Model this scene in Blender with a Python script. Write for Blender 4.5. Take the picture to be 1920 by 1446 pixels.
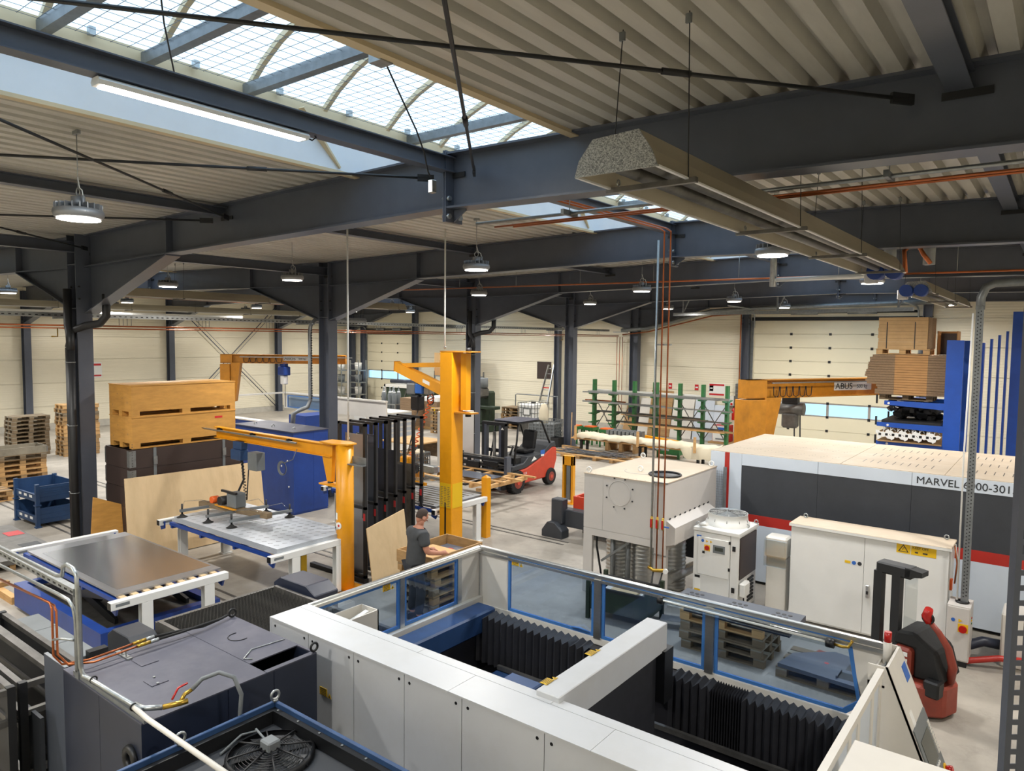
import bpy, bmesh, math, random
from mathutils import Vector, Matrix
random.seed(7)
for _o in list(bpy.data.objects): bpy.data.objects.remove(_o)
SC = bpy.context.scene; COL = SC.collection
PI = math.pi

# ---------------- camera ----------------
FPX, YAW, PITCH, ROLL = 1346.92, 0.65757, 0.066544, 0.010836
_f = Vector((-math.sin(YAW)*math.cos(PITCH), math.cos(YAW)*math.cos(PITCH), -math.sin(PITCH)))
_r = Vector((math.cos(YAW), math.sin(YAW), 0)); _u = _r.cross(_f)
_r2 = _r*math.cos(ROLL)+_u*math.sin(ROLL); _u2 = -_r*math.sin(ROLL)+_u*math.cos(ROLL)
cd = bpy.data.cameras.new('camera'); cam = bpy.data.objects.new('camera', cd); COL.objects.link(cam)
cd.sensor_fit = 'HORIZONTAL'; cd.sensor_width = 36; cd.lens = FPX/1920*36; cd.clip_start = .05; cd.clip_end = 300
cam.matrix_world = Matrix(((_r2.x, _u2.x, -_f.x, 0), (_r2.y, _u2.y, -_f.y, 0), (_r2.z, _u2.z, -_f.z, 4.5), (0, 0, 0, 1)))
SC.camera = cam
# ---------------- sky, exposure ----------------
SC.view_settings.view_transform = 'Standard'; SC.view_settings.look = 'None'
SC.view_settings.gamma = 1; SC.view_settings.use_curve_mapping = False
SC.view_settings.exposure = 0.62
SKY = 1.4
w = bpy.data.worlds.new('overcast'); SC.world = w; w.use_nodes = True
w.node_tree.nodes['Background'].inputs[0].default_value = (.62, .81, 1, 1)
w.node_tree.nodes['Background'].inputs[1].default_value = SKY
LAMP_W = 105.0            # watts of light of one high bay lamp
# sampling portals in the two roof light openings (they give off no light of their own)
for px in (-6.0, -26.4):
    ld = bpy.data.lights.new('skylight_portal', 'AREA'); ld.shape = 'RECTANGLE'; ld.size = 3.3; ld.size_y = 33
    ld.cycles.is_portal = True
    lo = bpy.data.objects.new('skylight_portal', ld); COL.objects.link(lo); lo.location = (px, 14.5, 7.5)

# ---------------- helpers ----------------
def lin(h):
    h = h.lstrip('#'); o = []
    for i in (0, 2, 4):
        v = int(h[i:i+2], 16)/255; o.append(v/12.92 if v <= .04045 else ((v+.055)/1.055)**2.4)
    return tuple(o)
MATS = {}
def M(name, col, rough=.5, metal=0., var=.08, scale=2.5, bump=0., bscale=30., stretch=(1, 1, 1), dirt=None, damt=.4, dscale=1.2, emit=0., spec=.5):
    m = bpy.data.materials.new(name); m.use_nodes = True; nt = m.node_tree; n = nt.nodes; L = nt.links
    b = n['Principled BSDF']; c = lin(col) if isinstance(col, str) else col
    b.inputs['Roughness'].default_value = rough; b.inputs['Metallic'].default_value = metal
    b.inputs['Specular IOR Level'].default_value = spec
    b.inputs['Base Color'].default_value = (*c, 1)
    if emit:
        b.inputs['Emission Color'].default_value = (*c, 1); b.inputs['Emission Strength'].default_value = emit
    if var or bump or dirt:
        tc = n.new('ShaderNodeTexCoord'); mp = n.new('ShaderNodeMapping'); mp.inputs['Scale'].default_value = stretch
        L.new(tc.outputs['Object'], mp.inputs['Vector'])
    if var or dirt:
        nz = n.new('ShaderNodeTexNoise'); nz.inputs['Scale'].default_value = scale; nz.inputs['Detail'].default_value = 6
        nz.inputs['Roughness'].default_value = .6
        L.new(mp.outputs[0], nz.inputs['Vector'])
        mx = n.new('ShaderNodeMix'); mx.data_type = 'RGBA'
        rp = n.new('ShaderNodeMapRange'); rp.inputs[1].default_value = .3; rp.inputs[2].default_value = .7
        L.new(nz.outputs['Fac'], rp.inputs[0]); L.new(rp.outputs[0], mx.inputs[0])
        mx.inputs[6].default_value = (*[max(0, x*(1-var)) for x in c], 1); mx.inputs[7].default_value = (*[min(1, x*(1+var)) for x in c], 1)
        out = mx.outputs[2]
        if dirt:
            n2 = n.new('ShaderNodeTexNoise'); n2.inputs['Scale'].default_value = dscale; n2.inputs['Detail'].default_value = 9
            n2.inputs['Roughness'].default_value = .68
            L.new(mp.outputs[0], n2.inputs['Vector'])
            r2 = n.new('ShaderNodeMapRange'); r2.inputs[1].default_value = .48; r2.inputs[2].default_value = .72; r2.inputs[4].default_value = damt
            L.new(n2.outputs['Fac'], r2.inputs[0])
            m2 = n.new('ShaderNodeMix'); m2.data_type = 'RGBA'; L.new(r2.outputs[0], m2.inputs[0]); L.new(out, m2.inputs[6])
            m2.inputs[7].default_value = (*lin(dirt), 1); out = m2.outputs[2]
        L.new(out, b.inputs['Base Color'])
    if bump:
        nb = n.new('ShaderNodeTexNoise'); nb.inputs['Scale'].default_value = bscale; nb.inputs['Detail'].default_value = 4
        L.new(mp.outputs[0], nb.inputs['Vector'])
        bp = n.new('ShaderNodeBump'); bp.inputs['Strength'].default_value = bump; bp.inputs['Distance'].default_value = .01
        L.new(nb.outputs['Fac'], bp.inputs['Height']); L.new(bp.outputs[0], b.inputs['Normal'])
    MATS[name] = m; return m
def glassmat(name, tint, mixf, rough=.05, body=None):
    m = bpy.data.materials.new(name); m.use_nodes = True; nt = m.node_tree; n = nt.nodes; n.clear(); L = nt.links
    o = n.new('ShaderNodeOutputMaterial'); t = n.new('ShaderNodeBsdfTransparent'); t.inputs[0].default_value = (*tint, 1)
    g = n.new('ShaderNodeBsdfGlossy') if body is None else n.new('ShaderNodeBsdfTranslucent')
    g.inputs[0].default_value = (1, 1, 1, 1) if body is None else (*body, 1)
    if body is None: g.inputs['Roughness'].default_value = rough
    x = n.new('ShaderNodeMixShader'); x.inputs[0].default_value = mixf
    L.new(t.outputs[0], x.inputs[1]); L.new(g.outputs[0], x.inputs[2]); L.new(x.outputs[0], o.inputs[0])
    MATS[name] = m; return m

def WM(o):
    m = o.matrix_basis.copy()
    while o.parent is not None: o = o.parent; m = o.matrix_basis @ m
    return m
class MB:
    """collects simple shapes; build() links them as ONE mesh object (coordinates local to the parent)"""
    def __init__(s, off=None): s.v = []; s.f = []; s.sm = []; s.off = off
    def add(s, vs, fs, smooth=False):
        b = len(s.v); s.v += [tuple(p) for p in vs]; s.f += [tuple(i+b for i in q) for q in fs]; s.sm += [smooth]*len(fs); return s
    def box(s, x0, y0, z0, x1, y1, z1):
        return s.add([(x0, y0, z0), (x1, y0, z0), (x1, y1, z0), (x0, y1, z0), (x0, y0, z1), (x1, y0, z1), (x1, y1, z1), (x0, y1, z1)],
                     [(0, 3, 2, 1), (4, 5, 6, 7), (0, 1, 5, 4), (1, 2, 6, 5), (2, 3, 7, 6), (3, 0, 4, 7)])
    def cb(s, c, d, rz=0, rx=0, ry=0):
        m = Matrix.Rotation(rz, 3, 'Z') @ Matrix.Rotation(ry, 3, 'Y') @ Matrix.Rotation(rx, 3, 'X'); vs = []
        for z in (-.5, .5):
            for x, y in ((-.5, -.5), (.5, -.5), (.5, .5), (-.5, .5)):
                vs.append(Vector(c)+m @ Vector((x*d[0], y*d[1], z*d[2])))
        return s.add(vs, [(0, 3, 2, 1), (4, 5, 6, 7), (0, 1, 5, 4), (1, 2, 6, 5), (2, 3, 7, 6), (3, 0, 4, 7)])
    def bar(s, p0, p1, w, h, up=(0, 0, 1)):
        p0 = Vector(p0); p1 = Vector(p1); d = (p1-p0).normalized(); u = Vector(up)
        if abs(d.dot(u)) > .99: u = Vector((1, 0, 0))
        a = d.cross(u).normalized(); u = a.cross(d).normalized(); vs = []
        for p in (p0, p1):
            for i, j in ((-.5, -.5), (.5, -.5), (.5, .5), (-.5, .5)): vs.append(p+a*w*i+u*h*j)
        return s.add(vs, [(0, 3, 2, 1), (4, 5, 6, 7), (0, 1, 5, 4), (1, 2, 6, 5), (2, 3, 7, 6), (3, 0, 4, 7)])
    def cyl(s, p0, p1, r, n=12, r2=None, caps=True):
        p0 = Vector(p0); p1 = Vector(p1); d = (p1-p0).normalized(); u = Vector((0, 0, 1)) if abs(d.z) < .9 else Vector((1, 0, 0))
        a = d.cross(u).normalized(); b = d.cross(a); r2 = r if r2 is None else r2
        vs = [p0+(a*math.cos(2*PI*i/n)+b*math.sin(2*PI*i/n))*r for i in range(n)]+[p1+(a*math.cos(2*PI*i/n)+b*math.sin(2*PI*i/n))*r2 for i in range(n)]
        s.add(vs, [(i, (i+1) % n, n+(i+1) % n, n+i) for i in range(n)], True)
        if caps: s.add(vs, [tuple(range(n-1, -1, -1)), tuple(range(n, 2*n))])
        return s
    def tube(s, pts, r, n=8, caps=True):
        P = [Vector(p) for p in pts]; N = len(P); vs = []; prev = None
        for i, p in enumerate(P):
            d = (P[min(i+1, N-1)]-P[max(i-1, 0)])
            d = d.normalized() if d.length > 1e-9 else Vector((0, 0, 1))
            if prev is None:
                u = Vector((0, 0, 1)) if abs(d.z) < .9 else Vector((1, 0, 0)); a = d.cross(u).normalized()
            else:
                a = prev-d*prev.dot(d); a = a.normalized() if a.length > 1e-6 else d.orthogonal().normalized()
            prev = a; b = d.cross(a); rr = r[i] if isinstance(r, (list, tuple)) else r
            vs += [p+(a*math.cos(2*PI*k/n)+b*math.sin(2*PI*k/n))*rr for k in range(n)]
        s.add(vs, [(i*n+k, i*n+(k+1) % n, (i+1)*n+(k+1) % n, (i+1)*n+k) for i in range(N-1) for k in range(n)], True)
        if caps: s.add(vs, [tuple(range(n-1, -1, -1)), tuple(range((N-1)*n, N*n))])
        return s
    def prism(s, poly, ax, a0, a1):
        n = len(poly)
        def P(p, a): return (a, p[0], p[1]) if ax == 'x' else ((p[0], a, p[1]) if ax == 'y' else (p[0], p[1], a))
        return s.add([P(p, a0) for p in poly]+[P(p, a1) for p in poly],
                     [tuple(range(n-1, -1, -1)), tuple(range(n, 2*n))]+[(i, (i+1) % n, n+(i+1) % n, n+i) for i in range(n)])
    def lathe(s, prof, c=(0, 0, 0), n=20, smooth=True):
        vs = []; k = len(prof)
        for i in range(n):
            a = 2*PI*i/n
            vs += [(c[0]+r*math.cos(a), c[1]+r*math.sin(a), c[2]+z) for r, z in prof]
        return s.add(vs, [(i*k+j, ((i+1) % n)*k+j, ((i+1) % n)*k+j+1, i*k+j+1) for i in range(n) for j in range(k-1)], smooth)
    def ring(s, c, R, r, axis='z', n=20, m=6, a0=0, a1=2*PI):
        full = abs(a1-a0-2*PI) < 1e-6; pts = []
        for i in range(n+(1)):
            a = a0+(a1-a0)*i/n; x, y = R*math.cos(a), R*math.sin(a)
            pts.append((c[0]+x, c[1]+y, c[2]) if axis == 'z' else ((c[0]+x, c[1], c[2]+y) if axis == 'y' else (c[0], c[1]+x, c[2]+y)))
        return s.tube(pts, r, m, caps=not full)
    def build(s, name, mat, parent=None, bevel=0, world=False, seg=1):
        me = bpy.data.meshes.new(name); vs = s.v
        if world and parent is not None:
            q = WM(parent).inverted(); vs = [tuple(q @ Vector(p)) for p in vs]
        me.from_pydata(vs, [], s.f); me.update()
        bm = bmesh.new(); bm.from_mesh(me)
        for f, k in zip(bm.faces, s.sm): f.smooth = k
        bmesh.ops.remove_doubles(bm, verts=bm.verts, dist=1e-6)
        bmesh.ops.recalc_face_normals(bm, faces=bm.faces)
        if bevel: bmesh.ops.bevel(bm, geom=list(bm.edges), offset=bevel, segments=seg, affect='EDGES', clamp_overlap=True)
        bm.to_mesh(me); bm.free()
        me.materials.append(MATS[mat] if isinstance(mat, str) else mat)
        o = bpy.data.objects.new(name, me); COL.objects.link(o)
        if parent is not None: o.parent = parent
        return o
def tag(o, label, cat, group=None):
    o['label'] = label; o['category'] = cat
    if group: o['group'] = group
    return o
def thing(name, label, cat, loc=(0, 0, 0), rz=0, group=None):
    o = bpy.data.objects.new(name, None); COL.objects.link(o); o.empty_display_size = .2
    o.matrix_basis = Matrix.Translation(loc) @ Matrix.Rotation(rz, 4, 'Z')
    return tag(o, label, cat, group)
def struct(name, loc=(0, 0, 0)):
    o = bpy.data.objects.new(name, None); COL.objects.link(o); o.location = loc; o['kind'] = 'structure'; return o
def dup(root, loc, rz=0, label=None, group=None):
    def cp(o, par):
        c = o.copy(); COL.objects.link(c)
        if par is not None: c.parent = par; c.matrix_parent_inverse = o.matrix_parent_inverse.copy()
        for ch in KIDS(o): cp(ch, c)
        return c
    r = cp(root, None); r.matrix_basis = Matrix.Translation(loc) @ Matrix.Rotation(rz, 4, 'Z')
    if label: r['label'] = label
    if group: r['group'] = group
    return r
def KIDS(o): return [c for c in bpy.data.objects if c.parent == o]
def boxpart(name, mat, parent, x0, y0, z0, x1, y1, z1, bevel=0, world=False):
    return MB().box(x0, y0, z0, x1, y1, z1).build(name, mat, parent, bevel, world)
def text(name, s, size, mat, parent, origin, xdir, ydir, align='LEFT', depth=.002, sx=1, world=False, lines=1.0):
    cu = bpy.data.curves.new(name, 'FONT'); cu.body = s; cu.size = size; cu.align_x = align; cu.extrude = depth; cu.space_line = lines
    t = bpy.data.objects.new(name, cu); COL.objects.link(t)
    bpy.context.view_layer.update()
    me = bpy.data.meshes.new_from_object(t.evaluated_get(bpy.context.evaluated_depsgraph_get()))
    bpy.data.objects.remove(t)
    xd = Vector(xdir).normalized(); yd = Vector(ydir).normalized(); zd = xd.cross(yd)
    m = Matrix(((xd.x*sx, yd.x, zd.x, origin[0]), (xd.y*sx, yd.y, zd.y, origin[1]), (xd.z*sx, yd.z, zd.z, origin[2]), (0, 0, 0, 1)))
    if world and parent is not None: m = WM(parent).inverted() @ m
    me.transform(m); me.materials.clear(); me.materials.append(MATS[mat])
    o = bpy.data.objects.new(name, me); COL.objects.link(o)
    if parent is not None: o.parent = parent
    return o
def arc(c, r, a0, a1, n, plane='xz'):
    out = []
    for i in range(n+1):
        a = a0+(a1-a0)*i/n; p, q = r*math.cos(a), r*math.sin(a)
        out.append((c[0]+p, c[1], c[2]+q) if plane == 'xz' else ((c[0], c[1]+p, c[2]+q) if plane == 'yz' else (c[0]+p, c[1]+q, c[2])))
    return out

# ---------------- materials ----------------
M('steel_dark', '#4f545f', .36, 0, .08, 3, bump=.03, bscale=60)
M('steel_black', '#1d1e20', .5, 0, .2, 6)
M('panel_cream', '#e6dec6', .42, 0, .03, .6)
M('gate_cream', '#dfd6ba', .45, 0, .03, .6)
M('deck', '#c3c0b6', .42, .15, .1, 1.5, dirt='#5e574a', damt=.2, dscale=.7, stretch=(3, .5, 1))
M('beige', '#cdbb97', .5, 0, .06)
M('curb_white', '#dfe3e6', .5, 0, .03)
M('concrete_plinth', '#b9b4a8', .8, 0, .1, 5, bump=.2)
M('galv', '#a2a6a6', .38, .85, .15, 14, bump=.05)
M('galv_dull', '#84888a', .5, .7, .15, 9)
M('alu', '#c3c4c2', .3, .9, .06, 4, stretch=(1, 8, 8))
M('copper', '#b0663f', .32, .85, .15, 6)
M('white_paint', '#dcdcd8', .4, 0, .03)
M('offwhite', '#d3cfc6', .4, 0, .04)
M('machine_grey', '#c4c6c8', .38, 0, .03, 1.5, dirt='#a9a69c', damt=.25)
M('filter_grey', '#c2beb9', .42, 0, .03)
M('lightblue_white', '#c3ccd6', .4, 0, .03)
M('anthracite', '#33363b', .5, 0, .1, 5)
M('red', '#a8281f', .42, 0, .08)
M('red_dull', '#8e3b2c', .5, 0, .15, 6, dirt='#4c2a22', damt=.4)
M('orange_red', '#c8432a', .42, 0, .1, 4, dirt='#7c2f20', damt=.25)
M('crane_yellow', '#e39a12', .36, 0, .05, 2, dirt='#8f5f1c', damt=.14, dscale=3)
M('crane_orange', '#c07f22', .42, 0, .14, 4, dirt='#6d4316', damt=.35, dscale=3)
M('sign_yellow', '#e0b514', .5, 0, .03)
M('blue', '#1b3f8c', .4, 0, .12, 3, dirt='#16264a', damt=.3)
M('blue_rack', '#1c4fae', .35, 0, .1, 3)
M('blue_bin', '#27466f', .5, 0, .15, 5, dirt='#1a2333', damt=.5)
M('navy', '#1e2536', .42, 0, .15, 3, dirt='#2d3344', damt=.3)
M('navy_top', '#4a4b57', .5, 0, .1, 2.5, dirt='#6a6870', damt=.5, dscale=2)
M('green', '#2f6b3a', .45, 0, .15, 4)
M('dark_green', '#22301f', .55, 0, .3, 5)
M('black', '#111214', .45, 0, .15)
M('rubber', '#1b1b1b', .8, 0, .2, 10, bump=.2)
M('wood_new', '#c9a06a', .65, 0, .16, 4, bump=.15, stretch=(1, 1, 5), dirt='#94693a', damt=.3)
M('wood_ply', '#c28f45', .6, 0, .14, 3, bump=.1, stretch=(1, 1, 5), dirt='#8a5a22', damt=.35)
M('wood_mid', '#a68457', .7, 0, .2, 4, bump=.2, stretch=(1, 1, 4), dirt='#6d5435', damt=.45)
M('wood_old', '#7c6a51', .75, 0, .25, 4, bump=.2, stretch=(1, 1, 4), dirt='#4c4032', damt=.5)
M('wood_grey', '#8d8778', .8, 0, .2, 4, bump=.2, dirt='#5f5a4f', damt=.4)
M('ply_pale', '#c7ae87', .6, 0, .08, 1.4, dirt='#a1835b', damt=.3, stretch=(1, 3, 1))
M('brown_film', '#3b2f2b', .45, 0, .1, 3)
M('cardboard', '#b88a57', .75, 0, .1, 5)
M('cardboard_pale', '#c9a473', .75, 0, .08, 5)
M('cardboard_edge', '#8c7358', .85, 0, .3, 20, stretch=(1, 1, 6))
M('steel_sheet', '#a9abae', .4, .85, .06, .8, stretch=(1, 6, 1))
M('steel_sheet_bright', '#c6c8ca', .24, .95, .05, .8, stretch=(1, 6, 1))
M('steel_raw', '#6a6864', .45, .6, .25, 6)
M('film_grey', '#b9bfc6', .35, .2, .1, 2)
M('dust_white', '#e6e1d4', .6, 0, .05)
M('beige_top', '#bfae97', .6, 0, .06, 1.5, dirt='#d8cfc0', damt=.4)
M('skin', '#b98067', .55, 0, .08, 8)
M('hair', '#3a2a20', .7, 0, .3, 60, bump=.4, bscale=120)
M('shirt', '#3f4143', .85, 0, .1, 12, bump=.2, bscale=20)
M('trousers', '#23262c', .85, 0, .1, 12)
M('window_blue', '#3f74b5', .45, 0, .05)
M('bellows', '#26262a', .6, 0, .2, 12)
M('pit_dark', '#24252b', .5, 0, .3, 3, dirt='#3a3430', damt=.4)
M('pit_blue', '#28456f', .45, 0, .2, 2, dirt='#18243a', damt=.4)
M('brass', '#b3923f', .3, .85, .1)
M('grey_plastic', '#6f7476', .55, 0, .1)
M('heater_beige', '#a69d88', .45, .2, .05)
M('cloth_white', '#cfc5ac', .85, 0, .06, 3, bump=.3, bscale=6)
M('orange', '#e0601c', .45, 0, .05)
M('sticker_white', '#e8e8e4', .5, 0, .02)
M('sticker_red', '#c2262a', .5, 0, .02)
M('sticker_blue', '#2d63b5', .5, 0, .02)
M('lettering', '#2b2d31', .5, 0, 0)
M('screen', '#3b4039', .2, 0, .05)
M('net_wire', '#6a6f74', .5, .6, 0)
M('lamp_glow', (1, .93, .82), .5, 0, 0, emit=14)
M('lamp_body', '#8d8f92', .45, .5, .1)
M('ruby', '#b01a14', .25, 0, .05)
glassmat('pane_glass', (.66, .75, .86), .07, .04)
glassmat('skylight_pane', (.93, .97, 1), .22, body=(.85, .92, 1))
glassmat('gate_pane', (.75, .88, .95), .10, .1)
glassmat('clear_plastic', (.86, .88, .88), .14, .08)
def ribbed(mat, period, strength):
    nt = mat.node_tree; n = nt.nodes; L = nt.links; tc = n.new('ShaderNodeTexCoord'); wv = n.new('ShaderNodeTexWave')
    wv.wave_type = 'BANDS'; wv.bands_direction = 'Z'; wv.inputs['Scale'].default_value = 1/period*.314; wv.wave_profile = 'SIN'
    L.new(tc.outputs['Object'], wv.inputs['Vector']); bp = n.new('ShaderNodeBump'); bp.inputs['Strength'].default_value = strength; bp.inputs['Distance'].default_value = .01
    L.new(wv.outputs['Fac'], bp.inputs['Height']); L.new(bp.outputs[0], n['Principled BSDF'].inputs['Normal'])
ribbed(MATS['panel_cream'], .1, .35)
def concrete():
    m = bpy.data.materials.new('concrete_floor'); m.use_nodes = True; nt = m.node_tree; n = nt.nodes; L = nt.links; b = n['Principled BSDF']
    tc = n.new('ShaderNodeTexCoord')
    a = n.new('ShaderNodeTexNoise'); a.inputs['Scale'].default_value = .45; a.inputs['Detail'].default_value = 10; a.inputs['Roughness'].default_value = .65
    s = n.new('ShaderNodeTexNoise'); s.inputs['Scale'].default_value = 2.2; s.inputs['Detail'].default_value = 12; s.inputs['Roughness'].default_value = .75
    f = n.new('ShaderNodeTexNoise'); f.inputs['Scale'].default_value = 40; f.inputs['Detail'].default_value = 4
    for q in (a, s, f): L.new(tc.outputs['Object'], q.inputs['Vector'])
    r = n.new('ShaderNodeValToRGB'); e = r.color_ramp.elements
    e[0].position = .32; e[0].color = (*lin('#857f75'), 1); e[1].position = .68; e[1].color = (*lin('#b5aea2'), 1)
    L.new(a.outputs['Fac'], r.inputs[0])
    r2 = n.new('ShaderNodeMapRange'); r2.inputs[1].default_value = .52; r2.inputs[2].default_value = .75; r2.inputs[4].default_value = .5; L.new(s.outputs['Fac'], r2.inputs[0])
    mx = n.new('ShaderNodeMix'); mx.data_type = 'RGBA'; L.new(r2.outputs[0], mx.inputs[0]); L.new(r.outputs[0], mx.inputs[6]); mx.inputs[7].default_value = (*lin('#645f57'), 1)
    L.new(mx.outputs[2], b.inputs['Base Color'])
    rr = n.new('ShaderNodeMapRange'); rr.inputs[3].default_value = .34; rr.inputs[4].default_value = .6; L.new(s.outputs['Fac'], rr.inputs[0]); L.new(rr.outputs[0], b.inputs['Roughness'])
    bp = n.new('ShaderNodeBump'); bp.inputs['Strength'].default_value = .05; L.new(f.outputs['Fac'], bp.inputs['Height']); L.new(bp.outputs[0], b.inputs['Normal'])
    MATS['concrete_floor'] = m
concrete()

# =====================================================================
# THE HALL
# =====================================================================
FR = [0.35, 6.55, 12.75, 18.95, 25.15, 30.75]        # frame lines along Y
XL, XC, XR = -37.2, -16.35, 4.35                       # outer wall, inner column line, outer wall
RA, RB = -6.0, -26.4                                   # the two ridges
YN, YF = -3.0, 31.0
def ztop(x):
    r = RA if x > XC else RB
    return 6.70-.018*abs(x-r)
boxpart('floor', 'concrete_floor', None, XL-.3, YN-.3, -.3, XR+.3, YF+.3, 0)['kind'] = 'structure'
# floor tracks of the shuttle tables (flush steel rails)
tr = struct('trim_1')
for x0, y0, x1, y1 in ((-26, 6.55, -7.4, 6.45), (-26, 6.75, -7.4, 6.65), (-24, 9.2, -9, 9.1), (-24, 9.4, -9, 9.3), (-24, 13.0, -8.5, 12.9), (-24, 13.2, -8.5, 13.1)):
    MB().bar((x0, y0, .002), (x1, y1, .002), .05, .012).build('rail', 'steel_raw', tr)
# ---- walls: plinth + sandwich panels
SEAM = [.3, 1.09, 2.17, 3.25, 4.32, 5.40, 6.6]
def wall(name, pts_panels, axis, at, thick, lo, hi, holes=()):
    wl = struct(name)
    for k in range(len(SEAM)-1):
        z0, z1 = SEAM[k]+.006, SEAM[k+1]-.006
        for a, b in zip(pts_panels[:-1], pts_panels[1:]):
            segs = [(a, b)]
            for h0, h1, hz in holes:
                if z0 < hz-.05:
                    segs = [s for p, q in segs for s in ((p, min(q, h0)), (max(p, h1), q)) if s[1]-s[0] > .02]
            for p, q in segs:
                zz = z0
                for h0, h1, hz in holes:
                    if z0 < hz-.05 < z1 and not (q <= h0+.01 or p >= h1-.01): zz = hz
                m = MB()
                if axis == 'y': m.box(at, p+.004, zz, at+thick, q-.004, z1)
                else: m.box(p+.004, at, zz, q-.004, at+thick, z1)
                m.build('panel', 'panel_cream', wl)
    segs = [(lo, hi)]
    for h0, h1, hz in holes: segs = [s for p, q in segs for s in ((p, min(q, h0)), (max(p, h1), q)) if s[1]-s[0] > .02]
    for p, q in segs:
        m = MB(); t2 = thick*1.0
        if axis == 'y': m.box(at+(.0 if thick < 0 else 0), p, 0, at+t2, q, .3)
        else: m.box(p, at, 0, q, at+t2, .3)
        m.build('plinth', 'concrete_plinth', wl)
    m = MB()   # backing sheet behind the joints
    b0 = at+thick*.5; b1 = at+thick*1.4
    for p, q in segs:
        if axis == 'y': m.box(min(b0, b1), p, 0, max(b0, b1), q, 7.0)
        else: m.box(p, min(b0, b1), 0, q, max(b0, b1), 7.0)
    for h0, h1, hz in holes:
        if axis == 'y': m.box(min(b0, b1), h0, hz, max(b0, b1), h1, 7.0)
        else: m.box(h0, min(b0, b1), hz, h1, max(b0, b1), 7.0)
    m.build('outer_skin', 'panel_cream', wl)
    return wl
wall('wall_left', [YN, 0.35, 6.2, 12.2, 18.75, 25.2, YF], 'y', XL, -.12, YN, YF)
G1 = (-10.75, -4.5, 5.34); G2 = (-35.72, -31.5, 4.62)
wall('wall_far', [XL, -31.3, -21, -16.35, -11.1, -4.3, XR], 'x', YF, .12, XL, XR, holes=(G1, G2))
wall('wall_right', [YN, 6.5, 12.7, 18.9, 25.1, YF], 'y', XR, .12, YN, YF)
wall('wall_near', [XL, -26, -16.35, -6, XR], 'x', YN, -.12, XL, XR)
# ---- sectional gates
def gate(name, g, cols, rows, win, ph=.565):
    d = struct(name); x0, x1, zt = g; n = len(cols)-1
    z = zt; k = 0
    while z > .02:
        z0 = max(.02, z-ph)
        if k == win:
            for i in range(n):
                MB().box(cols[i], YF+.03, z0, cols[i+1], YF+.08, z0+.05).box(cols[i], YF+.03, z-.05, cols[i+1], YF+.08, z).box(cols[i], YF+.03, z0+.05, cols[i]+.05, YF+.08, z-.05).box(cols[i+1]-.05, YF+.03, z0+.05, cols[i+1], YF+.08, z-.05).build('window_frame', 'alu', d)
                boxpart('pane', 'gate_pane', d, cols[i]+.05, YF+.05, z0+.05, cols[i+1]-.05, YF+.06, z-.05)
        else:
            boxpart('panel', 'gate_cream', d, x0, YF+.03, z0+.006, x1, YF+.08, z-.004, .004)
        if k:
            for xx in cols[1:-1]: boxpart('hinge', 'black', d, xx-.05, YF+.012, z-.05, xx+.05, YF+.032, z+.05)
        z = z0; k += 1
    for a_, b_ in ((.02, zt-ph*(win+1)+.0), (zt-ph*win, zt)): boxpart('backing', 'gate_cream', d, x0, YF+.075, a_, x1, YF+.1, b_)
    boxpart('lintel_seal', 'black', d, x0-.1, YF-.03, zt, x1+.1, YF+.03, zt+.14)
    for xx in (x0, x1):
        s = -1 if xx == x0 else 1
        MB().box(xx+(s*.02 if s > 0 else s*.12), YF-.06, 0, xx+(s*.12 if s > 0 else s*.02), YF+.0, zt).build('guide_rail', 'galv_dull', d)
        for j in range(int(zt/.565)):
            MB().box(xx+s*.06-.05, YF-.09, j*.565+.5, xx+s*.06+.05, YF-.06, j*.565+.56).build('bracket', 'galv_dull', d)
    MB().cyl((x0, YF-.16, zt+.32), (x1, YF-.16, zt+.32), .05, 10).build('spring_shaft', 'steel_black', d)
    for f0, f1 in ((.25, .42), (.6, .77)):
        MB().cyl((x0+(x1-x0)*f0, YF-.16, zt+.32), (x0+(x1-x0)*f1, YF-.16, zt+.32), .09, 12).build('torsion_spring', 'galv_dull', d)
    for xx in (x0+.02, x1-.02):
        MB().tube([(xx, YF-.08, zt-.3)]+[(xx, YF-.08-.5+.5*math.cos(a*PI/12), zt+.0+.5*math.sin(a*PI/12)) for a in range(7)]+[(xx, YF-3.2, zt+.52)], .03, 6).build('ceiling_track', 'galv', d)
    return d
gate('door_1', G1, [-10.75, -9.2, -7.66, -6.1, -4.5], 9, 6)
gate('door_2', G2, [-35.72, -34.43, -32.97, -31.5], 8, 4)
# ---- corrugated roof deck (one sheet per roof slope)
def deck(x0, x1, y0, y1):
    c = struct('ceiling', (0, 0, 0)); pr = []
    x = x0; n = int(round((x1-x0)/.25)); p = (x1-x0)/n
    for i in range(n):
        a = x0+i*p
        pr += [(a, .1), (a+.06, .1), (a+.09, 0), (a+p-.03, 0)]
    pr.append((x1, .1))
    v = []; f = []
    for X, dz in pr: z = ztop(X)+dz; v += [(X, y0, z), (X, y1, z)]
    for i in range(len(pr)-1): f.append((2*i, 2*i+1, 2*i+3, 2*i+2))
    m = MB(); m.add(v, f); m.build('roof_deck', 'deck', c)
    xa, xb = x0+.12, x1-.12; m = MB(); m.prism([(xa, ztop(xa)+.14), (xb, ztop(xb)+.14), (xb, ztop(xb)+.4), (xa, ztop(xa)+.4)], 'y', y0, y1).build('roof_build_up', 'deck', c)
SW = 1.7
deck(XC, RA-SW, YN, YF); deck(RA+SW, XR, YN, YF); deck(XL, RB-SW, YN, YF); deck(RB+SW, XC, YN, YF)
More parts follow.
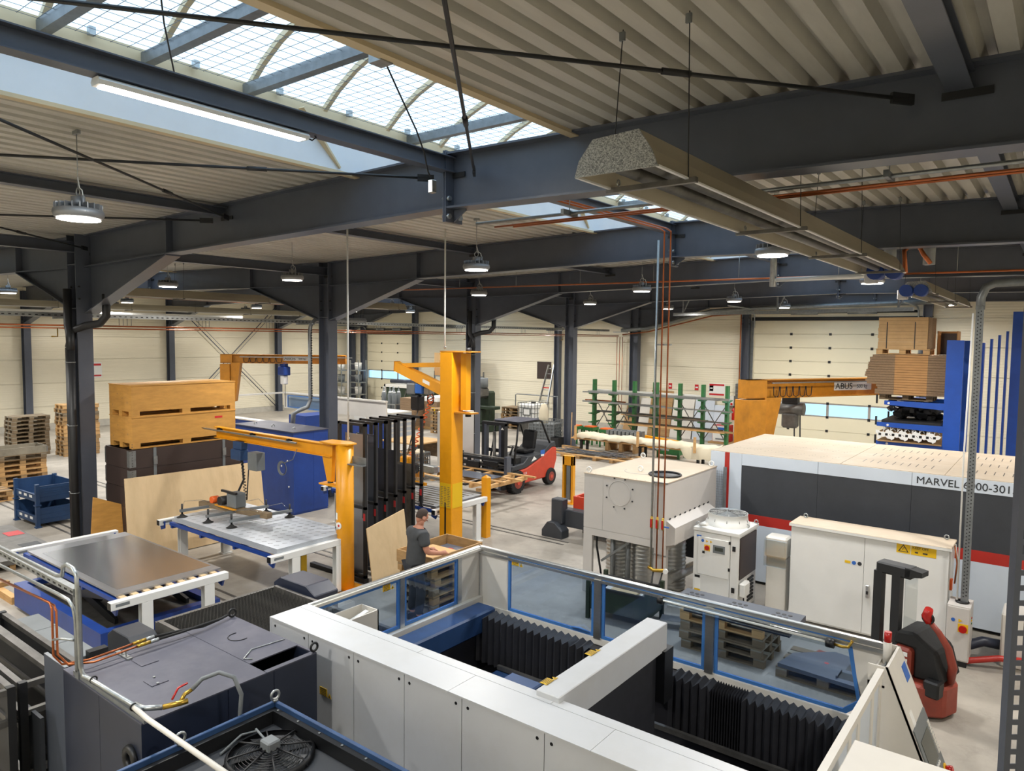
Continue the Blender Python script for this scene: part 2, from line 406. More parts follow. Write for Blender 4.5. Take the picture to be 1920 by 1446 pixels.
# ---- barrel skylights along both ridges
def skylight(name, xr, detail):
    d = struct(name); zc = 7.42; zb = 6.66
    y0, y1 = -2.6, 30.6
    for s in (-1, 1):
        xa = xr+s*SW
        MB().box(min(xa, xa+s*.06), y0, zb, max(xa, xa+s*.06), y1, 7.08).build('curb_panel', 'curb_white', d)
        MB().box(min(xa-s*.02, xa+s*.06), y0, 7.08, max(xa-s*.02, xa+s*.06), y1, zc).build('curb_frame', 'beige', d)
        MB().box(min(xa-s*.005, xa+s*.1), y0, zb-.03, max(xa-s*.005, xa+s*.1), y1, zb+.01).build('edge_angle', 'beige', d)
        for k in range(32): boxpart('net_bracket', 'galv', d, xa-s*.09-.03, y0+.5+k*1.05-.03, zc-.05, xa-s*.09+.03, y0+.5+k*1.05+.03, zc+.03)
    for y in (y0, y1): MB().box(xr-SW, y-.03, zb-.3, xr+SW, y+.03, zc+.7).build('end_panel', 'curb_white', d)
    R = (SW*SW+.62*.62)/(2*.62); a = math.asin(SW/R); cz = zc+.62-R; N = 10
    A = [PI/2+a-2*a*i/N for i in range(N+1)]
    n = 31; st = (y1-y0)/n
    for k in range(n+1):
        y = y0+k*st; m = MB(); po = []
        for t in A: po.append((xr+R*math.cos(t), cz+R*math.sin(t)))
        v = []
        for X, Z_ in po: v += [(X, y-.03, Z_), (X, y+.03, Z_), (X, y+.03, Z_-.07), (X, y-.03, Z_-.07)]
        f = []
        for i in range(N): 
            for j in range(4): f.append((4*i+j, 4*i+(j+1) % 4, 4*i+4+(j+1) % 4, 4*i+4+j))
        m.add(v, f).build('rib', 'beige', d)
        if k < n:
            v = []
            for t in A: v += [(xr+R*math.cos(t), y, cz+R*math.sin(t)), (xr+R*math.cos(t), y+st, cz+R*math.sin(t))]
            MB().add(v, [(2*i, 2*i+1, 2*i+3, 2*i+2) for i in range(N)], True).build('pane', 'skylight_pane', d)
    for k in range(9):
        for dy in ((0, .95) if k == 1 else (0,)):
            y = [-.5, 2.75, 4.85, 7.45, 10.4, 13.6, 17, 21, 25][k]+dy
            MB().box(xr-SW+.02, y-.05, zc-.16, xr+SW-.02, y+.05, zc-.04).build('tie_bar', 'galv_dull', d)
    m = MB()
    nz = 7.36
    for i in range(20): m.box(xr-SW+.12+i*.166-.002, y0, nz-.002, xr-SW+.12+i*.166+.002, y1, nz+.002)
    for k in range(int((y1-y0)/.16)): m.box(xr-SW+.1, y0+k*.16-.002, nz-.002, xr+SW-.1, y0+k*.16+.002, nz+.002)
    o = m.build('safety_net', 'net_wire', d); o['kind'] = 'stuff'
    # slanted struts from curb to the frame
    for y in FR[1:]:
        MB().bar((xr-SW+.1, y-1.0, 7.3), (xr-SW-.02, y-.35, 6.7), .09, .03).build('brace', 'beige', d)
        MB().bar((xr+.9, y+.35, 6.75), (xr+1.55, y+1.2, 7.35), .12, .05).build('brace', 'beige', d)
skylight('window_1', RA, True); skylight('window_2', RB, False)

# ---------------- steel frame ----------------
def isec(m, p0, p1, h0, h1, fw, tf, tw):
    """I section between top points p0,p1 (x,y,z) running along X; depth h0..h1"""
    (xa, ya, za), (xb, yb, zb) = p0, p1
    def slab(y_half, t0a, t1a, t0b, t1b):
        vs = [(xa, ya-y_half, za-t0a), (xa, ya+y_half, za-t0a), (xa, ya+y_half, za-t1a), (xa, ya-y_half, za-t1a),
              (xb, yb-y_half, zb-t0b), (xb, yb+y_half, zb-t0b), (xb, yb+y_half, zb-t1b), (xb, yb-y_half, zb-t1b)]
        m.add(vs, [(0, 1, 2, 3), (7, 6, 5, 4), (0, 4, 5, 1), (1, 5, 6, 2), (2, 6, 7, 3), (3, 7, 4, 0)])
    slab(fw/2, 0, tf, 0, tf); slab(tw/2, tf, h0-tf, tf, h1-tf); slab(fw/2, h0-tf, h0, h1-tf, h1)
def roof_beam(y, yo, xi, xo, xr, k, left):
    t = thing('roof_beam', ('dark grey steel roof beam, %s frame from the far gates, over the %s' % (['sixth', 'fifth', 'fourth', 'third', 'second', 'first'][k], 'outer aisle beside the long cream wall' if left else 'machine aisle')), 'beam', (xr, y, 6.0), group='roof frames of the hall')
    D = .66; hz = .93; HL = 3.4
    for sgn, xe, ye in ((1, xi, y), (-1, xo, yo)):
        zr = ztop(xr+.01); ze = ztop(xe+.01 if not left or xe > xo else xe)
        if xe == xo and not left: ze = ztop(xe)
        m = MB(); isec(m, (xr, y, zr), (xe, ye, ze), D, D, .28, .024, .014); m.build('rafter', 'steel_dark', t, world=True)
        s = 1 if xe > xr else -1
        xh = xe-s*HL; f = (xh-xr)/(xe-xr); yh = y+(ye-y)*f; zh = zr+(ze-zr)*f-D; zb = ze-D
        m = MB()
        m.add([(xh, yh-.007, zh), (xh, yh+.007, zh), (xe, ye+.007, zb), (xe, ye-.007, zb), (xe, ye+.007, zb-hz), (xe, ye-.007, zb-hz)],
              [(0, 1, 2, 3), (3, 2, 4, 5), (0, 3, 5), (1, 4, 2), (0, 5, 4, 1)])
        m.build('haunch', 'steel_dark', t, world=True)
        m = MB(); a = (xh, yh, zh); b = (xe, ye, zb-hz)
        m.add([(a[0], a[1]-.14, a[2]), (a[0], a[1]+.14, a[2]), (b[0], b[1]+.14, b[2]), (b[0], b[1]-.14, b[2]), (a[0], a[1]-.14, a[2]-.024), (a[0], a[1]+.14, a[2]-.024), (b[0], b[1]+.14, b[2]-.024), (b[0], b[1]-.14, b[2]-.024)],
              [(0, 1, 2, 3), (7, 6, 5, 4), (0, 4, 5, 1), (2, 6, 7, 3), (1, 5, 6, 2), (3, 7, 4, 0)])
        m.build('haunch_flange', 'steel_dark', t, world=True)
        MB().box(xh-.01, yh-.13, zh, xh+.01, yh+.13, zh+D-.02).build('stiffener', 'steel_dark', t, world=True)
    zt = ztop(xr)
    for s in (-1, 1):
        MB().box(xr+s*.005-.02*(s < 0), y-.15, zt-D-.16, xr+s*.005+.02*(s > 0), y+.15, zt+.02).build('splice_plate', 'steel_dark', t, world=True)
    for z in (zt-D+.12, zt-D-.09):
        for yy in (y-.1, y+.1):
            MB().cyl((xr-.055, yy, z), (xr+.055, yy, z), .032, 6).build('bolt', 'galv', t, world=True)
    MB().prism([(xr+.03, zt-D), (xr+.22, zt-D), (xr+.22, zt-D-.03), (xr+.03, zt-D-.15)], 'y', y-.007, y+.007).build('gusset', 'steel_dark', t, world=True)
    return t
WY = [0.35, 6.2, 12.2, 18.75, 25.2, 30.75]
for k, y in enumerate(FR):
    roof_beam(y, y, XR-.3, XC+.2, RA, k, False)
    roof_beam(y, WY[k], XC-.2, XL+.45, RB, k, True)
def column(x, y, h, label, dx=.4, fw=.3, name='steel_column'):
    t = thing(name, label, 'column', (x, y, 0), group='steel columns')
    for s in (-1, 1): boxpart('flange', 'steel_dark', t, s*dx/2-.012, -fw/2, .02, s*dx/2+.012, fw/2, h)
    boxpart('web', 'steel_dark', t, -dx/2+.012, -.008, .02, dx/2-.012, .008, h)
    boxpart('base_plate', 'steel_dark', t, -dx/2-.05, -fw/2-.04, 0, dx/2+.05, fw/2+.04, .02)
    for z in (5.0, 5.9):
        if z < h:
            for s in (-1, 1): boxpart('stiffener', 'steel_dark', t, -dx/2+.012, s*.008 if s > 0 else -fw/2, z, dx/2-.012, fw/2 if s > 0 else -.008, z+.015)
    for s in (-1, 1):
        for z in (5.2, 5.45):
            if z < h: MB().cyl((s*dx/2-.05, -.1, z), (s*dx/2+.05, -.1, z), .02, 6).build('bolt', 'steel_black', t)
    return t
for k, (y, lb) in enumerate(zip(FR, ('dark steel column below the near platform', 'dark steel column carrying twin drainpipes beside brown crates', 'dark steel column behind the leaning black sheet rack', 'dark steel column with fire sign behind the forklift', 'dark steel column with broom leaning at its foot', 'dark steel column at the far wall behind the green bar rack'))):
    column(XC, y-(.15 if k == 1 else 0), ztop(XC)+.0, lb)
for k in range(6):
    column(XL+.25, WY[k], 6.35, ['dark wall column at the near end of the long cream wall', 'dark wall column near the platform end of the cream wall', 'dark wall column behind the tall pallet stacks', 'dark wall column right behind the tall plywood crates', 'dark wall column behind the orange jib arm with blue hoist', 'dark column in the far corner of the hall'][k], .3, .28)
    if k < 6: column(XR-.2, FR[k], 6.45, ['dark column at the platform wall, first bay', 'dark column at the platform wall, second bay', 'dark column at the platform wall, third bay', 'dark column at the platform wall, fourth bay', 'dark column at the platform wall, fifth bay', 'dark column at the platform wall beside the far wall'][k])
for x, lb in ((-35.95, 'dark gate post between corner and small gate'), (-31.25, 'dark gate post beside the small gate near the carton stack'), (-20.85, 'dark wall post behind the leaning ladder'), (-11.05, 'dark gate post beside the large gate with fire exit sign'), (-4.2, 'dark gate post of the large gate behind the carton pallets')):
    column(x, YF-.16, 6.5, lb, .28, .26)
# purlins / struts along the hall
def strut(x, z, w, h, label, y0, y1):
    t = thing('roof_strut', label, 'beam', (x, (y0+y1)/2, z), group='roof struts along the hall')
    MB().box(x-w/2, y0, z+h-.012, x+w/2, y1, z+h).box(x-.005, y0, z+.012, x+.005, y1, z+h-.012).box(x-w/2, y0, z, x+w/2, y1, z+.012).build('section', 'steel_dark', t, world=True)
    for yy, s in ((y0, 1), (y1, -1)):
        MB().box(x-.12, yy, z-.06, x+.22, yy+s*.01, z+.0).build('end_cleat', 'steel_black', t, world=True)
BN = ['over the platform edge', 'between the fourth and fifth frames', 'between the third and fourth frames', 'between the second and third frames', 'next to the far gates']
for k in range(5):
    a, b = FR[k]+.02, FR[k+1]-.02
    strut(RA, 6.47, .16, .18, 'dark ridge strut under the machine aisle skylight, '+BN[k], a, b)
    strut(RA+5.25, 6.42, .18, .14, 'dark roof strut above the large cutting machine aisle, '+BN[k], a, b)
    strut(RA-5.0, 6.42, .18, .14, 'dark roof strut halfway to the inner columns, '+BN[k], a, b)
    strut(RB, 6.47, .16, .18, 'dark ridge strut under the outer aisle skylight, '+BN[k], a, b)
    strut(XC, 6.16, .2, .22, 'dark eaves strut over the inner columns, '+BN[k], a, b)
def rod(p0, p1, lab, r=.016):
    t = thing('bracing_rod', lab, 'bracing rod', p0, group='roof bracing rods')
    MB().tube([p0, p1], r, 8).build('rod', 'steel_black', t, world=True)
    p0 = Vector(p0); p1 = Vector(p1); d = (p1-p0).normalized()
    MB().cyl(p0+(p1-p0)*.72, p0+(p1-p0)*.72+d*.22, r*1.6, 8).build('turnbuckle', 'steel_black', t, world=True)
    for q, s in ((p0, 1), (p1, -1)): MB().bar(q, q+d*s*.2, .03, .08).build('fork_end', 'steel_black', t, world=True)
    return t
A0, B0 = FR[0]+.1, FR[1]-.12
rod((-5.75, A0, 6.42), (-1.05, B0, 6.38), 'black bracing rod crossing the deck right of the skylight, rising to the ridge')
rod((-.8, A0, 6.38), (-5.55, B0, 6.40), 'black bracing rod running from ridge splice under the skylight edge')
rod((-6.2, A0, 6.42), (-10.75, B0, 6.36), 'black bracing rod crossing above the round lamp')
rod((-11.0, A0, 6.36), (-6.2, B0, 6.42), 'black bracing rod ending at the ridge splice below the white curb')
rod((-11.2, A0, 6.36), (-16.0, B0, 6.22), 'black bracing rod near the eaves, sloping to the pipe column')
rod((-16.0, A0, 6.22), (-11.2, B0, 6.36), 'black bracing rod near the eaves, sloping to the middle strut')

# =====================================================================
# FOREGROUND MACHINES
# =====================================================================
def warn_sign(par, o, xd, yd, s=1.0):
    """small yellow laser warning plate with triangle"""
    xd = Vector(xd).normalized(); yd = Vector(yd).normalized(); n = xd.cross(yd); o = Vector(o)+n*.002
    def P(a, b, h=0): return o+xd*a*s+yd*b*s+n*h
    m = MB(); m.add([P(0, 0), P(.11, 0), P(.11, .075), P(0, .075), P(0, 0, .003), P(.11, 0, .003), P(.11, .075, .003), P(0, .075, .003)], [(0, 3, 2, 1), (4, 5, 6, 7), (0, 1, 5, 4), (1, 2, 6, 5), (2, 3, 7, 6), (3, 0, 4, 7)])
    a = m.build('warning_plate', 'sign_yellow', par, world=True)
    m = MB()
    for k in range(4):
        y = .012+k*.016; m.add([P(.012, y, .0042), P(.098, y, .0042), P(.098, y+.006, .0042), P(.012, y+.006, .0042)], [(0, 1, 2, 3)])
    m.add([P(.0, .0, .004), P(.11, .0, .004), P(.11, .004, .004), P(0, .004, .004)], [(0, 1, 2, 3)]).add([P(.0, .071, .004), P(.11, .071, .004), P(.11, .075, .004), P(0, .075, .004)], [(0, 1, 2, 3)])
    m.build('warning_text', 'lettering', par, world=True)
    m = MB(); m.add([P(.12, .0), P(.17, .0), P(.145, .044), P(.12, 0, .003), P(.17, 0, .003), P(.145, .044, .003)], [(0, 2, 1), (3, 4, 5), (0, 1, 4, 3), (1, 2, 5, 4), (2, 0, 3, 5)])
    m.build('warning_triangle', 'sign_yellow', par, world=True)
    m = MB(); m.add([P(.135, .008, .0042), P(.155, .008, .0042), P(.145, .03, .0042)], [(0, 1, 2)]); m.build('warning_symbol', 'lettering', par, world=True)

# ---- the big open-topped flatbed laser cutter
CUT = thing('laser_cutter', 'large light grey laser cutting machine with open top, glass sides and gantry', 'machine', (-3.5, 5.5, 0))
X0, X1, Y0, Y1, ZT = -5.95, -1.05, 3.93, 7.02, 1.8
def cp(n, m_, *b, bev=0): return boxpart(n, m_, CUT, *b, bev, True)
fs = [X0+.03, -5.349, -4.72, -4.099, -3.479, -2.72, -2.0, X1]
for a, b in zip(fs[:-1], fs[1:]):
    p = cp('front_panel', 'machine_grey', a+.003, Y0, .1, b-.003, Y0+.02, ZT-.012)
    for xx in (a+.06, b-.06):
        m = MB(); m.cyl((xx, Y0-.002, ZT-.07), (xx, Y0+.004, ZT-.07), .013, 10); m.build('latch', 'black', p, world=True)
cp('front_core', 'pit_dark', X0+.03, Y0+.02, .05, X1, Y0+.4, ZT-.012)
ts = [X0+.03, -3.62, -2.35, X1]
for a, b in zip(ts[:-1], ts[1:]): cp('top_plate', 'machine_grey', a+.002, Y0-.004, ZT-.012, b-.002, Y0+.325, ZT)
ts = [X0+.03, -4.28, -2.9, X1]
for a, b in zip(ts[:-1], ts[1:]): cp('inner_top_plate', 'machine_grey', a+.002, Y0+.33, ZT-.012, b-.002, Y0+.43, ZT)
cp('left_end_panel', 'machine_grey', X0, Y0, .1, X0+.03, Y0+.42, ZT-.004)
cp('lower_body_left', 'machine_grey', X0, Y0+.42, .05, X0+.06, Y1, 1.06)
cp('lower_body_back', 'machine_grey', X0, Y1-.02, .05, X1, Y1+.04, .98)
cp('lower_body_right', 'machine_grey', X1-.06, Y0+.42, .05, X1, Y1, 1.06)
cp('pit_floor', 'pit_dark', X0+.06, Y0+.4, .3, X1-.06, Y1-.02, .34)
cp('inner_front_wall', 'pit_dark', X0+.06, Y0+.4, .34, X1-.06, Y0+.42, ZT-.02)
def blueframe(par, P, w, h, cut=0, t=.035):
    """blue gasket frame + pane; P(a,b) maps to world"""
    out = [(0, 0), (w, 0), (w, h), (0, h)] if not cut else [(0, 0), (w-cut, 0), (w, cut*.9), (w-.10, h), (0, h)]
    cx = sum(p[0] for p in out)/len(out); cy = sum(p[1] for p in out)/len(out)
    inn = [(p[0]+(cx-p[0])/abs(cx-p[0]+1e-9)*t, p[1]+(cy-p[1])/abs(cy-p[1]+1e-9)*t) for p in out]
    n = len(out); vs = []
    for d in (-.012, .012):
        vs += [P(a, b, d) for a, b in out]+[P(a, b, d) for a, b in inn]
    fcs = []
    for i in range(n):
        j = (i+1) % n
        fcs += [(i, j, n+j, n+i), (2*n+i, 3*n+i, 3*n+j, 2*n+j), (i, 2*n+i, 2*n+j, j), (n+i, n+j, 3*n+j, 3*n+i)]
    MB().add(vs, fcs).build('gasket', 'window_blue', par, world=True)
    vs = [P(a, b, d) for d in (-.003, .003) for a, b in inn]
    MB().add(vs, [tuple(range(n)), tuple(range(2*n-1, n-1, -1))]+[(i, n+i, n+(i+1) % n, (i+1) % n) for i in range(n)]).build('pane', 'pane_glass', par, world=True)
# left glazed wall
lw = cp('left_wall_rail', 'alu', X0, Y0+.42, ZT-.055, X0+.05, Y1+.03, ZT, bev=.008)
cp('left_wall_lip', 'offwhite', X0+.05, Y0+.42, ZT-.05, X0+.075, Y1, ZT-.02)
ls = cp('left_wall_sill', 'offwhite', X0, Y0+.42, 1.04, X0+.1, Y1, 1.15)
for y in (5.635, 6.62): cp('left_wall_post', 'alu', X0+.005, y-.035, 1.15, X0+.045, y+.035, ZT-.055)
cp('left_wall_panel', 'offwhite', X0+.01, 6.65, 1.15, X0+.04, Y1, ZT-.055)
MB().add([(X0+.04, 6.68, 1.15), (X0+.04, 7.0, 1.15), (X0+.04, 7.0, 1.74), (X0+.055, 6.9, 1.4)], [(0, 1, 3), (1, 2, 3), (2, 0, 3)]).build('left_wall_crease', 'offwhite', CUT, world=True)
for ya, yb in ((4.44, 5.60), (5.67, 6.585)): blueframe(ls, lambda a, b, d, ya=ya: (X0+.025+d, ya+a, 1.155+b), yb-ya, .585)
# back glazed wall
cp('back_wall_rail', 'alu', X0, Y1-.02, ZT-.05, X1-.1, Y1+.04, ZT, bev=.008)
cp('back_wall_lip', 'alu', X0, Y1-.04, ZT-.085, X1-.1, Y1-.02, ZT-.055)
bs = cp('back_wall_sill', 'offwhite', X0, Y1-.02, .82, X1-.1, Y1+.02, 1.05)
for x in (-4.13, -2.79): cp('back_wall_post', 'alu', x-.045, Y1-.03, 1.05, x+.045, Y1+.03, ZT-.05)
cp('back_wall_panel', 'offwhite', X0+.05, Y1-.01, 1.05, -5.46, Y1+.02, ZT-.05)
cp('corner_post', 'alu', X0, Y1-.03, 1.05, X0+.05, Y1+.03, ZT-.05)
MB().prism([(-1.47, ZT-.05), (-1.15, ZT-.05), (-1.15, 1.05), (-1.33, 1.05), (-1.33, 1.22)], 'y', Y1-.01, Y1+.02).build('back_wall_panel', 'offwhite', CUT, world=True)
for xa, xb, c in ((-5.44, -4.18, 0), (-4.08, -2.84, 0), (-2.74, -1.34, .12)):
    blueframe(bs, lambda a, b, d, xa=xa: (xa+a, Y1+d, 1.06+b), xb-xa, .69, c)
MB().tube([(-4.47, Y1-.02, 1.1), (-4.35, Y1-.05, 1.13), (-4.24, Y1-.02, 1.1)], .012, 6).build('pull_handle', 'window_blue', CUT, world=True)
# right end wall
cp('right_wall_rail', 'offwhite', X1-.07, Y0+.42, ZT-.06, X1-.02, 6.45, ZT)
for y in (4.5, 5.35, 5.62, 6.1, 6.4): cp('right_wall_post', 'offwhite', X1-.06, y-.04, 1.06, X1-.03, y+.04, ZT-.06)
for a, b in ((4.54, 5.31), (5.39, 5.58), (5.66, 6.06), (6.14, 6.36)): cp('right_wall_window', 'lightblue_white', X1-.05, a, 1.1, X1-.04, b, ZT-.1)
cp('right_wall_sill', 'offwhite', X1-.07, Y0+.42, 1.0, X1-.03, 6.45, 1.1)
# inside the pit
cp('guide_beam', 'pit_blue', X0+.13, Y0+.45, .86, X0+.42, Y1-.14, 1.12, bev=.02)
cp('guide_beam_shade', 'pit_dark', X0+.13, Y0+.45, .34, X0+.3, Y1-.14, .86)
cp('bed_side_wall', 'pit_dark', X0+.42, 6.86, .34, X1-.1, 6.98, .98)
def bellows(xa, xb, y, z0, z1, n, tight=None):
    m = MB(); v = []; st = (xb-xa)/n
    for i in range(2*n+1):
        x = xa+i*st/2; dy = .0 if i % 2 else .05; dz = .035 if i % 2 else 0
        v += [(x, y-dy-.01, z0), (x, y-dy, z1-.02+dz), (x, y+.16, z1+dz)]
    m.add(v, [q for i in range(2*n) for q in ((3*i, 3*i+3, 3*i+4, 3*i+1), (3*i+1, 3*i+4, 3*i+5, 3*i+2))])
    m.build('bellows_cover', 'bellows', CUT, world=True)
bellows(-5.62, -4.06, 6.66, .5, 1.07, 16); bellows(-3.05, -2.62, 6.66, .5, 1.07, 5); bellows(-2.62, -2.3, 6.66, .5, 1.06, 12); bellows(-2.3, -1.3, 6.66, .5, 1.07, 13)
bp = cp('bed_plate', 'pit_blue', -5.2, 5.3, .5, -3.3, 6.5, .54); cp('bed_plate', 'pit_blue', -2.7, 4.9, .5, -1.2, 6.1, .54)
cp('bed_rail', 'steel_raw', -5.2, 6.5, .55, -1.2, 6.54, .6); cp('bed_rail', 'steel_raw', -2.8, 5.2, .55, -1.2, 5.24, .62)
cp('conveyor_tray', 'machine_grey', -2.6, 4.45, .6, -1.3, 5.1, .64)
cp('drive_cover', 'pit_blue', -4.55, 5.0, .54, -4.15, 5.95, .92, bev=.015)
for k in range(4): cp('cover_groove', 'navy', -4.48+k*.085, 5.2, .92, -4.475+k*.085, 5.75, .923)
sl = cp('slat_tray', 'wood_grey', -4.02, 5.35, .56, -3.62, 6.3, .7)
for k in range(10): boxpart('tray_bar', 'wood_grey', CUT, -4.04, 5.36+k*.1, .7, -3.6, 5.4+k*.1, .75, 0, True)
cp('motor', 'grey_plastic', -4.2, 4.72, .54, -4.0, 4.92, .86, bev=.01)
# gantry
g = cp('gantry', 'machine_grey', -3.06, 4.3, 1.58, -2.85, 6.12, 1.845, bev=.006)
cp('gantry_foot', 'black', -3.1, 6.02, 1.1, -2.82, 6.2, 1.6); cp('gantry_skirt', 'bellows', -3.0, 4.4, .6, -2.9, 6.0, 1.58)
cp('carriage', 'black', -3.6, 6.25, .95, -3.08, 6.65, 1.2, bev=.02)
warn_sign(CUT, (-3.03, 5.05, 1.846), (0, 1, 0), (-1, 0, 0), .9); warn_sign(CUT, (-3.03, 4.4, 1.846), (0, 1, 0), (-1, 0, 0), .9)
warn_sign(CUT, (-5.18, Y0-.003, 1.28), (1, 0, 0), (0, 0, 1), .95)
warn_sign(CUT, (X0+.035, 5.34, 1.65), (0, 1, 0), (0, 0, 1), 1.0)
warn_sign(CUT, (-5.38, Y1-.013, 1.66), (1, 0, 0), (0, 0, 1), 1.0)
# white box at the pit corner
b = MB(); b.box(-5.87, 4.42, .9, -5.6, 5.0, 1.35).box(-5.87, 4.42, 1.35, -5.855, 5.0, 1.63).box(-5.615, 4.42, 1.35, -5.6, 5.0, 1.63).box(-5.87, 4.42, 1.35, -5.6, 4.435, 1.63).box(-5.87, 4.985, 1.35, -5.6, 5.0, 1.63).build('cable_box', 'offwhite', CUT, world=True)
MB().bar((-5.75, 4.55, 1.5), (-5.72, 4.95, 1.6), .06, .02).build('cable_box_strap', 'white_paint', CUT, world=True)
# clear tube light with black caps along the back rail
TL = thing('tube_light', 'clear plastic tube worklight with black end cap along the cutter rail', 'lamp', (-2.4, 6.93, 1.7))
MB().cyl((-3.3, 6.93, 1.715), (-1.62, 6.93, 1.715), .035, 14, caps=False).build('tube', 'clear_plastic', TL, world=True)
MB().cyl((-3.28, 6.93, 1.72), (-1.64, 6.93, 1.72), .012, 8).build('inner_tube', 'sticker_white', TL, world=True)
for a, b2 in ((-3.34, -3.28), (-1.64, -1.57)): MB().cyl((a, 6.93, 1.715), (b2, 6.93, 1.715), .042, 14).build('end_cap', 'black', TL, world=True)
MB().tube([(-1.57, 6.93, 1.715), (-1.5, 6.93, 1.71), (-1.45, 6.93, 1.72), (-1.42, 6.95, 1.78)], .014, 6).build('cable', 'brass', TL, world=True)
# control console at the right end
CO = thing('control_console', 'grey wedge-shaped control console with sloping dark panel and red beacon', 'console', (-.9, 6.75, 0))
XA, XB, YA, YB = -1.2, -1.05, 6.5, 7.05
for y in (YA, YB-.015):
    MB().prism([(XA, .1), (-.62, .1), (-.62, .75), (XB, 1.8), (XA, 1.8)], 'y', y, y+.015).build('side_plate', 'offwhite', CO, world=True)
m = MB(); m.add([(-.62, YA, .75), (-.62, YB, .75), (XB, YB, 1.8), (XB, YA, 1.8), (-.64, YA, .75), (-.64, YB, .75), (XB-.02, YB, 1.8), (XB-.02, YA, 1.8)], [(0, 1, 2, 3), (7, 6, 5, 4), (0, 4, 5, 1), (2, 6, 7, 3), (1, 5, 6, 2), (3, 7, 4, 0)])
m.build('sloping_front', 'offwhite', CO, world=True)
boxpart('front_plate', 'offwhite', CO, -.64, YA, .1, -.62, YB, .75, 0, True); boxpart('back_plate', 'offwhite', CO, XA, YA, .1, XA+.015, YB, 1.66, 0, True)
boxpart('tray', 'offwhite', CO, XA, YA, 1.62, XB-.02, YB, 1.64, 0, True)
def SP(u, v, h=0):   # on the sloping front: u along Y from camera side, v down
    a = Vector((XB, YA, 1.8)); d = Vector((-.62-XB, 0, .75-1.8)); n = Vector((1.05, 0, .43)).normalized()
    return a+Vector((0, u, 0))+d*v+n*h
def sloped(name, mat, u0, u1, v0, v1, h0, h1, par=None):
    vs = [SP(u, v, h) for h in (h0, h1) for u, v in ((u0, v0), (u1, v0), (u1, v1), (u0, v1))]
    return MB().add(vs, [(0, 1, 2, 3), (7, 6, 5, 4), (0, 4, 5, 1), (1, 5, 6, 2), (2, 6, 7, 3), (3, 7, 4, 0)]).build(name, mat, CO, world=True)
sloped('keyboard_panel', 'grey_plastic', .02, .52, .46, .99, 0, .012); sloped('screen', 'screen', .08, .4, .56, .78, .012, .016)
for k in range(10): sloped('key', 'offwhite', .44, .49, .54+k*.024, .556+k*.024, .012, .02)
for k in range(8): sloped('button', 'sticker_white', .08+k*.04, .105+k*.04, .8, .815, .012, .02)
for r in range(3):
    for k in range(4): sloped('button', 'black' if (r+k) % 3 else 'sign_yellow', .06+k*.045, .085+k*.045, .85+r*.04, .87+r*.04, .012, .024)
sloped('badge', 'sticker_blue', .36, .5, .1, .22, 0, .003); sloped('note', 'sticker_white', .1, .18, .36, .47, 0, .003)
MB().cyl(SP(.46, .9, .01), SP(.46, .9, .07), .03, 12).build('emergency_stop', 'ruby', CO, world=True); MB().cyl(SP(.46, .9, .01), SP(.46, .9, .02), .05, 12).build('stop_collar', 'sign_yellow', CO, world=True)
MB().cyl((-1.14, 6.98, 1.64), (-1.14, 6.98, 1.84), .035, 12).build('beacon_base', 'offwhite', CO, world=True); MB().cyl((-1.14, 6.98, 1.84), (-1.14, 6.98, 1.93), .032, 14, .03).build('beacon', 'ruby', CO, world=True)
MB().tube([(-1.14, 6.95, 1.66), (-1.12, 6.8, 1.7), (-1.13, 6.65, 1.68)], .008, 6).build('cable', 'grey_plastic', CO, world=True)
# white housing in the lower right corner
WC = thing('machine_hood', 'plain off-white sheet metal hood beside the sloping console', 'machine', (-.3, 4.4, 0))
boxpart('lid', 'offwhite', WC, -.98, 3.2, 1.87, .3, 4.98, 1.9, .006, True); boxpart('housing', 'offwhite', WC, -.96, 3.22, 0, .28, 4.96, 1.87, 0, True)
# dark perforated channel behind the back rail
cp('rear_channel', 'steel_dark', -3.2, 7.12, 1.70, -1.94, 7.36, 1.76, bev=.004); cp('rear_channel_bracket', 'steel_dark', -3.1, 7.04, 1.62, -2.0, 7.12, 1.7)
for gx in (-3.12, -2.65, -2.2):
    for i in range(3):
        for j in range(2): MB().cyl((gx+i*.06+j*.02, 7.17+j*.08, 1.759), (gx+i*.06+j*.02, 7.17+j*.08, 1.763), .022, 10).build('channel_hole', 'black', CUT, world=True)

# ---- shuttle table with saw-tooth slats left of the cutter
SH = thing('slat_table', 'dark shuttle table of spiky cutting slats beside the cutter', 'machine', (-7.4, 5.0, 0))
SX0, SX1, SY0, SY1 = -8.75, -6.0, 4.25, 5.85
for y in (SY0-.05, SY1): boxpart('side_beam', 'steel_raw', SH, SX0, y, .72, SX1, y+.05, .95, 0, True)
for x in (SX0-.06, SX1): boxpart('end_beam', 'steel_raw', SH, x, SY0-.05, .72, x+.06, SY1+.05, .93, 0, True)
N = 34; st = (SY1-SY0)/N; poly = [(SY0, .78)]
for i in range(N): poly += [(SY0+i*st+.008, .9), (SY0+(i+.5)*st, .965), (SY0+(i+1)*st-.008, .9)]
poly += [(SY1, .78)]
mesh0 = None
for k in range(34):
    x = SX0+.05+k*.08
    if mesh0 is None:
        o = MB().prism(poly, 'x', -.0015, .0015).build('slat', 'steel_raw', SH); mesh0 = o.data
        q = SH.matrix_basis.inverted()
    else:
        o = bpy.data.objects.new('slat', mesh0); COL.objects.link(o); o.parent = SH
    o.location = (x-SH.location.x, -SH.location.y, 0)
boxpart('base', 'pit_dark', SH, SX0+.2, SY0+.1, 0, SX1, SY1-.1, .5, 0, True); boxpart('slag_tray', 'steel_black', SH, SX0, SY0, .5, SX1, SY1, .6, 0, True)
boxpart('perforated_cover', 'machine_grey', SH, -6.55, 3.98, .98, -6.0, 4.2, 1.0, 0, True)
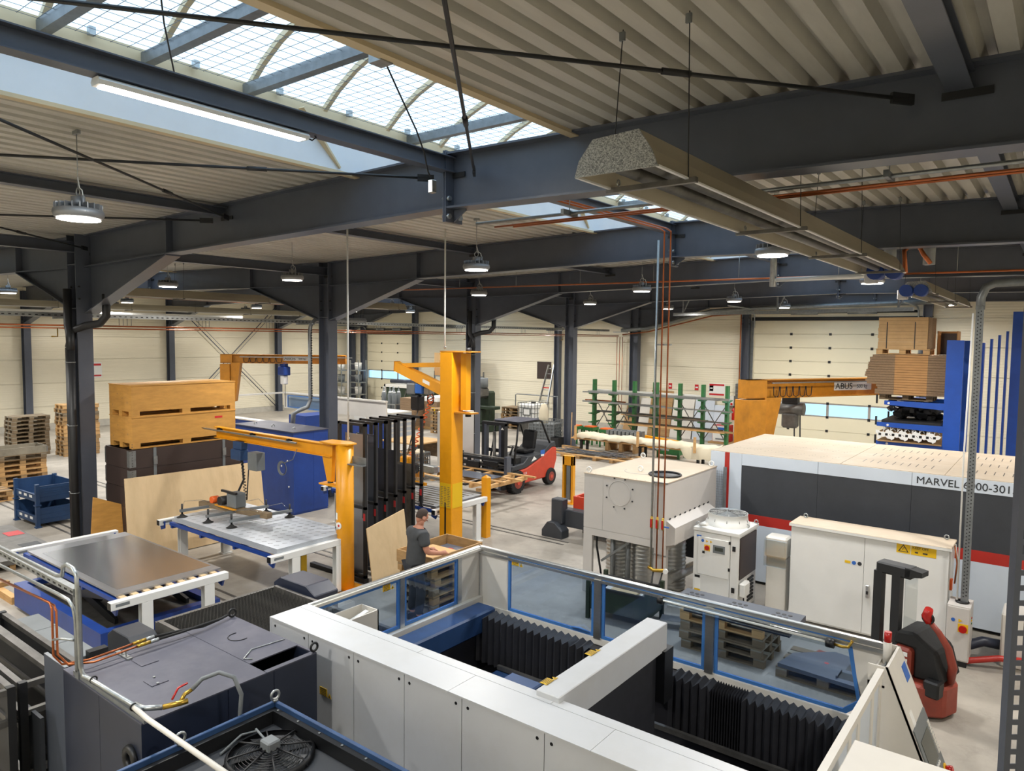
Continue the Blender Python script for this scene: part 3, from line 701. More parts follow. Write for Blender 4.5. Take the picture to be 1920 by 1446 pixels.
GB = thing('motor_cover', 'dark grey chamfered motor cover at the slat table corner', 'machine', (-8.6, 6.1, 0))
MB().prism([(-8.9, .15), (-7.95, .15), (-7.95, .95), (-8.15, 1.05), (-8.75, 1.05), (-8.9, .95)], 'y', 5.95, 6.35).build('shell', 'navy', GB, bevel=.01, world=True)
boxpart('foot', 'steel_black', GB, -8.85, 6.0, 0, -8.0, 6.3, .15, 0, True)
GB2 = thing('motor_cover', 'dark grey chamfered motor cover below the blue lift base', 'machine', (-8.9, 3.95, 0))
MB().prism([(-9.2, .15), (-8.5, .15), (-8.5, .82), (-8.65, .9), (-9.05, .9), (-9.2, .8)], 'y', 3.8, 4.12).build('shell', 'anthracite', GB2, bevel=.01, world=True)
boxpart('foot', 'steel_black', GB2, -9.15, 3.82, 0, -8.55, 4.1, .15, 0, True)

# ---- dark dust collector cabinet
DC = thing('dust_collector', 'tall dark navy cabinet with dusty grey top beside the cutter', 'machine', (-5.6, 3.0, 0))
DX0, DX1, DY0, DY1 = -6.27, -4.95, 2.25, 3.72
def dp(n, mt, *b, bev=0): return boxpart(n, mt, DC, *b, bev, True)
for a, b in ((DX0, -5.62), (-5.615, DX1)): dp('front_panel', 'navy', a, DY0, .05, b, DY0+.02, 1.79)
for a, b in ((DY0+.02, 2.9), (2.905, 3.3), (3.305, DY1)): dp('side_panel', 'navy', DX1-.02, a, .05, DX1, b, 1.79)
dp('back_panel', 'navy', DX0, DY1-.02, .05, DX1-.02, DY1, 1.79); dp('rear_side_panel', 'navy', DX0, DY0+.02, .05, DX0+.02, DY1-.02, 1.79)
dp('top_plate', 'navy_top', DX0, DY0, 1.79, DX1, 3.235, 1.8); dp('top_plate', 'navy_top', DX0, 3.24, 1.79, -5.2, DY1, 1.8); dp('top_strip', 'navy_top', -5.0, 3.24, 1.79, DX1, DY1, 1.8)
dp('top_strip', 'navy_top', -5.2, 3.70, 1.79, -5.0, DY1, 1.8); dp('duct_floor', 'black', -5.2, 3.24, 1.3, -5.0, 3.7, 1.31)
dp('lid_plate', 'navy_top', -6.0, 2.66, 1.8, -5.82, 2.8, 1.806); dp('lid_plate', 'navy_top', -5.56, 2.55, 1.8, -5.42, 2.68, 1.806)
for x, y in ((-4.97, 3.71), (-6.2, 3.69), (-5.55, 2.63), (-5.43, 2.6)):
    if y > 3: MB().ring((x, y, 1.845), .035, .011, 'x', 14, 6).build('lifting_eye', 'black', DC, world=True)
    else: MB().cyl((x, y, 1.806), (x, y, 1.815), .01, 8).build('rivet', 'galv', DC, world=True)
MB().ring((-5.75, 3.48, 1.803), .09, .004, 'z', 20, 5, PI*.9, PI*2.1).build('handle_rim', 'black', DC, world=True)
MB().tube([(-5.25, 3.3, 1.805), (-5.3, 3.25, 1.81), (-5.42, 3.4, 1.805), (-5.38, 3.7, 1.805)], .006, 5).build('loose_wire', 'galv', DC, world=True)
MB().ring((-5.1, DY0-.01, 1.5), .07, .03, 'y', 18, 8).build('pipe_socket', 'black', DC, world=True); dp('label_plate', 'sticker_white', -5.13, DY0-.004, 1.2, -5.03, DY0, 1.32)
text('label_text', 'E1', .05, 'lettering', DC, (-5.11, DY0-.006, 1.24), (1, 0, 0), (0, 0, 1), world=True)
# ---- chiller with roof fan
CH = thing('fan_chiller', 'dark blue-grey chiller with black roof fan guard and lifting eyes', 'machine', (-3.8, 2.6, 0))
FX0, FX1, FY0, FY1, FZ = -4.7, -2.9, 2.36, 3.15, 1.7
def fp(n, mt, *b, bev=0): return boxpart(n, mt, CH, *b, bev, True)
fp('housing', 'navy', FX0, FY0-.5, .05, FX1, FY1, 1.5)
for a in ((FX0, FY0-.5, FX0+.03, FY1), (FX0+.03, FY1-.03, FX1, FY1), (FX1-.03, FY0-.5, FX1, FY1-.03), (FX0+.03, FY0-.5, FX1-.03, FY0-.47)):
    fp('rim', 'blue_bin', a[0], a[1], 1.5, a[2], a[3], FZ, bev=.004)
fp('inner_ledge', 'black', FX0+.03, FY1-.075, 1.5, FX1-.03, FY1-.03, FZ-.04); fp('inner_ledge', 'black', FX0+.03, FY0-.47, 1.5, FX0+.075, FY1-.075, FZ-.04)
fp('fan_deck', 'anthracite', FX0+.03, FY0-.47, 1.5, FX1-.03, FY1-.03, 1.56)
c = (-4.25, 2.8)
MB().lathe([(.3, 0), (.3, .04), (.28, .05)], (c[0], c[1], 1.56), 28).build('fan_ring', 'black', CH, world=True)
m = MB()
for r in [.055+.02*i for i in range(12)]: m.ring((c[0], c[1], 1.64-.0006*(r*20)**2*4), r, .0035, 'z', 28, 4)
m.build('fan_guard', 'black', CH, world=True)
for k in range(8):
    a = k*PI/4+.3; MB().tube([(c[0]+.05*math.cos(a), c[1]+.05*math.sin(a), 1.646), (c[0]+.27*math.cos(a), c[1]+.27*math.sin(a), 1.62), (c[0]+.31*math.cos(a), c[1]+.31*math.sin(a), 1.57)], .007, 5).build('guard_spoke', 'black', CH, world=True)
for k in range(5):
    a = k*2*PI/5; MB().add([(c[0]+.05*math.cos(a), c[1]+.05*math.sin(a), 1.58), (c[0]+.26*math.cos(a), c[1]+.26*math.sin(a), 1.565), (c[0]+.26*math.cos(a+.6), c[1]+.26*math.sin(a+.6), 1.6), (c[0]+.05*math.cos(a+.8), c[1]+.05*math.sin(a+.8), 1.605)], [(0, 1, 2, 3)]).build('fan_blade', 'steel_black', CH, world=True)
fp('fan_motor_box', 'grey_plastic', c[0]-.055, c[1]-.05, 1.63, c[0]+.055, c[1]+.05, 1.7, bev=.01)
for x, y in ((FX0+.03, FY0+.02), (FX0+.02, FY1-.02)):
    MB().ring((x, y, 1.745), .035, .011, 'x', 14, 6).build('lifting_eye', 'galv', CH, world=True); MB().cyl((x, y, 1.695), (x, y, 1.715), .022, 10).build('eye_base', 'galv', CH, world=True)
for k in range(7): MB().cyl((FX0+.1+k*.25, FY1-.05, FZ-.04), (FX0+.1+k*.25, FY1-.05, FZ-.033), .009, 8).build('screw', 'galv', CH, world=True)
MB().tube([(c[0]-.05, c[1]+.0, 1.67), (c[0]-.25, c[1]+.05, 1.66), (c[0]-.32, c[1]+.1, 1.6), (c[0]-.36, c[1]+.0, 1.6), (c[0]-.3, c[1]-.2, 1.57)], .009, 6).build('cable', 'grey_plastic', CH, world=True)

# ---- pipework standing on the cabinet
PW = thing('pipe_stand', 'galvanised perforated strut post with bent conduits on navy cabinet edge', 'pipework', (-6.0, 2.27, 1.8))
def wp(n, mt, pts, r, k=8): return MB().tube(pts, r, k).build(n, mt, PW, world=True)
m = MB(); m.box(-6.04, 2.25, 1.8, -5.98, 2.253, 2.52).box(-6.04, 2.253, 1.8, -6.037, 2.29, 2.52).box(-5.983, 2.253, 1.8, -5.98, 2.29, 2.52).build('strut_post', 'galv_dull', PW, world=True)
for k in range(9): MB().cyl((-6.01, 2.249, 1.86+k*.075), (-6.01, 2.252, 1.86+k*.075), .011, 8).build('strut_hole', 'black', PW, world=True)
boxpart('strut_rail', 'galv', PW, -8.2, 2.24, 2.47, -6.0, 2.29, 2.52, 0, True)
for k in range(20): boxpart('rail_slot', 'black', PW, -8.15+k*.11, 2.238, 2.485, -8.1+k*.11, 2.2405, 2.5, 0, True)
boxpart('base_strut', 'galv_dull', PW, -6.1, 2.26, 1.8, -4.93, 2.3, 1.835, 0, True)
wp('conduit', 'galv', [(-8.2, 2.22, 2.56), (-6.25, 2.22, 2.58), (-6.15, 2.22, 2.6), (-6.12, 2.22, 2.68), (-6.05, 2.22, 2.71), (-5.93, 2.22, 2.7), (-5.88, 2.22, 2.66), (-5.87, 2.22, 2.55), (-5.88, 2.23, 1.95), (-5.86, 2.24, 1.87), (-5.8, 2.26, 1.86), (-5.0, 2.28, 1.87)], .017)
wp('conduit', 'galv', [(-8.2, 2.2, 2.4), (-6.2, 2.2, 2.45), (-5.98, 2.2, 2.45), (-5.93, 2.21, 2.4), (-5.92, 2.22, 2.3), (-5.92, 2.23, 1.9)], .014)
wp('conduit_elbow', 'galv', [(-5.12, 2.29, 1.87), (-5.02, 2.3, 1.87), (-4.98, 2.34, 1.87), (-4.95, 2.4, 1.86)], .02)
wp('drain_pipe', 'offwhite', [(-5.1, 2.27, 1.865), (-4.86, 2.25, 1.87), (-3.0, 2.22, 1.9)], .018)
for x in (-5.75, -5.1): MB().ring((x, 2.27, 1.865), .024, .006, 'x', 14, 5).build('pipe_clamp', 'black', PW, world=True)
for dy, dx in ((0, 0), (.03, .08)):
    wp('copper_line', 'copper', [(-8.2, 2.17+dy, 2.28-dy), (-6.5, 2.17+dy, 2.36-dy), (-6.27, 2.17+dy, 2.37-dy), (-6.23, 2.17+dy, 2.33-dy), (-6.23, 2.17+dy, 1.95), (-6.2+dx*.5, 2.22+dy, 1.87), (-6.15+dx, 2.4, 1.86), (-6.17+dx, 2.75, 1.865)], .009, 7)
    wp('brass_fitting', 'brass', [(-6.17+dx, 2.75, 1.865), (-6.17+dx, 2.86, 1.868)], .016)
    wp('steel_coupling', 'galv', [(-6.17+dx, 2.86, 1.868), (-6.17+dx, 2.93, 1.868)], .018)
    wp('rubber_hose', 'rubber', [(-6.17+dx, 2.93, 1.868), (-6.14+dx*.5, 3.15, 1.86), (-6.12, 3.35, 1.84+dx*.2), (-6.17, 3.55, 1.835), (-6.2, 3.66, 1.84)], .012)
    wp('hose_clamp', 'galv', [(-6.17+dx, 2.66, 1.8), (-6.17+dx, 2.66, 1.865)], .006)
boxpart('hose_bracket', 'galv', PW, -6.25, 2.64, 1.8, -6.02, 2.68, 1.815, 0, True)
wp('ball_valve', 'brass', [(-4.95, 2.4, 1.86), (-4.9, 2.5, 1.865), (-4.88, 2.55, 1.87)], .02); wp('valve_lever', 'ruby', [(-4.93, 2.46, 1.9), (-4.98, 2.53, 1.94), (-4.98, 2.6, 1.95)], .008)
wp('valve_outlet', 'brass', [(-4.9, 2.5, 1.865), (-4.93, 2.55, 1.9), (-4.92, 2.6, 1.92)], .015)
wp('drain_hose', 'grey_plastic', [(-4.92, 2.6, 1.92), (-4.92, 2.68, 1.97), (-4.86, 2.78, 2.0), (-4.76, 2.84, 1.97), (-4.7, 2.86, 1.85), (-4.72, 2.86, 1.72), (-4.74, 2.86, 1.5)], .016)
wp('wall_bracket', 'galv', [(-6.23, 2.17, 2.08), (-6.15, 2.2, 2.1), (-6.04, 2.25, 2.1)], .01)
# ---- dark welded steel bins at the lower left
def steel_bin(x, y, w, d, h, label, rz=0):
    t = thing('steel_rack_bin', label, 'bin', (x, y, 0), rz, 'dark welded steel bins')
    for i in (0, 1):
        for j in (0, 1): boxpart('post', 'steel_black', t, i*(w-.06), j*(d-.06), 0, i*(w-.06)+.06, j*(d-.06)+.06, h)
    for z in (h-.06, h*.8, h*.45, .1):
        for j in (0, 1): boxpart('long_rail', 'steel_raw', t, .06, j*(d-.05), z, w-.06, j*(d-.05)+.05, z+.05)
        for i in (0, 1): boxpart('cross_rail', 'steel_raw', t, i*(w-.05), .06, z, i*(w-.05)+.05, d-.06, z+.05)
    boxpart('side_sheet', 'steel_black', t, .06, d-.03, .1, w-.06, d-.02, h-.06); boxpart('floor_sheet', 'steel_black', t, .05, .05, .08, w-.05, d-.05, .1)
    boxpart('end_sheet', 'steel_black', t, .02, .06, .1, .03, d-.06, h-.06)
    return t
steel_bin(-9.2, 2.52, 2.3, .22, 1.42, 'dark welded steel bin behind the navy cabinet front edge')
steel_bin(-9.1, 2.14, 2.2, .32, 1.52, 'dark welded steel bin holding thin bars, between two others')
steel_bin(-8.6, 1.75, 1.9, .3, 1.6, 'dark welded steel bin with a loose rod across its end')
pl = thing('upright_sheets', 'upright grey-purple steel sheet leaning between bin and navy cabinet', 'sheet', (-6.6, 2.35, 0))
boxpart('sheet', 'steel_dark', pl, -6.75, 2.28, 0, -6.32, 2.31, 1.78, 0, True); boxpart('short_sheet', 'anthracite', pl, -7.05, 2.22, 0, -6.7, 2.25, 1.25, 0, True); boxpart('top_edge', 'galv_dull', pl, -6.75, 2.28, 1.78, -6.32, 2.31, 1.785, 0, True)

# =====================================================================
# SHEET STATION: lift tables, jib cranes, vacuum lifters
# =====================================================================
def lift_table(x, y, label, sheets, blue_base=False):
    """x,y: lower left corner of the sheet; sheet 3.1 x 1.5"""
    t = thing('sheet_table', label, 'table', (x, y, 0))
    for bx in (-.32, 3.3):
        b = boxpart('end_beam', 'white_paint', t, bx, -.18, .84, bx+.11, 1.5, .95, .006)
        boxpart('beam_cap', 'black', b, bx+.006, -.184, .848, bx+.104, -.179, .942); boxpart('maker_label', 'grey_plastic', b, bx+.11, -.12, .88, bx+.112, .06, .92)
        for yy in (.22, 1.12):
            m = MB(); m.box(bx, yy, .02, bx+.012, yy+.15, .84).box(bx+.1, yy, .02, bx+.112, yy+.15, .84).box(bx+.012, yy+.07, .02, bx+.1, yy+.08, .76)
            m.build('leg', 'white_paint', t); boxpart('foot_plate', 'white_paint', t, bx-.04, yy-.03, 0, bx+.15, yy+.18, .02)
    for yy in (-.02, .35, .75, 1.15, 1.44): boxpart('long_rail', 'blue', t, -.15, yy, .84, 3.25, yy+.06, .9)
    for k in range(9):
        boxpart('support_block', 'ply_pale', t, 3.1, .02+k*.165, .9, 3.24, .1+k*.165, .93)
    for xx in (-.15, .9, 2.0, 3.19): boxpart('cross_rail', 'blue', t, xx, 0, .78, xx+.06, 1.5, .84)
    for xx, s in ((-.2, -1), (3.22, 1)):
        for yy in (-.1, 1.42): MB().prism([(xx, .78), (xx+s*.12, .74), (xx+s*.16, .84), (xx, .92)], 'y', yy, yy+.03).build('hook_bracket', 'blue', t)
    if blue_base:
        for yy in (-.15, 1.45): boxpart('base_beam', 'blue', t, -.2, yy, .05, 3.0, yy+.14, .42)
        for xx in (-.2, 2.86): boxpart('base_beam', 'blue', t, xx, -.01, .05, xx+.14, 1.45, .42)
        boxpart('base_deck', 'steel_raw', t, -.06, -.01, .3, 2.86, 1.45, .34)
        for k, yy in enumerate((.15, 1.2)):
            MB().bar((.2, yy, .36), (2.6, yy, .78), .05, .12).build('scissor_arm', 'black', t); MB().bar((2.6, yy+.08, .36), (.2, yy+.08, .78), .05, .12).build('scissor_arm', 'black', t)
        MB().cyl((1.0, .4, .5), (1.6, .4, .5), .13, 16).build('hydraulic_pump', 'steel_black', t)
        for k in range(4): MB().cyl((3.0, -.0+k*.45, .25), (3.006, -.0+k*.45, .25), .03, 10).build('bolt_hole', 'black', t)
    return t
lift_table(-13.2, 4.28, 'white-legged sheet table on a blue scissor lift base near the navy cabinet', 1, True)
lift_table(-13.32, 6.76, 'white-legged sheet table under the film-covered sheets and suction lifter', 1)
lift_table(-13.5, 10.72, 'white-legged sheet table behind the square yellow crane column', 1)
def sheet(name, mat, x0, y0, z0, x1, y1, z1, label):
    t = thing(name, label, 'sheet', ((x0+x1)/2, (y0+y1)/2, z0)); boxpart('plate', mat, t, x0, y0, z0, x1, y1, z1, 0, True); return t
t = sheet('steel_sheet', 'steel_sheet', -13.2, 4.28, .93, -10.05, 5.8, .955, 'dull grey steel sheet lying on the near table')
t = sheet('steel_sheet', 'steel_sheet_bright', -12.9, 4.38, .9555, -10.25, 5.76, .9575, 'thin shiny steel sheet lying on top of a dull one')
t = thing('sheet_stack', 'thick stack of film-covered aluminium sheets below the suction lifter', 'sheets', (-11.6, 7.5, .93))
for k in range(7): boxpart('sheet', 'film_grey', t, -13.32+.004*(k % 2), 6.76, .93+k*.014, -10.0, 8.26, .942+k*.014, 0, True)
for r in range(9):
    for k in range(18):
        u, v = -13.2+k*.175, 6.85+r*.16
        MB().bar((u, v, 1.0285), (u+.05, v+.06, 1.0285), .012, .0006).build('film_print', 'grey_plastic', t, world=True)
t = thing('sheet_stack', 'stack of grey striped sheets beside the square yellow column', 'sheets', (-11.8, 11.4, .93))
for k in range(4): boxpart('sheet', 'steel_sheet', t, -13.5, 10.72, .93+k*.012, -10.25, 12.2, .94+k*.012, 0, True)
for k in range(9): boxpart('spacer_slat', 'wood_grey', t, -13.3, 10.8+k*.16, .977, -10.4, 10.83+k*.16, .985, 0, True)

# ---- jib crane 1 (round column)
J1 = thing('jib_crane', 'yellow jib crane on a round column with weight stickers', 'crane', (-9.97, 8.12, 0))
MB().cyl((0, 0, .02), (0, 0, 2.6), .155, 28).build('column', 'crane_yellow', J1); boxpart('base_plate', 'crane_yellow', J1, -.3, -.3, 0, .3, .3, .02)
MB().prism([(-.5, -.16), (-.1, -.2), (.18, -.1), (.18, .12), (-.1, .2), (-.5, .12)], 'z', 2.6, 2.625).build('top_plate', 'crane_yellow', J1)
a = MB(); a.box(-4.1, -.1, 2.56, -.28, .02, 2.575).box(-4.1, -.045, 2.36, -.28, -.035, 2.56).box(-4.1, -.1, 2.345, -.28, .02, 2.36); arm = a.build('arm', 'crane_yellow', J1)
MB().prism([(-.62, 2.56), (-.26, 2.56), (-.3, 1.9), (-.42, 1.9)], 'y', -.06, .02).build('arm_bracket', 'crane_yellow', J1)
boxpart('pivot_plate', 'crane_yellow', J1, -.55, -.14, 1.84, .05, .08, 1.87); MB().cyl((-.36, -.03, 1.8), (-.36, -.03, 1.9), .05, 12).build('pivot', 'steel_black', J1)
boxpart('cable_rail', 'galv', J1, -4.4, -.16, 2.5, -1.2, -.12, 2.53); MB().tube([(-4.5, -.14, 2.52), (-4.2, -.14, 2.515)], .012, 6).build('rail_end', 'wood_old', J1)
for k in range(3): boxpart('rail_hanger', 'black', J1, -3.9+k*1.2, -.15, 2.5, -3.86+k*1.2, -.04, 2.57)
for k in range(4): MB().ring((-1.6-.01*k, -.16, 2.0), .11+.008*k, .008, 'y', 18, 5).build('cable_coil', 'grey_plastic', J1)
MB().tube([(-1.2, -.13, 2.4), (-1.3, -.15, 2.2), (-1.55, -.16, 2.11)], .008, 5).build('cable', 'grey_plastic', J1)
boxpart('side_clamp', 'galv_dull', J1, .12, -.06, 2.26, .5, .06, 2.28); boxpart('side_clamp_plate', 'galv_dull', J1, .12, .05, 2.28, .5, .06, 2.4)
for z, s, mt in ((1.1, 'kg', 'sticker_white'), (1.28, 'SI', 'sticker_white')):
    m = MB()
    vs = []
    for k in range(7):
        an = -2.25+k*.1; vs += [(.157*math.cos(an), .157*math.sin(an), z), (.157*math.cos(an), .157*math.sin(an), z+.12)]
    m.add(vs, [(2*k, 2*k+2, 2*k+3, 2*k+1) for k in range(6)]); m.build('weight_sticker', mt, J1)
text('weight_text', 'kg', .11, 'lettering', J1, (-.085, -.152, 1.12), (.84, -.5, 0), (0, 0, 1))
MB().cyl((.02, -.152, 1.18), (.021, -.159, 1.18), .06, 20).build('round_sticker', 'sticker_white', J1); MB().cyl((.021, -.159, 1.18), (.0212, -.1605, 1.18), .022, 14).build('round_sticker_dot', 'sticker_red', J1)
# trolley, hoist and suction lifter on crane 1
L1 = thing('vacuum_lifter', 'old brown vacuum sheet lifter with six black suction cups on film-covered sheets', 'lifter', (-12.4, 7.6, 1.03))
def lift(nm, mt, pts, r, k=6): return MB().tube(pts, r, k).build(nm, mt, L1, world=True)
boxpart('trolley', 'blue_bin', L1, -13.25, 7.95, 2.2, -12.95, 8.1, 2.36, .01, True); boxpart('hoist_body', 'blue_bin', L1, -13.3, 7.92, 1.98, -12.95, 8.12, 2.2, .02, True)
boxpart('control_box', 'grey_plastic', L1, -12.65, 7.9, 1.85, -12.35, 8.1, 2.2, .01, True)
lift('hose', 'black', [(-13.0, 8.0, 2.0), (-12.95, 8.0, 1.6), (-13.0, 7.9, 1.35), (-13.2, 7.75, 1.2), (-13.35, 7.6, 1.16)], .022, 8)
lift('chain', 'steel_black', [(-12.75, 8.0, 2.0), (-12.45, 7.75, 1.3)], .012)
lift('spring_cable', 'black', [(-13.0+.45*i/60+.03*math.cos(i*1.3), 8.0-.2*i/60+.03*math.sin(i*1.3), 2.0-.7*i/60) for i in range(61)], .008, 5)
m = MB(); m.bar((-13.4, 7.35, 1.17), (-11.5, 7.62, 1.17), .12, .1); m.build('main_beam', 'wood_old', L1, world=True); boxpart('beam_stripe', 'crane_yellow', L1, -12.9, 7.34, 1.2, -12.2, 7.38, 1.225, 0, True)
for x, y in ((-13.1, 7.4), (-12.35, 7.5), (-11.7, 7.58)):
    MB().bar((x-.08, y-.6, 1.15), (x+.08, y+.6, 1.15), .05, .05).build('cross_arm', 'grey_plastic', L1, world=True)
    for s in (-1, 1):
        cx, cy = x+s*.075, y+s*.56
        MB().lathe([(.0, .06), (.03, .05), (.05, .025), (.1, .0)], (cx, cy, 1.03), 16).build('suction_cup', 'rubber', L1, world=True)
        MB().cyl((cx, cy, 1.07), (cx, cy, 1.28), .018, 8).build('cup_stem', 'steel_black', L1, world=True)
        lift('vacuum_hose', 'clear_plastic', [(cx, cy, 1.15), (cx-.1, cy-s*.1, 1.3), (x-.1, y+s*.15, 1.28), (x, y, 1.2)], .009)
boxpart('pump', 'grey_plastic', L1, -12.55, 7.38, 1.22, -12.25, 7.62, 1.5, .02, True); MB().cyl((-12.75, 7.36, 1.3), (-12.75, 7.6, 1.3), .09, 16).build('motor', 'steel_black', L1, world=True); MB().cyl((-13.05, 7.36, 1.28), (-13.05, 7.5, 1.28), .07, 14).build('gauge', 'orange', L1, world=True)
boxpart('pump_frame', 'steel_black', L1, -12.7, 7.36, 1.5, -12.2, 7.4, 1.54, 0, True)
# ---- jib crane 2 (square column)
J2 = thing('jib_crane', 'yellow jib crane on a tall square column with rule plate', 'crane', (-9.82, 10.72, 0))
boxpart('column', 'crane_yellow', J2, -.17, -.17, .02, .17, .17, 4.2, .012); boxpart('base_plate', 'crane_yellow', J2, -.35, -.35, 0, .35, .35, .02)
boxpart('rule_plate', 'sign_yellow', J2, .171, -.15, 1.05, .174, .15, 1.55); boxpart('rule_plate', 'sign_yellow', J2, -.15, -.174, 1.05, .15, -.171, 1.55)
for c_ in range(3):
    for k in range(12):
        boxpart('rule_print', 'wood_old', J2, -.13+c_*.095, -.1755, 1.08+k*.035, -.13+c_*.095+.05+.03*((k*7+c_) % 3)/3, -.1745, 1.092+k*.035)
boxpart('key_slot', 'black', J2, -.02, -.175, .02, .02, -.172, 1.15); boxpart('top_plate', 'crane_orange', J2, -.17, -.17, 4.2, .62, .17, 4.22)
boxpart('pivot_post', 'crane_yellow', J2, .3, -.06, 3.05, .44, .08, 4.18); boxpart('pivot_plate', 'crane_orange', J2, .17, -.12, 2.98, .62, .12, 3.01)
for z in (2.95, 4.24): MB().cyl((.45, 0, z-.03), (.45, 0, z+.05), .06, 12).build('pivot', 'steel_black', J2)
P0, P1 = Vector((.37, .1, 3.3)), Vector((-1.9, 1.6, 3.62))
P0 = Vector((.3, .14, 3.2)); P1 = Vector((-3.48, 1.78, 3.75))
MB().bar(P0, P1, .14, .24).build('arm', 'crane_yellow', J2); MB().bar(P0+Vector((0, 0, .75)), P0+(P1-P0)*.9+Vector((0, 0, .1)), .08, .1).build('tie_brace', 'crane_yellow', J2)
MB().bar(P1, P1+(P1-P0).normalized()*.03, .16, .26).build('arm_end', 'crane_orange', J2); MB().bar(P0+(P1-P0)*.45-Vector((0, .075, 0)), P0+(P1-P0)*.55-Vector((0, .075, 0)), .004, .08).build('badge', 'sticker_white', J2)
L2 = thing('vacuum_lifter', 'yellow vacuum lifter on an electric hoist with blue label and orange spiral hose', 'lifter', (-12.0, 11.7, 1.0))
def l2(nm, mt, pts, r, k=6): return MB().tube(pts, r, k).build(nm, mt, L2, world=True)
hx, hy = -12.1, 12.0
boxpart('hoist_motor', 'galv_dull', L2, hx-.25, hy-.12, 3.13, hx+.05, hy+.12, 3.4, .03, True); boxpart('hoist_label', 'sticker_blue', L2, hx+.05, hy-.13, 3.17, hx+.3, hy+.13, 3.4, .02, True)
boxpart('chain_bag', 'black', L2, hx-.12, hy-.12, 2.77, hx+.16, hy+.12, 3.13, .04, True); boxpart('hoist_gear', 'galv', L2, hx+.3, hy-.1, 3.15, hx+.5, hy+.1, 3.35, .03, True)
for k in range(6): l2('festoon_cable', 'black', [(hx+.0+k*.13, hy, 3.47), (hx+.03+k*.13, hy, 3.33), (hx+.07+k*.13, hy, 3.3), (hx+.1+k*.13, hy, 3.35), (hx+.13+k*.13, hy, 3.47)], .01, 5)
l2('lift_chain', 'steel_raw', [(hx+.05, hy, 2.8), (hx+.0, hy-.3, 1.75)], .014)
l2('spiral_hose', 'orange', [(hx+.5-.38*i/90+.05*math.cos(i*.9), hy-.35*i/90+.05*math.sin(i*.9), 3.1-1.45*i/90) for i in range(91)], .014, 6)
for k in range(3): MB().ring((hx+.45, hy, 3.1-.04*k), .1, .012, 'y', 16, 5).build('hose_loop', 'orange' if k == 1 else 'black', L2, world=True)
bx, by = hx+.05, hy-.35
boxpart('lifter_head', 'crane_yellow', L2, bx-.15, by-.12, 1.5, bx+.15, by+.12, 1.72, .03, True); boxpart('lifter_body', 'crane_yellow', L2, bx-.5, by-.06, 1.28, bx+.5, by+.06, 1.42, .01, True)
for s in (-1, 1): MB().cyl((bx+s*.33, by-.13, 1.48), (bx+s*.33, by+.13, 1.48), .12, 16).build('vacuum_tank', 'steel_black', L2, world=True)
MB().bar((bx-.8, by-.25, 1.25), (bx+.9, by-.3, 1.22), .06, .06).build('long_beam', 'crane_yellow', L2, world=True); MB().bar((bx-.6, by+.3, 1.25), (bx+1.1, by+.2, 1.25), .06, .06).build('long_beam', 'galv', L2, world=True)
for x, y in ((bx-.55, by-.3), (bx+.45, by-.32), (bx+1.0, by+.2), (bx-.3, by+.3)):
    MB().cyl((x, y, 1.02), (x, y, 1.24), .02, 8).build('cup_stem', 'steel_raw', L2, world=True); MB().ring((x, y, 1.1), .05, .01, 'x', 10, 5).build('stem_knob', 'red_dull', L2, world=True)
    MB().lathe([(0, .05), (.06, .04), (.11, .0)], (x, y, .985), 16).build('suction_cup', 'offwhite', L2, world=True)
for k in range(7): l2('air_hose', 'clear_plastic', [(bx+.1, by, 1.6), (bx+.3+.05*k, by-.1, 1.58), (bx+.4+.06*k, by-.25, 1.35), (bx+.2+.1*k, by-.3, 1.26)], .008, 5)
boxpart('control_panel', 'galv', L2, bx+.4, by-.05, 1.42, bx+.9, by+.1, 1.58, .01, True)
# ---- posts
t = thing('guard_post', 'yellow square guard post with pointed cap beside the sheet table', 'post', (-10.2, 12.3, 0))
boxpart('post', 'crane_yellow', t, -.075, -.075, 0, .075, .075, 1.36); MB().add([(-.075, -.075, 1.36), (.075, -.075, 1.36), (.075, .075, 1.36), (-.075, .075, 1.36), (0, 0, 1.42)], [(0, 1, 4), (1, 2, 4), (2, 3, 4), (3, 0, 4)]).build('cap', 'crane_yellow', t)
t = thing('guard_post', 'yellow U-shaped sensor post with grey strip near the red trough', 'post', (-10.6, 16.3, 0))
for s in (-1, 1): boxpart('side', 'crane_yellow', t, s*.14-.03, -.06, 0, s*.14+.03, .06, 1.3)
boxpart('head', 'crane_yellow', t, -.17, -.06, 1.05, .17, .06, 1.32, .01); boxpart('sensor_strip', 'grey_plastic', t, -.06, -.02, .1, .06, .05, 1.05); boxpart('back', 'black', t, -.11, .05, .1, .11, .06, 1.05); boxpart('foot', 'crane_yellow', t, -.22, -.12, 0, .22, .12, .02)
t = thing('light_curtain_post', 'slim yellow light curtain post with black windows at a table end', 'post', (-10.62, 7.72, 0), -.6)
boxpart('housing', 'sign_yellow', t, -.09, -.05, .02, .09, .05, .74, .005)
for z0, z1, mt in ((.02, .16, 'sticker_white'), (.16, .18, 'black'), (.0, .02, 'black'), (.56, .7, 'black')): boxpart('window', mt, t, -.07, -.054, z0, .07, -.05, z1)
boxpart('centre_line', 'black', t, -.006, -.053, .18, .006, -.05, .56); boxpart('label', 'sticker_white', t, .0, -.056, .58, .05, -.053, .66)
t = thing('bollard', 'short yellow round bollard beside grey cabinets', 'bollard', (-11.45, 3.72, 0)); MB().cyl((0, 0, 0), (0, 0, .4), .07, 16).build('tube', 'sign_yellow', t); MB().cyl((0, 0, .4), (0, 0, .42), .075, 16).build('cap', 'steel_raw', t)
t = thing('control_cabinet', 'row of low grey control cabinets beside the blue lift base', 'cabinet', (-9.6, 3.4, 0))
for k in range(3): boxpart('cabinet_body', 'grey_plastic', t, -10.35+k*.6, 3.2, .05, -9.77+k*.6, 3.45, .88, .004, True)
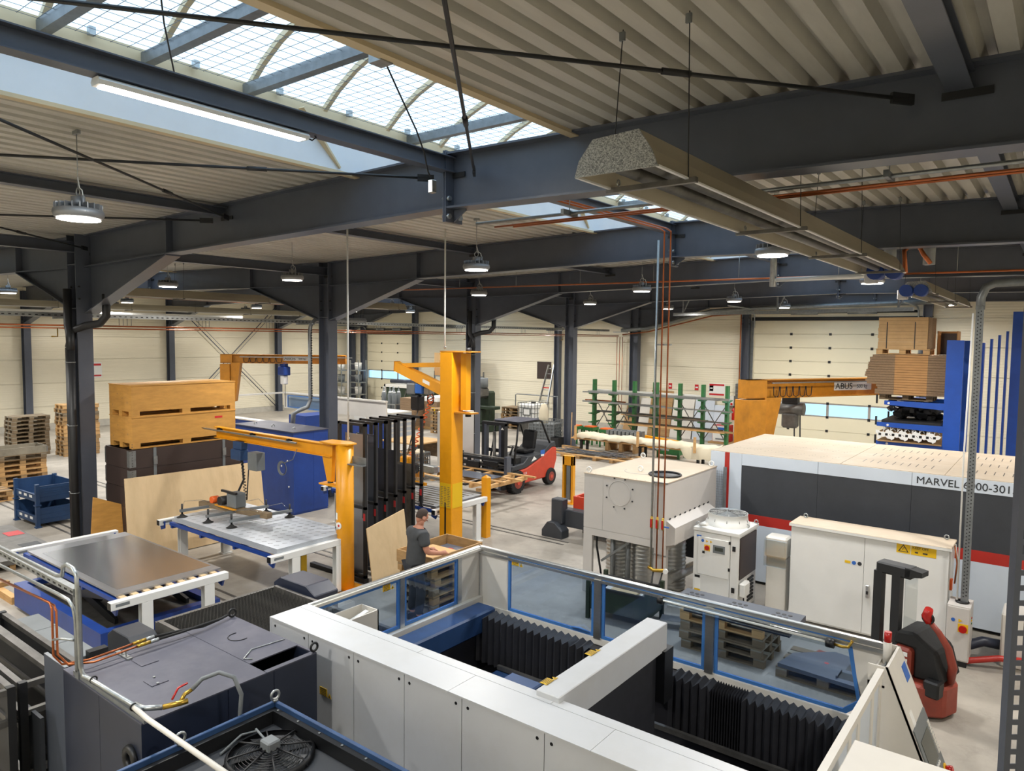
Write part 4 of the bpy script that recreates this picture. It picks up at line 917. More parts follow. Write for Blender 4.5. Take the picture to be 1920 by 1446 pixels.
for k in range(6): boxpart('door', 'galv_dull', t, -10.34+k*.3, 3.19, .55, -10.06+k*.3, 3.2, .86, 0, True)
boxpart('end_beam', 'steel_black', t, -8.55, 3.3, .75, -8.45, 3.5, .95, 0, True); boxpart('plinth', 'steel_black', t, -10.3, 3.22, 0, -8.6, 3.43, .05, 0, True)

# ---- upright black sheet rack
RK = thing('sheet_rack', 'upright black steel frames holding sheet metal offcuts, red end markers', 'rack', (-10.5, 9.6, 0))
for k in range(7):
    yk = 8.55+k*.36; xr = -9.95-.12*k; h = 2.92-.015*k; w = .75
    for xx in (xr-w, xr-.04): boxpart('upright', 'steel_black', RK, xx, yk, .08, xx+.06, yk+.05, h, 0, True)
    for z in (.08, 1.35, h-.05): boxpart('crossbar', 'steel_black', RK, xr-w, yk, z, xr+.02, yk+.05, z+.05, 0, True)
    boxpart('marker', 'sticker_red', RK, xr-.035, yk-.004, 1.15, xr+.018, yk, 1.28, 0, True)
    if k in (0, 1, 3, 4, 5): boxpart('offcut_sheet', ('steel_sheet', 'steel_dark', 'x', 'navy', 'steel_dark', 'steel_raw')[k], RK, xr-w+.07, yk+.12, .1, xr-.06, yk+.125, 2.7-.2*k+.15*(k % 2), 0, True)
    MB().bar((xr-.3, yk+.2, .1), (xr-.1, yk+.1, 2.0-.1*k), .05, .03).build('bar_offcut', 'steel_black', RK, world=True)
boxpart('base_frame', 'steel_black', RK, -11.5, 8.5, 0, -9.9, 8.6, .08, 0, True); boxpart('base_frame', 'steel_black', RK, -11.5, 10.7, 0, -10.4, 10.8, .08, 0, True); boxpart('base_rail', 'steel_black', RK, -10.75, 8.6, 0, -10.65, 10.7, .08, 0, True)
t = thing('plywood_board', 'pale plywood board leaning on the black sheet rack behind the worker', 'board', (-9.5, 8.7, 0))
MB().add([(-9.62, 8.45, .02), (-9.6, 9.35, .02), (-9.78, 9.35, 1.25), (-9.8, 8.45, 1.05), (-9.6, 8.45, .02), (-9.58, 9.35, .02), (-9.76, 9.35, 1.25), (-9.78, 8.45, 1.05)], [(0, 1, 2, 3), (7, 6, 5, 4), (0, 4, 5, 1), (1, 5, 6, 2), (2, 6, 7, 3), (3, 7, 4, 0)]).build('board', 'ply_pale', t, world=True)
# ---- forklift
FK = thing('forklift', 'red and black electric forklift with overhead guard carrying a long timber pallet', 'forklift', (-12.95, 16.35, 0))
def fk(n, mt, *b, bev=0): return boxpart(n, mt, FK, *b, bev)
MB().prism([(-.25, .22), (-.2, .62), (.5, .66), (1.15, .85), (1.85, 1.15), (2.05, 1.12), (2.08, .78), (1.9, .34), (1.5, .25)], 'x', -.5, .52).build('chassis', 'orange_red', FK, bevel=.03)
MB().prism([(-.2, .63), (-.15, .8), (.35, .82), (.6, 1.0), (1.3, 1.02), (1.75, 1.3), (1.98, 1.32), (2.04, 1.13), (1.85, 1.16), (1.15, .87), (.5, .68)], 'x', -.49, .51).build('upper_body', 'anthracite', FK, bevel=.02)
for s in (-1, 1):
    for (yy, r, w) in ((0, .33, .26), (1.72, .26, .2)):
        x = s*.47
        o = MB().cyl((x-w/2, yy, r), (x+w/2, yy, r), r, 28).build('tyre', 'rubber', FK, bevel=.02)
        MB().cyl((x-w/2-.006, yy, r), (x+w/2+.006, yy, r), r*.55, 18).build('wheel_rim', 'red_dull', o)
        MB().cyl((x-w/2-.02, yy, r), (x+w/2+.02, yy, r), r*.22, 12).build('hub', 'orange_red', o)
        if r > .3:
            for k in range(22):
                a = k*2*PI/22; MB().cb((x, yy+math.cos(a)*r, r+math.sin(a)*r), (w*.95, .03, .03), 0, a).build('tread_block', 'rubber', o)
for s in (-1, 1):
    MB().tube([(s*.45, -.05, .8), (s*.43, .12, 1.5), (s*.42, .2, 2.02)], .028, 8).build('guard_post', 'black', FK)
    MB().tube([(s*.42, 1.15, 2.04), (s*.43, 1.35, 1.98), (s*.45, 1.5, 1.7), (s*.47, 1.75, 1.28)], .032, 8).build('guard_post', 'black', FK)
fk('guard_roof', 'navy_top', -.46, .15, 2.03, .46, 1.2, 2.08, bev=.02); fk('roof_rim', 'black', -.48, .12, 1.99, .48, 1.25, 2.03)
s_ = fk('seat', 'black', -.24, .8, 1.02, .24, 1.3, 1.15, bev=.04); MB().prism([(1.22, 1.12), (1.34, 1.12), (1.46, 1.65), (1.4, 1.7), (1.3, 1.66)], 'x', -.23, .23).build('seat_back', 'black', FK, bevel=.03)
MB().ring((0, .5, 1.25), .17, .018, 'z', 20, 6).build('steering_wheel', 'black', FK); MB().cyl((0, .35, 1.0), (0, .5, 1.25), .03, 8).build('steering_column', 'black', FK)
fk('dashboard', 'black', -.4, .1, .8, .4, .4, 1.02, bev=.03)
for s in (-1, 1):
    fk('mast_channel', 'steel_black', s*.36-.06, -.45, .15, s*.36+.06, -.3, 2.05); fk('inner_mast', 'steel_dark', s*.27-.04, -.47, .12, s*.27+.04, -.35, 2.0)
fk('mast_head', 'steel_black', -.42, -.46, 1.98, .42, -.32, 2.08); fk('mast_tie', 'steel_black', -.4, -.34, 1.2, .4, -.3, 1.3); MB().cyl((0, -.38, .2), (0, -.38, 1.8), .05, 10).build('lift_cylinder', 'steel_raw', FK)
MB().tube([(.12, -.3, 1.7), (.2, -.2, 1.6), (.25, -.2, 1.3), (.2, -.3, 1.1)], .02, 6).build('hydraulic_hose', 'rubber', FK)
for z in (.62, .8, .98): fk('carriage_bar', 'steel_black', -1.15, -.62, z, .62, -.5, z+.07)
for z in (.72, .9, 1.1): MB().cyl((-1.2, -.6, z), (.66, -.6, z), .022, 8).build('positioner_rod', 'steel_raw', FK)
for x in (-1.2, .58): fk('carriage_side', 'steel_dark', x, -.66, .5, x+.1, -.46, 1.15)
fk('positioner_box', 'black', -.85, -.66, .74, -.35, -.56, .92, bev=.01); fk('positioner_box', 'black', -.2, -.66, .84, .35, -.56, .98, bev=.01)
for x in (-.85, .2): fk('fork', 'steel_black', x, -2.0, .52, x+.12, -.55, .565); 
for x in (-.85, .2): fk('fork_heel', 'steel_black', x, -.6, .52, x+.12, -.55, 1.0)
fk('blue_sticker', 'sticker_blue', .512, 1.2, .98, .516, 1.42, 1.12); fk('white_sticker', 'sticker_white', .513, 1.22, .93, .517, 1.38, .99)
MB().add([(.522, .72, .83), (.522, 1.0, .88), (.522, .86, .98)], [(0, 1, 2)]).build('maker_mark', 'sticker_white', FK); MB().add([(.30, -.473, 1.88), (.42, -.473, 1.88), (.36, -.473, 1.95)], [(0, 1, 2)]).build('maker_mark', 'sticker_white', FK)
text('model_number', 'E 25', .09, 'sticker_white', FK, (.524, .35, .5), (0, 1, 0), (0, 0, 1))
# timber pallet on the forks + dark sheet
TP = thing('timber_pallet', 'long open timber pallet of battens carried on the forklift forks', 'pallet', (-13.0, 15.0, .57))
for y in (14.05, 14.6, 15.1, 15.7): boxpart('batten', 'wood_new', TP, -14.55, y, .68, -11.5+.18*(y > 15), y+.09, .72, 0, True)
for x in (-14.3, -13.6, -12.9, -12.2, -11.75): boxpart('bearer', 'wood_new', TP, x, 14.0, .58, x+.09, 15.85, .68, 0, True)
for x in (-14.2, -12.0):
    for y in (14.05, 14.9, 15.65): boxpart('block', 'wood_mid', TP, x, y, .5, x+.12, y+.1, .58, 0, True)
sheet('steel_plate', 'steel_dark', -14.3, 14.5, .72, -12.0, 15.2, .728, 'dark steel plate lying on the forklift pallet')

# ---- crates, brown boxes, plywood at the first inner column
def brown_box(z0, z1, label):
    t = thing('brown_pallet_box', label, 'crate', (-15.55, 7.9, z0), group='brown film-faced pallet boxes')
    X0_, X1_, Y0_, Y1_ = -16.1, -15.0, 6.72, 9.22
    boxpart('end_wall', 'brown_film', t, X0_, Y0_, z0, X1_, Y0_+.025, z1-.008, 0, True); boxpart('long_wall', 'brown_film', t, X1_-.025, Y0_+.025, z0, X1_, Y1_, z1-.008, 0, True)
    boxpart('end_wall', 'brown_film', t, X0_, Y1_-.025, z0, X1_-.025, Y1_, z1-.008, 0, True); boxpart('long_wall', 'brown_film', t, X0_, Y0_+.025, z0, X0_+.025, Y1_-.025, z1-.008, 0, True)
    for x, y in ((X1_, Y0_), (X0_, Y0_), (X1_, Y1_)):
        h = boxpart('corner_hinge', 'galv', t, x-.012, y-.012, z0+.03, x+.012, y+.012, z1-.03, 0, True)
    boxpart('hinge_plate', 'galv', t, X1_-.001, Y0_, z0+.03, X1_+.004, Y0_+.12, z1-.03, 0, True); boxpart('hinge_plate', 'galv', t, X1_-.12, Y0_-.004, z0+.03, X1_, Y0_+.001, z1-.03, 0, True)
    for k in range(9): boxpart('rivet', 'steel_raw', t, X1_+.004, Y0_+.04, z0+.06+k*.055, X1_+.006, Y0_+.06, z0+.075+k*.055, 0, True)
    return t
bz = [0.13, .53, .93, 1.33, 1.73, 2.13]
for k in range(5): brown_box(bz[k], bz[k+1], 'brown film-faced pallet box, '+['lowest of', 'second lowest of', 'middle one of', 'second highest of', 'topmost of'][k]+' five stacked frames')
t = thing('pallet', 'dark pallet under the brown film-faced boxes', 'pallet', (-15.55, 7.9, 0))
for y in (6.8, 7.9, 9.0):
    boxpart('runner', 'wood_old', t, -16.08, y, 0, -15.02, y+.12, .1, 0, True)
boxpart('deck', 'wood_old', t, -16.1, 6.72, .1, -15.0, 9.22, .13, 0, True)
for x in (-14.998, ):
    for y in (7.2, 8.75):
        t = thing('lashing_strap', 'grey ratchet strap around the brown boxes, %s' % ('near their hinged corner' if y < 8 else 'at the end by the blue machine'), 'strap', (x, y, 1.3), group='lashing straps')
        boxpart('band', 'grey_plastic', t, x, y, .4, x+.006, y+.06, 2.13, 0, True); boxpart('buckle', 'galv', t, x+.006, y-.01, 1.78, x+.03, y+.07, 1.95, 0, True)
def wood_crate(z, label, red):
    t = thing('plywood_crate', label, 'crate', (-15.55, 7.93, z), group='plywood crates on brown boxes')
    X0_, X1_, Y0_, Y1_ = -16.05, -15.04, 6.8, 9.1
    for s, a in (('side_panel', (X1_-.02, Y0_, X1_, Y1_)), ('side_panel', (X0_, Y0_, X0_+.02, Y1_)), ('end_panel', (X0_+.02, Y0_, X1_-.02, Y0_+.02)), ('end_panel', (X0_+.02, Y1_-.02, X1_-.02, Y1_))):
        boxpart(s, 'wood_ply', t, a[0], a[1], z+.13, a[2], a[3], z+.64, 0, True)
    boxpart('lid', 'wood_ply', t, X0_-.01, Y0_-.01, z+.64, X1_+.01, Y1_+.01, z+.655, 0, True); boxpart('floor', 'wood_ply', t, X0_, Y0_, z+.11, X1_, Y1_, z+.13, 0, True)
    for x0, x1 in ((X0_, X0_+.14), (-15.62, -15.48), (X1_-.14, X1_)):
        for y0, y1 in ((Y0_, Y0_+.16), (7.86, 8.04), (Y1_-.12, Y1_)): boxpart('foot_block', 'wood_ply', t, x0, y0, z+.022, x1, y1, z+.11, 0, True)
        boxpart('skid', 'wood_ply', t, x0, Y0_, z, x1, Y1_, z+.022, 0, True)
    for k in range(4): boxpart('knot', 'wood_old', t, X0_+.15+k*.22, Y0_-.001, z+.2+.08*((k*3) % 4), X0_+.165+k*.22, Y0_+.001, z+.23+.08*((k*3) % 4), 0, True)
    if red: boxpart('red_label', 'sticker_red', t, X1_, 8.6, z+.5, X1_+.002, 8.78, z+.545, 0, True)
wood_crate(2.131, 'plywood crate with red label standing on the brown boxes', True); wood_crate(2.787, 'plywood crate standing on top of another crate', False)
def slabpoly(t, name, mat, pts, nrm, th):
    n = Vector(nrm)*th; k = len(pts); vs = [Vector(p) for p in pts]; vs += [p+n for p in vs]
    MB().add(vs, [tuple(range(k-1, -1, -1)), tuple(range(k, 2*k))]+[(i, (i+1) % k, k+(i+1) % k, k+i) for i in range(k)]).build(name, mat, t, world=True)
t = thing('plywood_board', 'large pale plywood board leaning against the brown boxes', 'board', (-14.5, 7.9, 0)); slabpoly(t, 'board', 'ply_pale', [(-14.35, 6.36, .01), (-14.35, 9.42, .01), (-14.78, 9.55, 1.56), (-14.78, 6.5, 1.6)], (.96, 0, .27), .02)
t = thing('plywood_board', 'small warm-toned plywood board leaning beside the pipe column', 'board', (-15.4, 6.5, 0)); slabpoly(t, 'board', 'wood_ply', [(-15.35, 6.05, .01), (-15.3, 6.7, .01), (-15.45, 6.72, .95), (-15.5, 6.2, 1.18)], (.96, 0, .2), .02)
# ---- blue machine behind the first crane
BM = thing('blue_machine', 'tall dark blue machine cabinet with dusty grey top behind the jib crane', 'machine', (-16.4, 11.2, 0))
for a, b in ((-17.75, -16.4), (-16.395, -15.1)): boxpart('front_door', 'blue', BM, a, 10.7, .05, b, 10.72, 2.08, 0, True)
for a, b in ((10.72, 11.3), (11.305, 11.75)): boxpart('side_panel', 'blue', BM, -15.12, a, .05, -15.1, b, 2.08, 0, True)
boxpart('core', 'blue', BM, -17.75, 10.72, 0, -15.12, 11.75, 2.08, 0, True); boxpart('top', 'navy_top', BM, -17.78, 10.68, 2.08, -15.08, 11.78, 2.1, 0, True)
for x in (-17.2, -16.4, -15.5): MB().ring((x, 11.0, 2.12), .04, .012, 'x', 10, 5).build('lifting_eye', 'galv', BM, world=True)
for x, z in ((-15.6, 1.2), (-15.35, 1.35), (-15.3, .7)): MB().cyl((x, 10.69, z), (x, 10.7, z), .025, 8).build('knob', 'sticker_white', BM, world=True)
# duct + small cabinet beside column 2
t = thing('cable_duct', 'bent galvanised cable duct running down beside the inner column', 'duct', (-16.7, 12.3, 0))
MB().tube([(-16.8, 14.5, 4.96), (-16.75, 12.9, 4.96), (-16.73, 12.6, 4.93), (-16.72, 12.45, 4.8), (-16.72, 12.42, 4.6), (-16.72, 12.42, 2.7), (-16.75, 12.35, 2.5), (-16.9, 12.15, 2.4), (-17.0, 12.05, 2.3), (-17.0, 12.0, 1.6)], .07, 4).build('duct', 'galv_dull', t, world=True)
for k in range(28): MB().cyl((-16.648, 12.44, 2.75+k*.07), (-16.655, 12.4, 2.75+k*.07), .014, 6).build('duct_hole', 'black', t, world=True)
t = thing('drawer_cabinet', 'low grey drawer cabinet under the bent duct', 'cabinet', (-16.9, 12.9, 0)); boxpart('body', 'filter_grey', t, -17.2, 12.0, 0, -16.65, 12.5, 1.6, 0, True)
for k in range(5): boxpart('drawer', 'filter_grey', t, -17.18, 11.985, .1+k*.29, -16.67, 12.0, .37+k*.29, .004, True)
# ---- second blue laser behind (left aisle)
B2 = thing('laser_cutter', 'older blue and cream laser cutter with glass side in the outer aisle', 'machine', (-22, 15.5, 0))
boxpart('base', 'blue', B2, -25.5, 14.2, 0, -19.4, 14.4, 1.5, 0, True); boxpart('base', 'blue', B2, -19.6, 14.4, 0, -19.4, 17.8, 1.5, 0, True); boxpart('cover', 'blue', B2, -20.2, 14.15, 0, -19.3, 15.3, 1.9, 0, True)
boxpart('rim', 'offwhite', B2, -25.6, 14.15, 1.5, -20.2, 14.45, 1.54, 0, True); boxpart('back_wall', 'offwhite', B2, -25.6, 17.7, 1.5, -19.4, 17.75, 2.1, 0, True); boxpart('back_rail', 'offwhite', B2, -25.6, 17.65, 2.1, -19.4, 17.78, 2.16, 0, True)
boxpart('side_rail', 'offwhite', B2, -25.62, 14.3, 2.1, -25.55, 17.7, 2.16, 0, True); blueframe(B2, lambda a, b, d: (-25.2+a, 17.6+d, 1.56+b), 3.0, .5); boxpart('bed', 'pit_dark', B2, -25.5, 14.4, .6, -19.6, 17.7, .7, 0, True)
for k in range(4): boxpart('warning_sticker', 'sign_yellow', B2, -19.95, 14.14, 1.35+k*.09, -19.87, 14.15, 1.42+k*.09, 0, True)
# ---- jib crane in the outer aisle
def abus(label, hoist, loc, L, ang, h, ah, aw, cw, mat, wear=1):
    t = thing('jib_crane', label, 'crane', loc, ang, None)
    boxpart('column', mat, t, -cw/2, -cw/2, .02, cw/2, cw/2, h-ah-.05, .01); boxpart('base_plate', mat, t, -cw*.9, -cw*.9, 0, cw*.9, cw*.9, .02)
    MB().prism([(cw/2+.02, h-ah), (cw/2+.02+cw, h-ah), (cw/2+.02+cw*.45, h-ah-1.3), (cw/2+.02, h-ah-1.3)], 'y', -cw*.35, cw*.35).build('bracket', mat, t)
    m = MB(); m.box(-cw/2, -aw/2, h-.02, L, aw/2, h).box(-cw/2, -.012, h-ah, L, .012, h-.02).box(-cw/2, -aw/2, h-ah-.02, L, aw/2, h-ah); m.build('arm', mat, t)
    boxpart('end_plate', mat, t, L, -aw/2, h-ah-.02, L+.02, aw/2, h); boxpart('head_block', mat, t, -cw/2-.01, -aw/2, h-ah-.02, cw*.7, aw/2, h)
    x0 = L*.48; pl = boxpart('name_plate', 'sticker_white', t, x0, -.02, h-ah*.72, x0+ah*3.0, -.013, h-ah*.2)
    text('name_text', 'ABUS', ah*.5, 'lettering', t, (x0+ah*.08, -.022, h-ah*.64), (1, 0, 0), (0, 0, 1), sx=1.15, depth=.003); text('load_text', '500 kg', ah*.32, 'grey_plastic', t, (x0+ah*1.8, -.022, h-ah*.6), (1, 0, 0), (0, 0, 1), depth=.003)
    boxpart('cable_rail', 'galv', t, .5, -aw/2-.06, h-.1, L+.25, -aw/2-.03, h-.07)
    for k in range(6): MB().tube([(.6+k*.22, -aw/2, h-ah*.4), (.62+k*.22, -aw/2, h-ah*.9), (.7+k*.22, -aw/2, h-ah*1.0), (.78+k*.22, -aw/2, h-ah*.9), (.8+k*.22, -aw/2, h-ah*.4)], .012, 5).build('festoon_loop', 'black', t)
    return t
J3 = abus('orange jib crane with name plate in the outer aisle, blue hoist under its arm', 'b', (-22.3, 13.2, 0), 4.0, .655, 3.85, .28, .18, .32, 'crane_orange')
t = thing('chain_hoist', 'blue chain hoist hanging under the far orange jib arm', 'hoist', (-20.8, 14.4, 2.9)); boxpart('trolley', 'blue', t, -.12, -.08, .55, .12, .08, .68, .01); boxpart('body', 'blue', t, -.18, -.14, .25, .18, .14, .55, .03); boxpart('chain_bag', 'sticker_white', t, -.1, -.1, -.05, .1, .1, .25, .03); MB().cyl((.05, 0, -.8), (.05, 0, .0), .012, 6).build('chain', 'steel_raw', t)
J4 = abus('large worn orange jib crane with name plate behind the white laser machine', 'g', (-6.35, 18.2, 0), 5.9, 1.06, 3.5, .46, .3, .55, 'crane_orange')
t = thing('chain_hoist', 'dirty grey chain hoist hanging under the large orange jib arm', 'hoist', (-5.85, 19.9, 2.25)); boxpart('trolley', 'steel_black', t, -.2, -.12, .55, .2, .12, .75, .01); MB().cyl((-.35, 0, .42), (.35, 0, .42), .17, 16).build('motor', 'steel_raw', t); boxpart('chain_bag', 'steel_raw', t, -.2, -.15, -.1, .2, .15, .3, .05)
for x in (.1, .25): MB().tube([(x, 0, .3), (x+.03, 0, -.6), (x+.02, 0, -1.5)], .018, 6).build('cable', 'black', t)

# =====================================================================
# PALLETS
# =====================================================================
def pallet_proto(mat, mat2):
    t = thing('euro_pallet', 'x', 'pallet', (0, 0, 0))
    for k, (y, w) in enumerate(((-.4, .145), (-.2275, .1), (-.0725, .145), (.1275, .1), (.255, .145))): boxpart('top_board', mat if k % 2 == 0 else mat2, t, -.6, y, .122, .6, y+w, .144)
    for x in (-.6, -.0725, .455): boxpart('cross_board', mat2, t, x, -.4, .1, x+.145, .4, .122)
    for x in (-.6, -.0725, .455):
        for y in (-.4, -.05, .3): boxpart('block', mat, t, x, y, .022, x+.145, y+.1, .1)
    for y in (-.4, -.05, .3): boxpart('skid_board', mat, t, -.6, y, 0, .6, y+.1, .022)
    return t
PAL = {'new': pallet_proto('wood_new', 'wood_mid'), 'mid': pallet_proto('wood_mid', 'wood_old'), 'old': pallet_proto('wood_old', 'wood_grey')}
PUSED = {}
ORD = ['lowest', 'second', 'third', 'fourth', 'fifth', 'sixth', 'seventh', 'eighth', 'ninth', 'tenth', 'eleventh', 'twelfth', 'thirteenth']
def pal(kind, x, y, z, rz, label, group):
    p = PAL[kind]
    if kind not in PUSED:
        PUSED[kind] = 1; p.matrix_basis = Matrix.Translation((x, y, z)) @ Matrix.Rotation(rz, 4, 'Z'); p['label'] = label; p['group'] = group; return p
    return dup(p, (x, y, z), rz, label, group)
def stack(x, y, rz, kinds, label, group, z0=0):
    for k, kd in enumerate(kinds):
        pal(kd, x+random.uniform(-.03, .03), y+random.uniform(-.03, .03), z0+k*.145, rz+random.uniform(-.02, .02), '%s wooden pallet from the floor, %s' % (ORD[k], label), group)
    return z0+len(kinds)*.145
stack(-29.0, 11.15, PI/2, ['mid']*5+['new']*3+['mid']*2+['old', 'mid', 'new'], 'in the tallest stack by the cream wall', 'tall pallet stack')
stack(-30.2, 9.9, PI/2, ['old']*10, 'in the weathered stack before the wall column', 'weathered pallet stack')
zc = stack(-23.9, 7.6, PI/2, ['mid', 'new', 'mid', 'new', 'new', 'mid', 'old'], 'in the stack under the grey wooden frame', 'pallet stack under the frame')
t = thing('pallet_collar', 'weathered grey wooden pallet frame lying on a pallet stack', 'crate', (-23.9, 7.6, zc))
for a in ((-.4, -.6, .4, -.575), (-.4, .575, .4, .6), (-.4, -.575, -.375, .575), (.375, -.575, .4, .575)): boxpart('board', 'wood_grey', t, a[0], a[1], 0, a[2], a[3], .2)
for x in (-.4, .4):
    for y in (-.6, .6): boxpart('corner_hinge', 'galv_dull', t, x-.01, y-.01, .02, x+.01, y+.01, .18)
stack(-22.6, 6.3, PI/2, ['new', 'mid'], 'in the low stack next to the blue bins', 'low pallet stack')
stack(-3.68, 10.06, 0, ['old', 'old', 'old', 'new'], 'in the stack seen through the cutter glass', 'pallets behind the glass')
stack(-8.35, 8.85, PI/2, ['old', 'mid', 'old', 'mid', 'mid'], 'under the crate in front of the worker', 'pallets below the worker crate')
pal('old', -2.3, 10.02, 0, 0, 'dark wooden pallet under the flat blue-grey steel part', 'single pallets')
t = thing('pallet_collar', 'stained wooden crate frame with cardboard on pallets before the worker', 'crate', (-8.35, 8.85, .73), .0)
for a in ((-.42, -.62, .42, -.595), (-.42, .595, .42, .62), (-.42, -.595, -.395, .595), (.395, -.595, .42, .595)): boxpart('board', 'wood_mid', t, a[0], a[1], 0, a[2], a[3], .2)
boxpart('cardboard_sheet', 'cardboard_pale', t, -.37, -.55, .1, .37, .2, .11); boxpart('dark_plate', 'steel_dark', t, -.3, .15, .06, .3, .5, .07); boxpart('red_rag', 'sticker_red', t, -.05, .22, .075, .05, .28, .09)
t = thing('steel_part', 'flat blue-grey steel part with cut-out pockets on a dark pallet', 'steel part', (-2.25, 9.95, .146))
MB().prism([(-.62, -.35), (.35, -.42), (.5, -.25), (.48, .1), (.3, .42), (-.1, .5), (-.55, .1)], 'z', 0, .05).build('plate', 'steel_dark', t)
boxpart('pocket', 'black', t, .12, -.3, .05, .38, -.1, .052); boxpart('pocket', 'black', t, .15, .0, .05, .36, .2, .052); boxpart('rib', 'steel_dark', t, .1, -.32, .05, .12, -.08, .08); MB().cyl((-.1, .05, .05), (-.1, .05, .052), .03, 10).build('red_mark', 'sticker_red', t)
# ---- blue stacked steel bins
def blue_bin(z, label):
    t = thing('blue_steel_bin', label, 'bin', (-19.2, 6.65, z), .03, group='blue steel bins')
    W, D = .6, .42
    for sx in (-1, 1):
        for sy in (-1, 1):
            boxpart('corner_post', 'blue_bin', t, sx*W-.04, sy*D-.04, .0, sx*W+.04, sy*D+.04, .5); boxpart('foot', 'blue_bin', t, sx*W-.06, sy*D-.06, 0, sx*W+.06, sy*D+.06, .03)
    for sx in (-1, 1):
        boxpart('end_wall', 'blue_bin', t, sx*W-.012, -D+.04, .1, sx*W+.012, D-.04, .48 if sx < 0 else .45)
        for k in range(3): boxpart('end_bead', 'blue_bin', t, sx*(W+.012)-.01, -D+.04, .16+k*.11, sx*(W+.012)+.01, D-.04, .19+k*.11)
    for sy in (-1, 1):
        boxpart('side_wall', 'blue_bin', t, -W+.04, sy*D-.012, .1, W-.04, sy*D+.012, .46 if sy > 0 else .24)
        if sy < 0: boxpart('side_lip', 'blue_bin', t, -W+.04, sy*D-.02, .24, W-.04, sy*D+.02, .26)
    for k in range(3): boxpart('note', 'sticker_white', t, -.4+k*.3, -D-.014, .16, -.25+k*.3, -D-.012, .22)
    boxpart('floor', 'blue_bin', t, -W, -D, .08, W, D, .1); return t
blue_bin(0, 'dark blue steel stacking bin standing on the floor under another'); blue_bin(.51, 'dark blue steel stacking bin with white notes on top of another')
t = thing('floor_sheet_stack', 'low stack of grey sheets on timber bearers by the near column', 'sheets', (-17.2, 4.9, 0))
for y in (4.3, 4.75, 5.2): boxpart('bearer', 'wood_mid', t, -18.5, y, 0, -15.6, y+.1, .12, 0, True)
for k in range(5): boxpart('sheet', 'steel_raw', t, -18.5, 4.2, .12+k*.02, -15.55, 5.65, .137+k*.02, 0, True)
boxpart('red_card', 'sticker_red', t, -17.8, 5.3, .22, -17.4, 5.6, .222, 0, True); boxpart('number_print', 'lettering', t, -16.6, 5.2, .22, -16.3, 5.55, .2215, 0, True)
t = thing('timber_bearers', 'pair of long timber bearers on the floor at the sheet table', 'timber', (-14.6, 4.2, 0))
for y in (3.7, 4.15): boxpart('batten', 'wood_new', t, -15.6, y, .0, -13.6, y+.1, .12, 0, True)
for x in (-15.3, -14.4): boxpart('batten', 'wood_mid', t, x, 3.6, .12, x+.1, 4.35, .2, 0, True)
# ---- green scrap bin behind the glass
t = thing('scrap_bin', 'dark green worn steel bin with pale sheets behind the glass', 'bin', (-5.45, 10.1, 0), .08)
for sx in (-1, 1):
    for sy in (-1, 1): boxpart('post', 'dark_green', t, sx*.5-.03, sy*.32-.03, 0, sx*.5+.03, sy*.32+.03, .62)
for sy in (-1, 1): boxpart('side', 'dark_green', t, -.5, sy*.32-.01, .18, .5, sy*.32+.01, .52); boxpart('rim', 'steel_black', t, -.5, sy*.32-.025, .5, .5, sy*.32+.025, .54)
for sx in (-1, 1): boxpart('end', 'dark_green', t, sx*.5-.01, -.3, .18, sx*.5+.01, .3, .52)
boxpart('floor', 'dark_green', t, -.5, -.32, .16, .5, .32, .18); boxpart('scrap_sheet', 'offwhite', t, -.35, -.2, .4, .3, .2, .44); boxpart('scrap_sheet', 'ply_pale', t, -.2, -.28, .45, .25, .1, .48)
t = thing('steel_bracket', 'loose grey angle bracket lying on the floor beside the green bin', 'bracket', (-4.75, 10.2, 0), .3); boxpart('flange', 'steel_sheet', t, -.3, -.1, 0, .3, .1, .02); boxpart('web', 'steel_sheet', t, .28, -.1, .02, .3, .1, .16); boxpart('top', 'steel_sheet', t, -.1, -.1, .14, .3, .1, .16)
# =====================================================================
# RIGHT-HAND MACHINES
# =====================================================================
MV = thing('laser_machine', 'long enclosed white and charcoal laser machine with red stripe and lettering', 'machine', (-2.0, 15, 0))
def mv(n, mt, *b, bev=0): return boxpart(n, mt, MV, *b, bev, True)
VX0, VX1, VY0, VY1, VZ = -5.3, 3.2, 13.1, 16.2, 2.39
mv('plinth', 'black', VX0+.1, VY0+.08, 0, VX1, VY1-.05, .08)
mv('left_pillar', 'lightblue_white', VX0, VY0, .06, -5.02, VY0+.04, VZ, bev=.006); mv('red_strip', 'red', -5.02, VY0-.002, .06, -4.93, VY0+.04, VZ); mv('left_pillar', 'lightblue_white', -4.93, VY0, .06, -4.7, VY0+.04, VZ)
xs = [-4.7, -3.35, -1.9, -.2, 1.5, VX1]
for a, b in zip(xs[:-1], xs[1:]):
    mv('top_fascia', 'lightblue_white', a+.003, VY0, 2.18, b-.003, VY0+.04, VZ); mv('dark_panel', 'anthracite', a+.002, VY0+.01, 1.28, b-.002, VY0+.04, 2.18); mv('red_band', 'red', a, VY0+.0, 1.1, b, VY0+.04, 1.28); mv('lower_panel', 'lightblue_white', a+.003, VY0, .06, b-.003, VY0+.04, 1.1)
mv('core', 'offwhite', VX0+.01, VY0+.04, .06, VX1, VY1, VZ-.02); mv('end_panel', 'lightblue_white', VX0, VY0+.04, .06, VX0+.01, VY1, VZ)
ts = [VX0-.01, -3.0, -1.45, .15, 1.7, VX1]
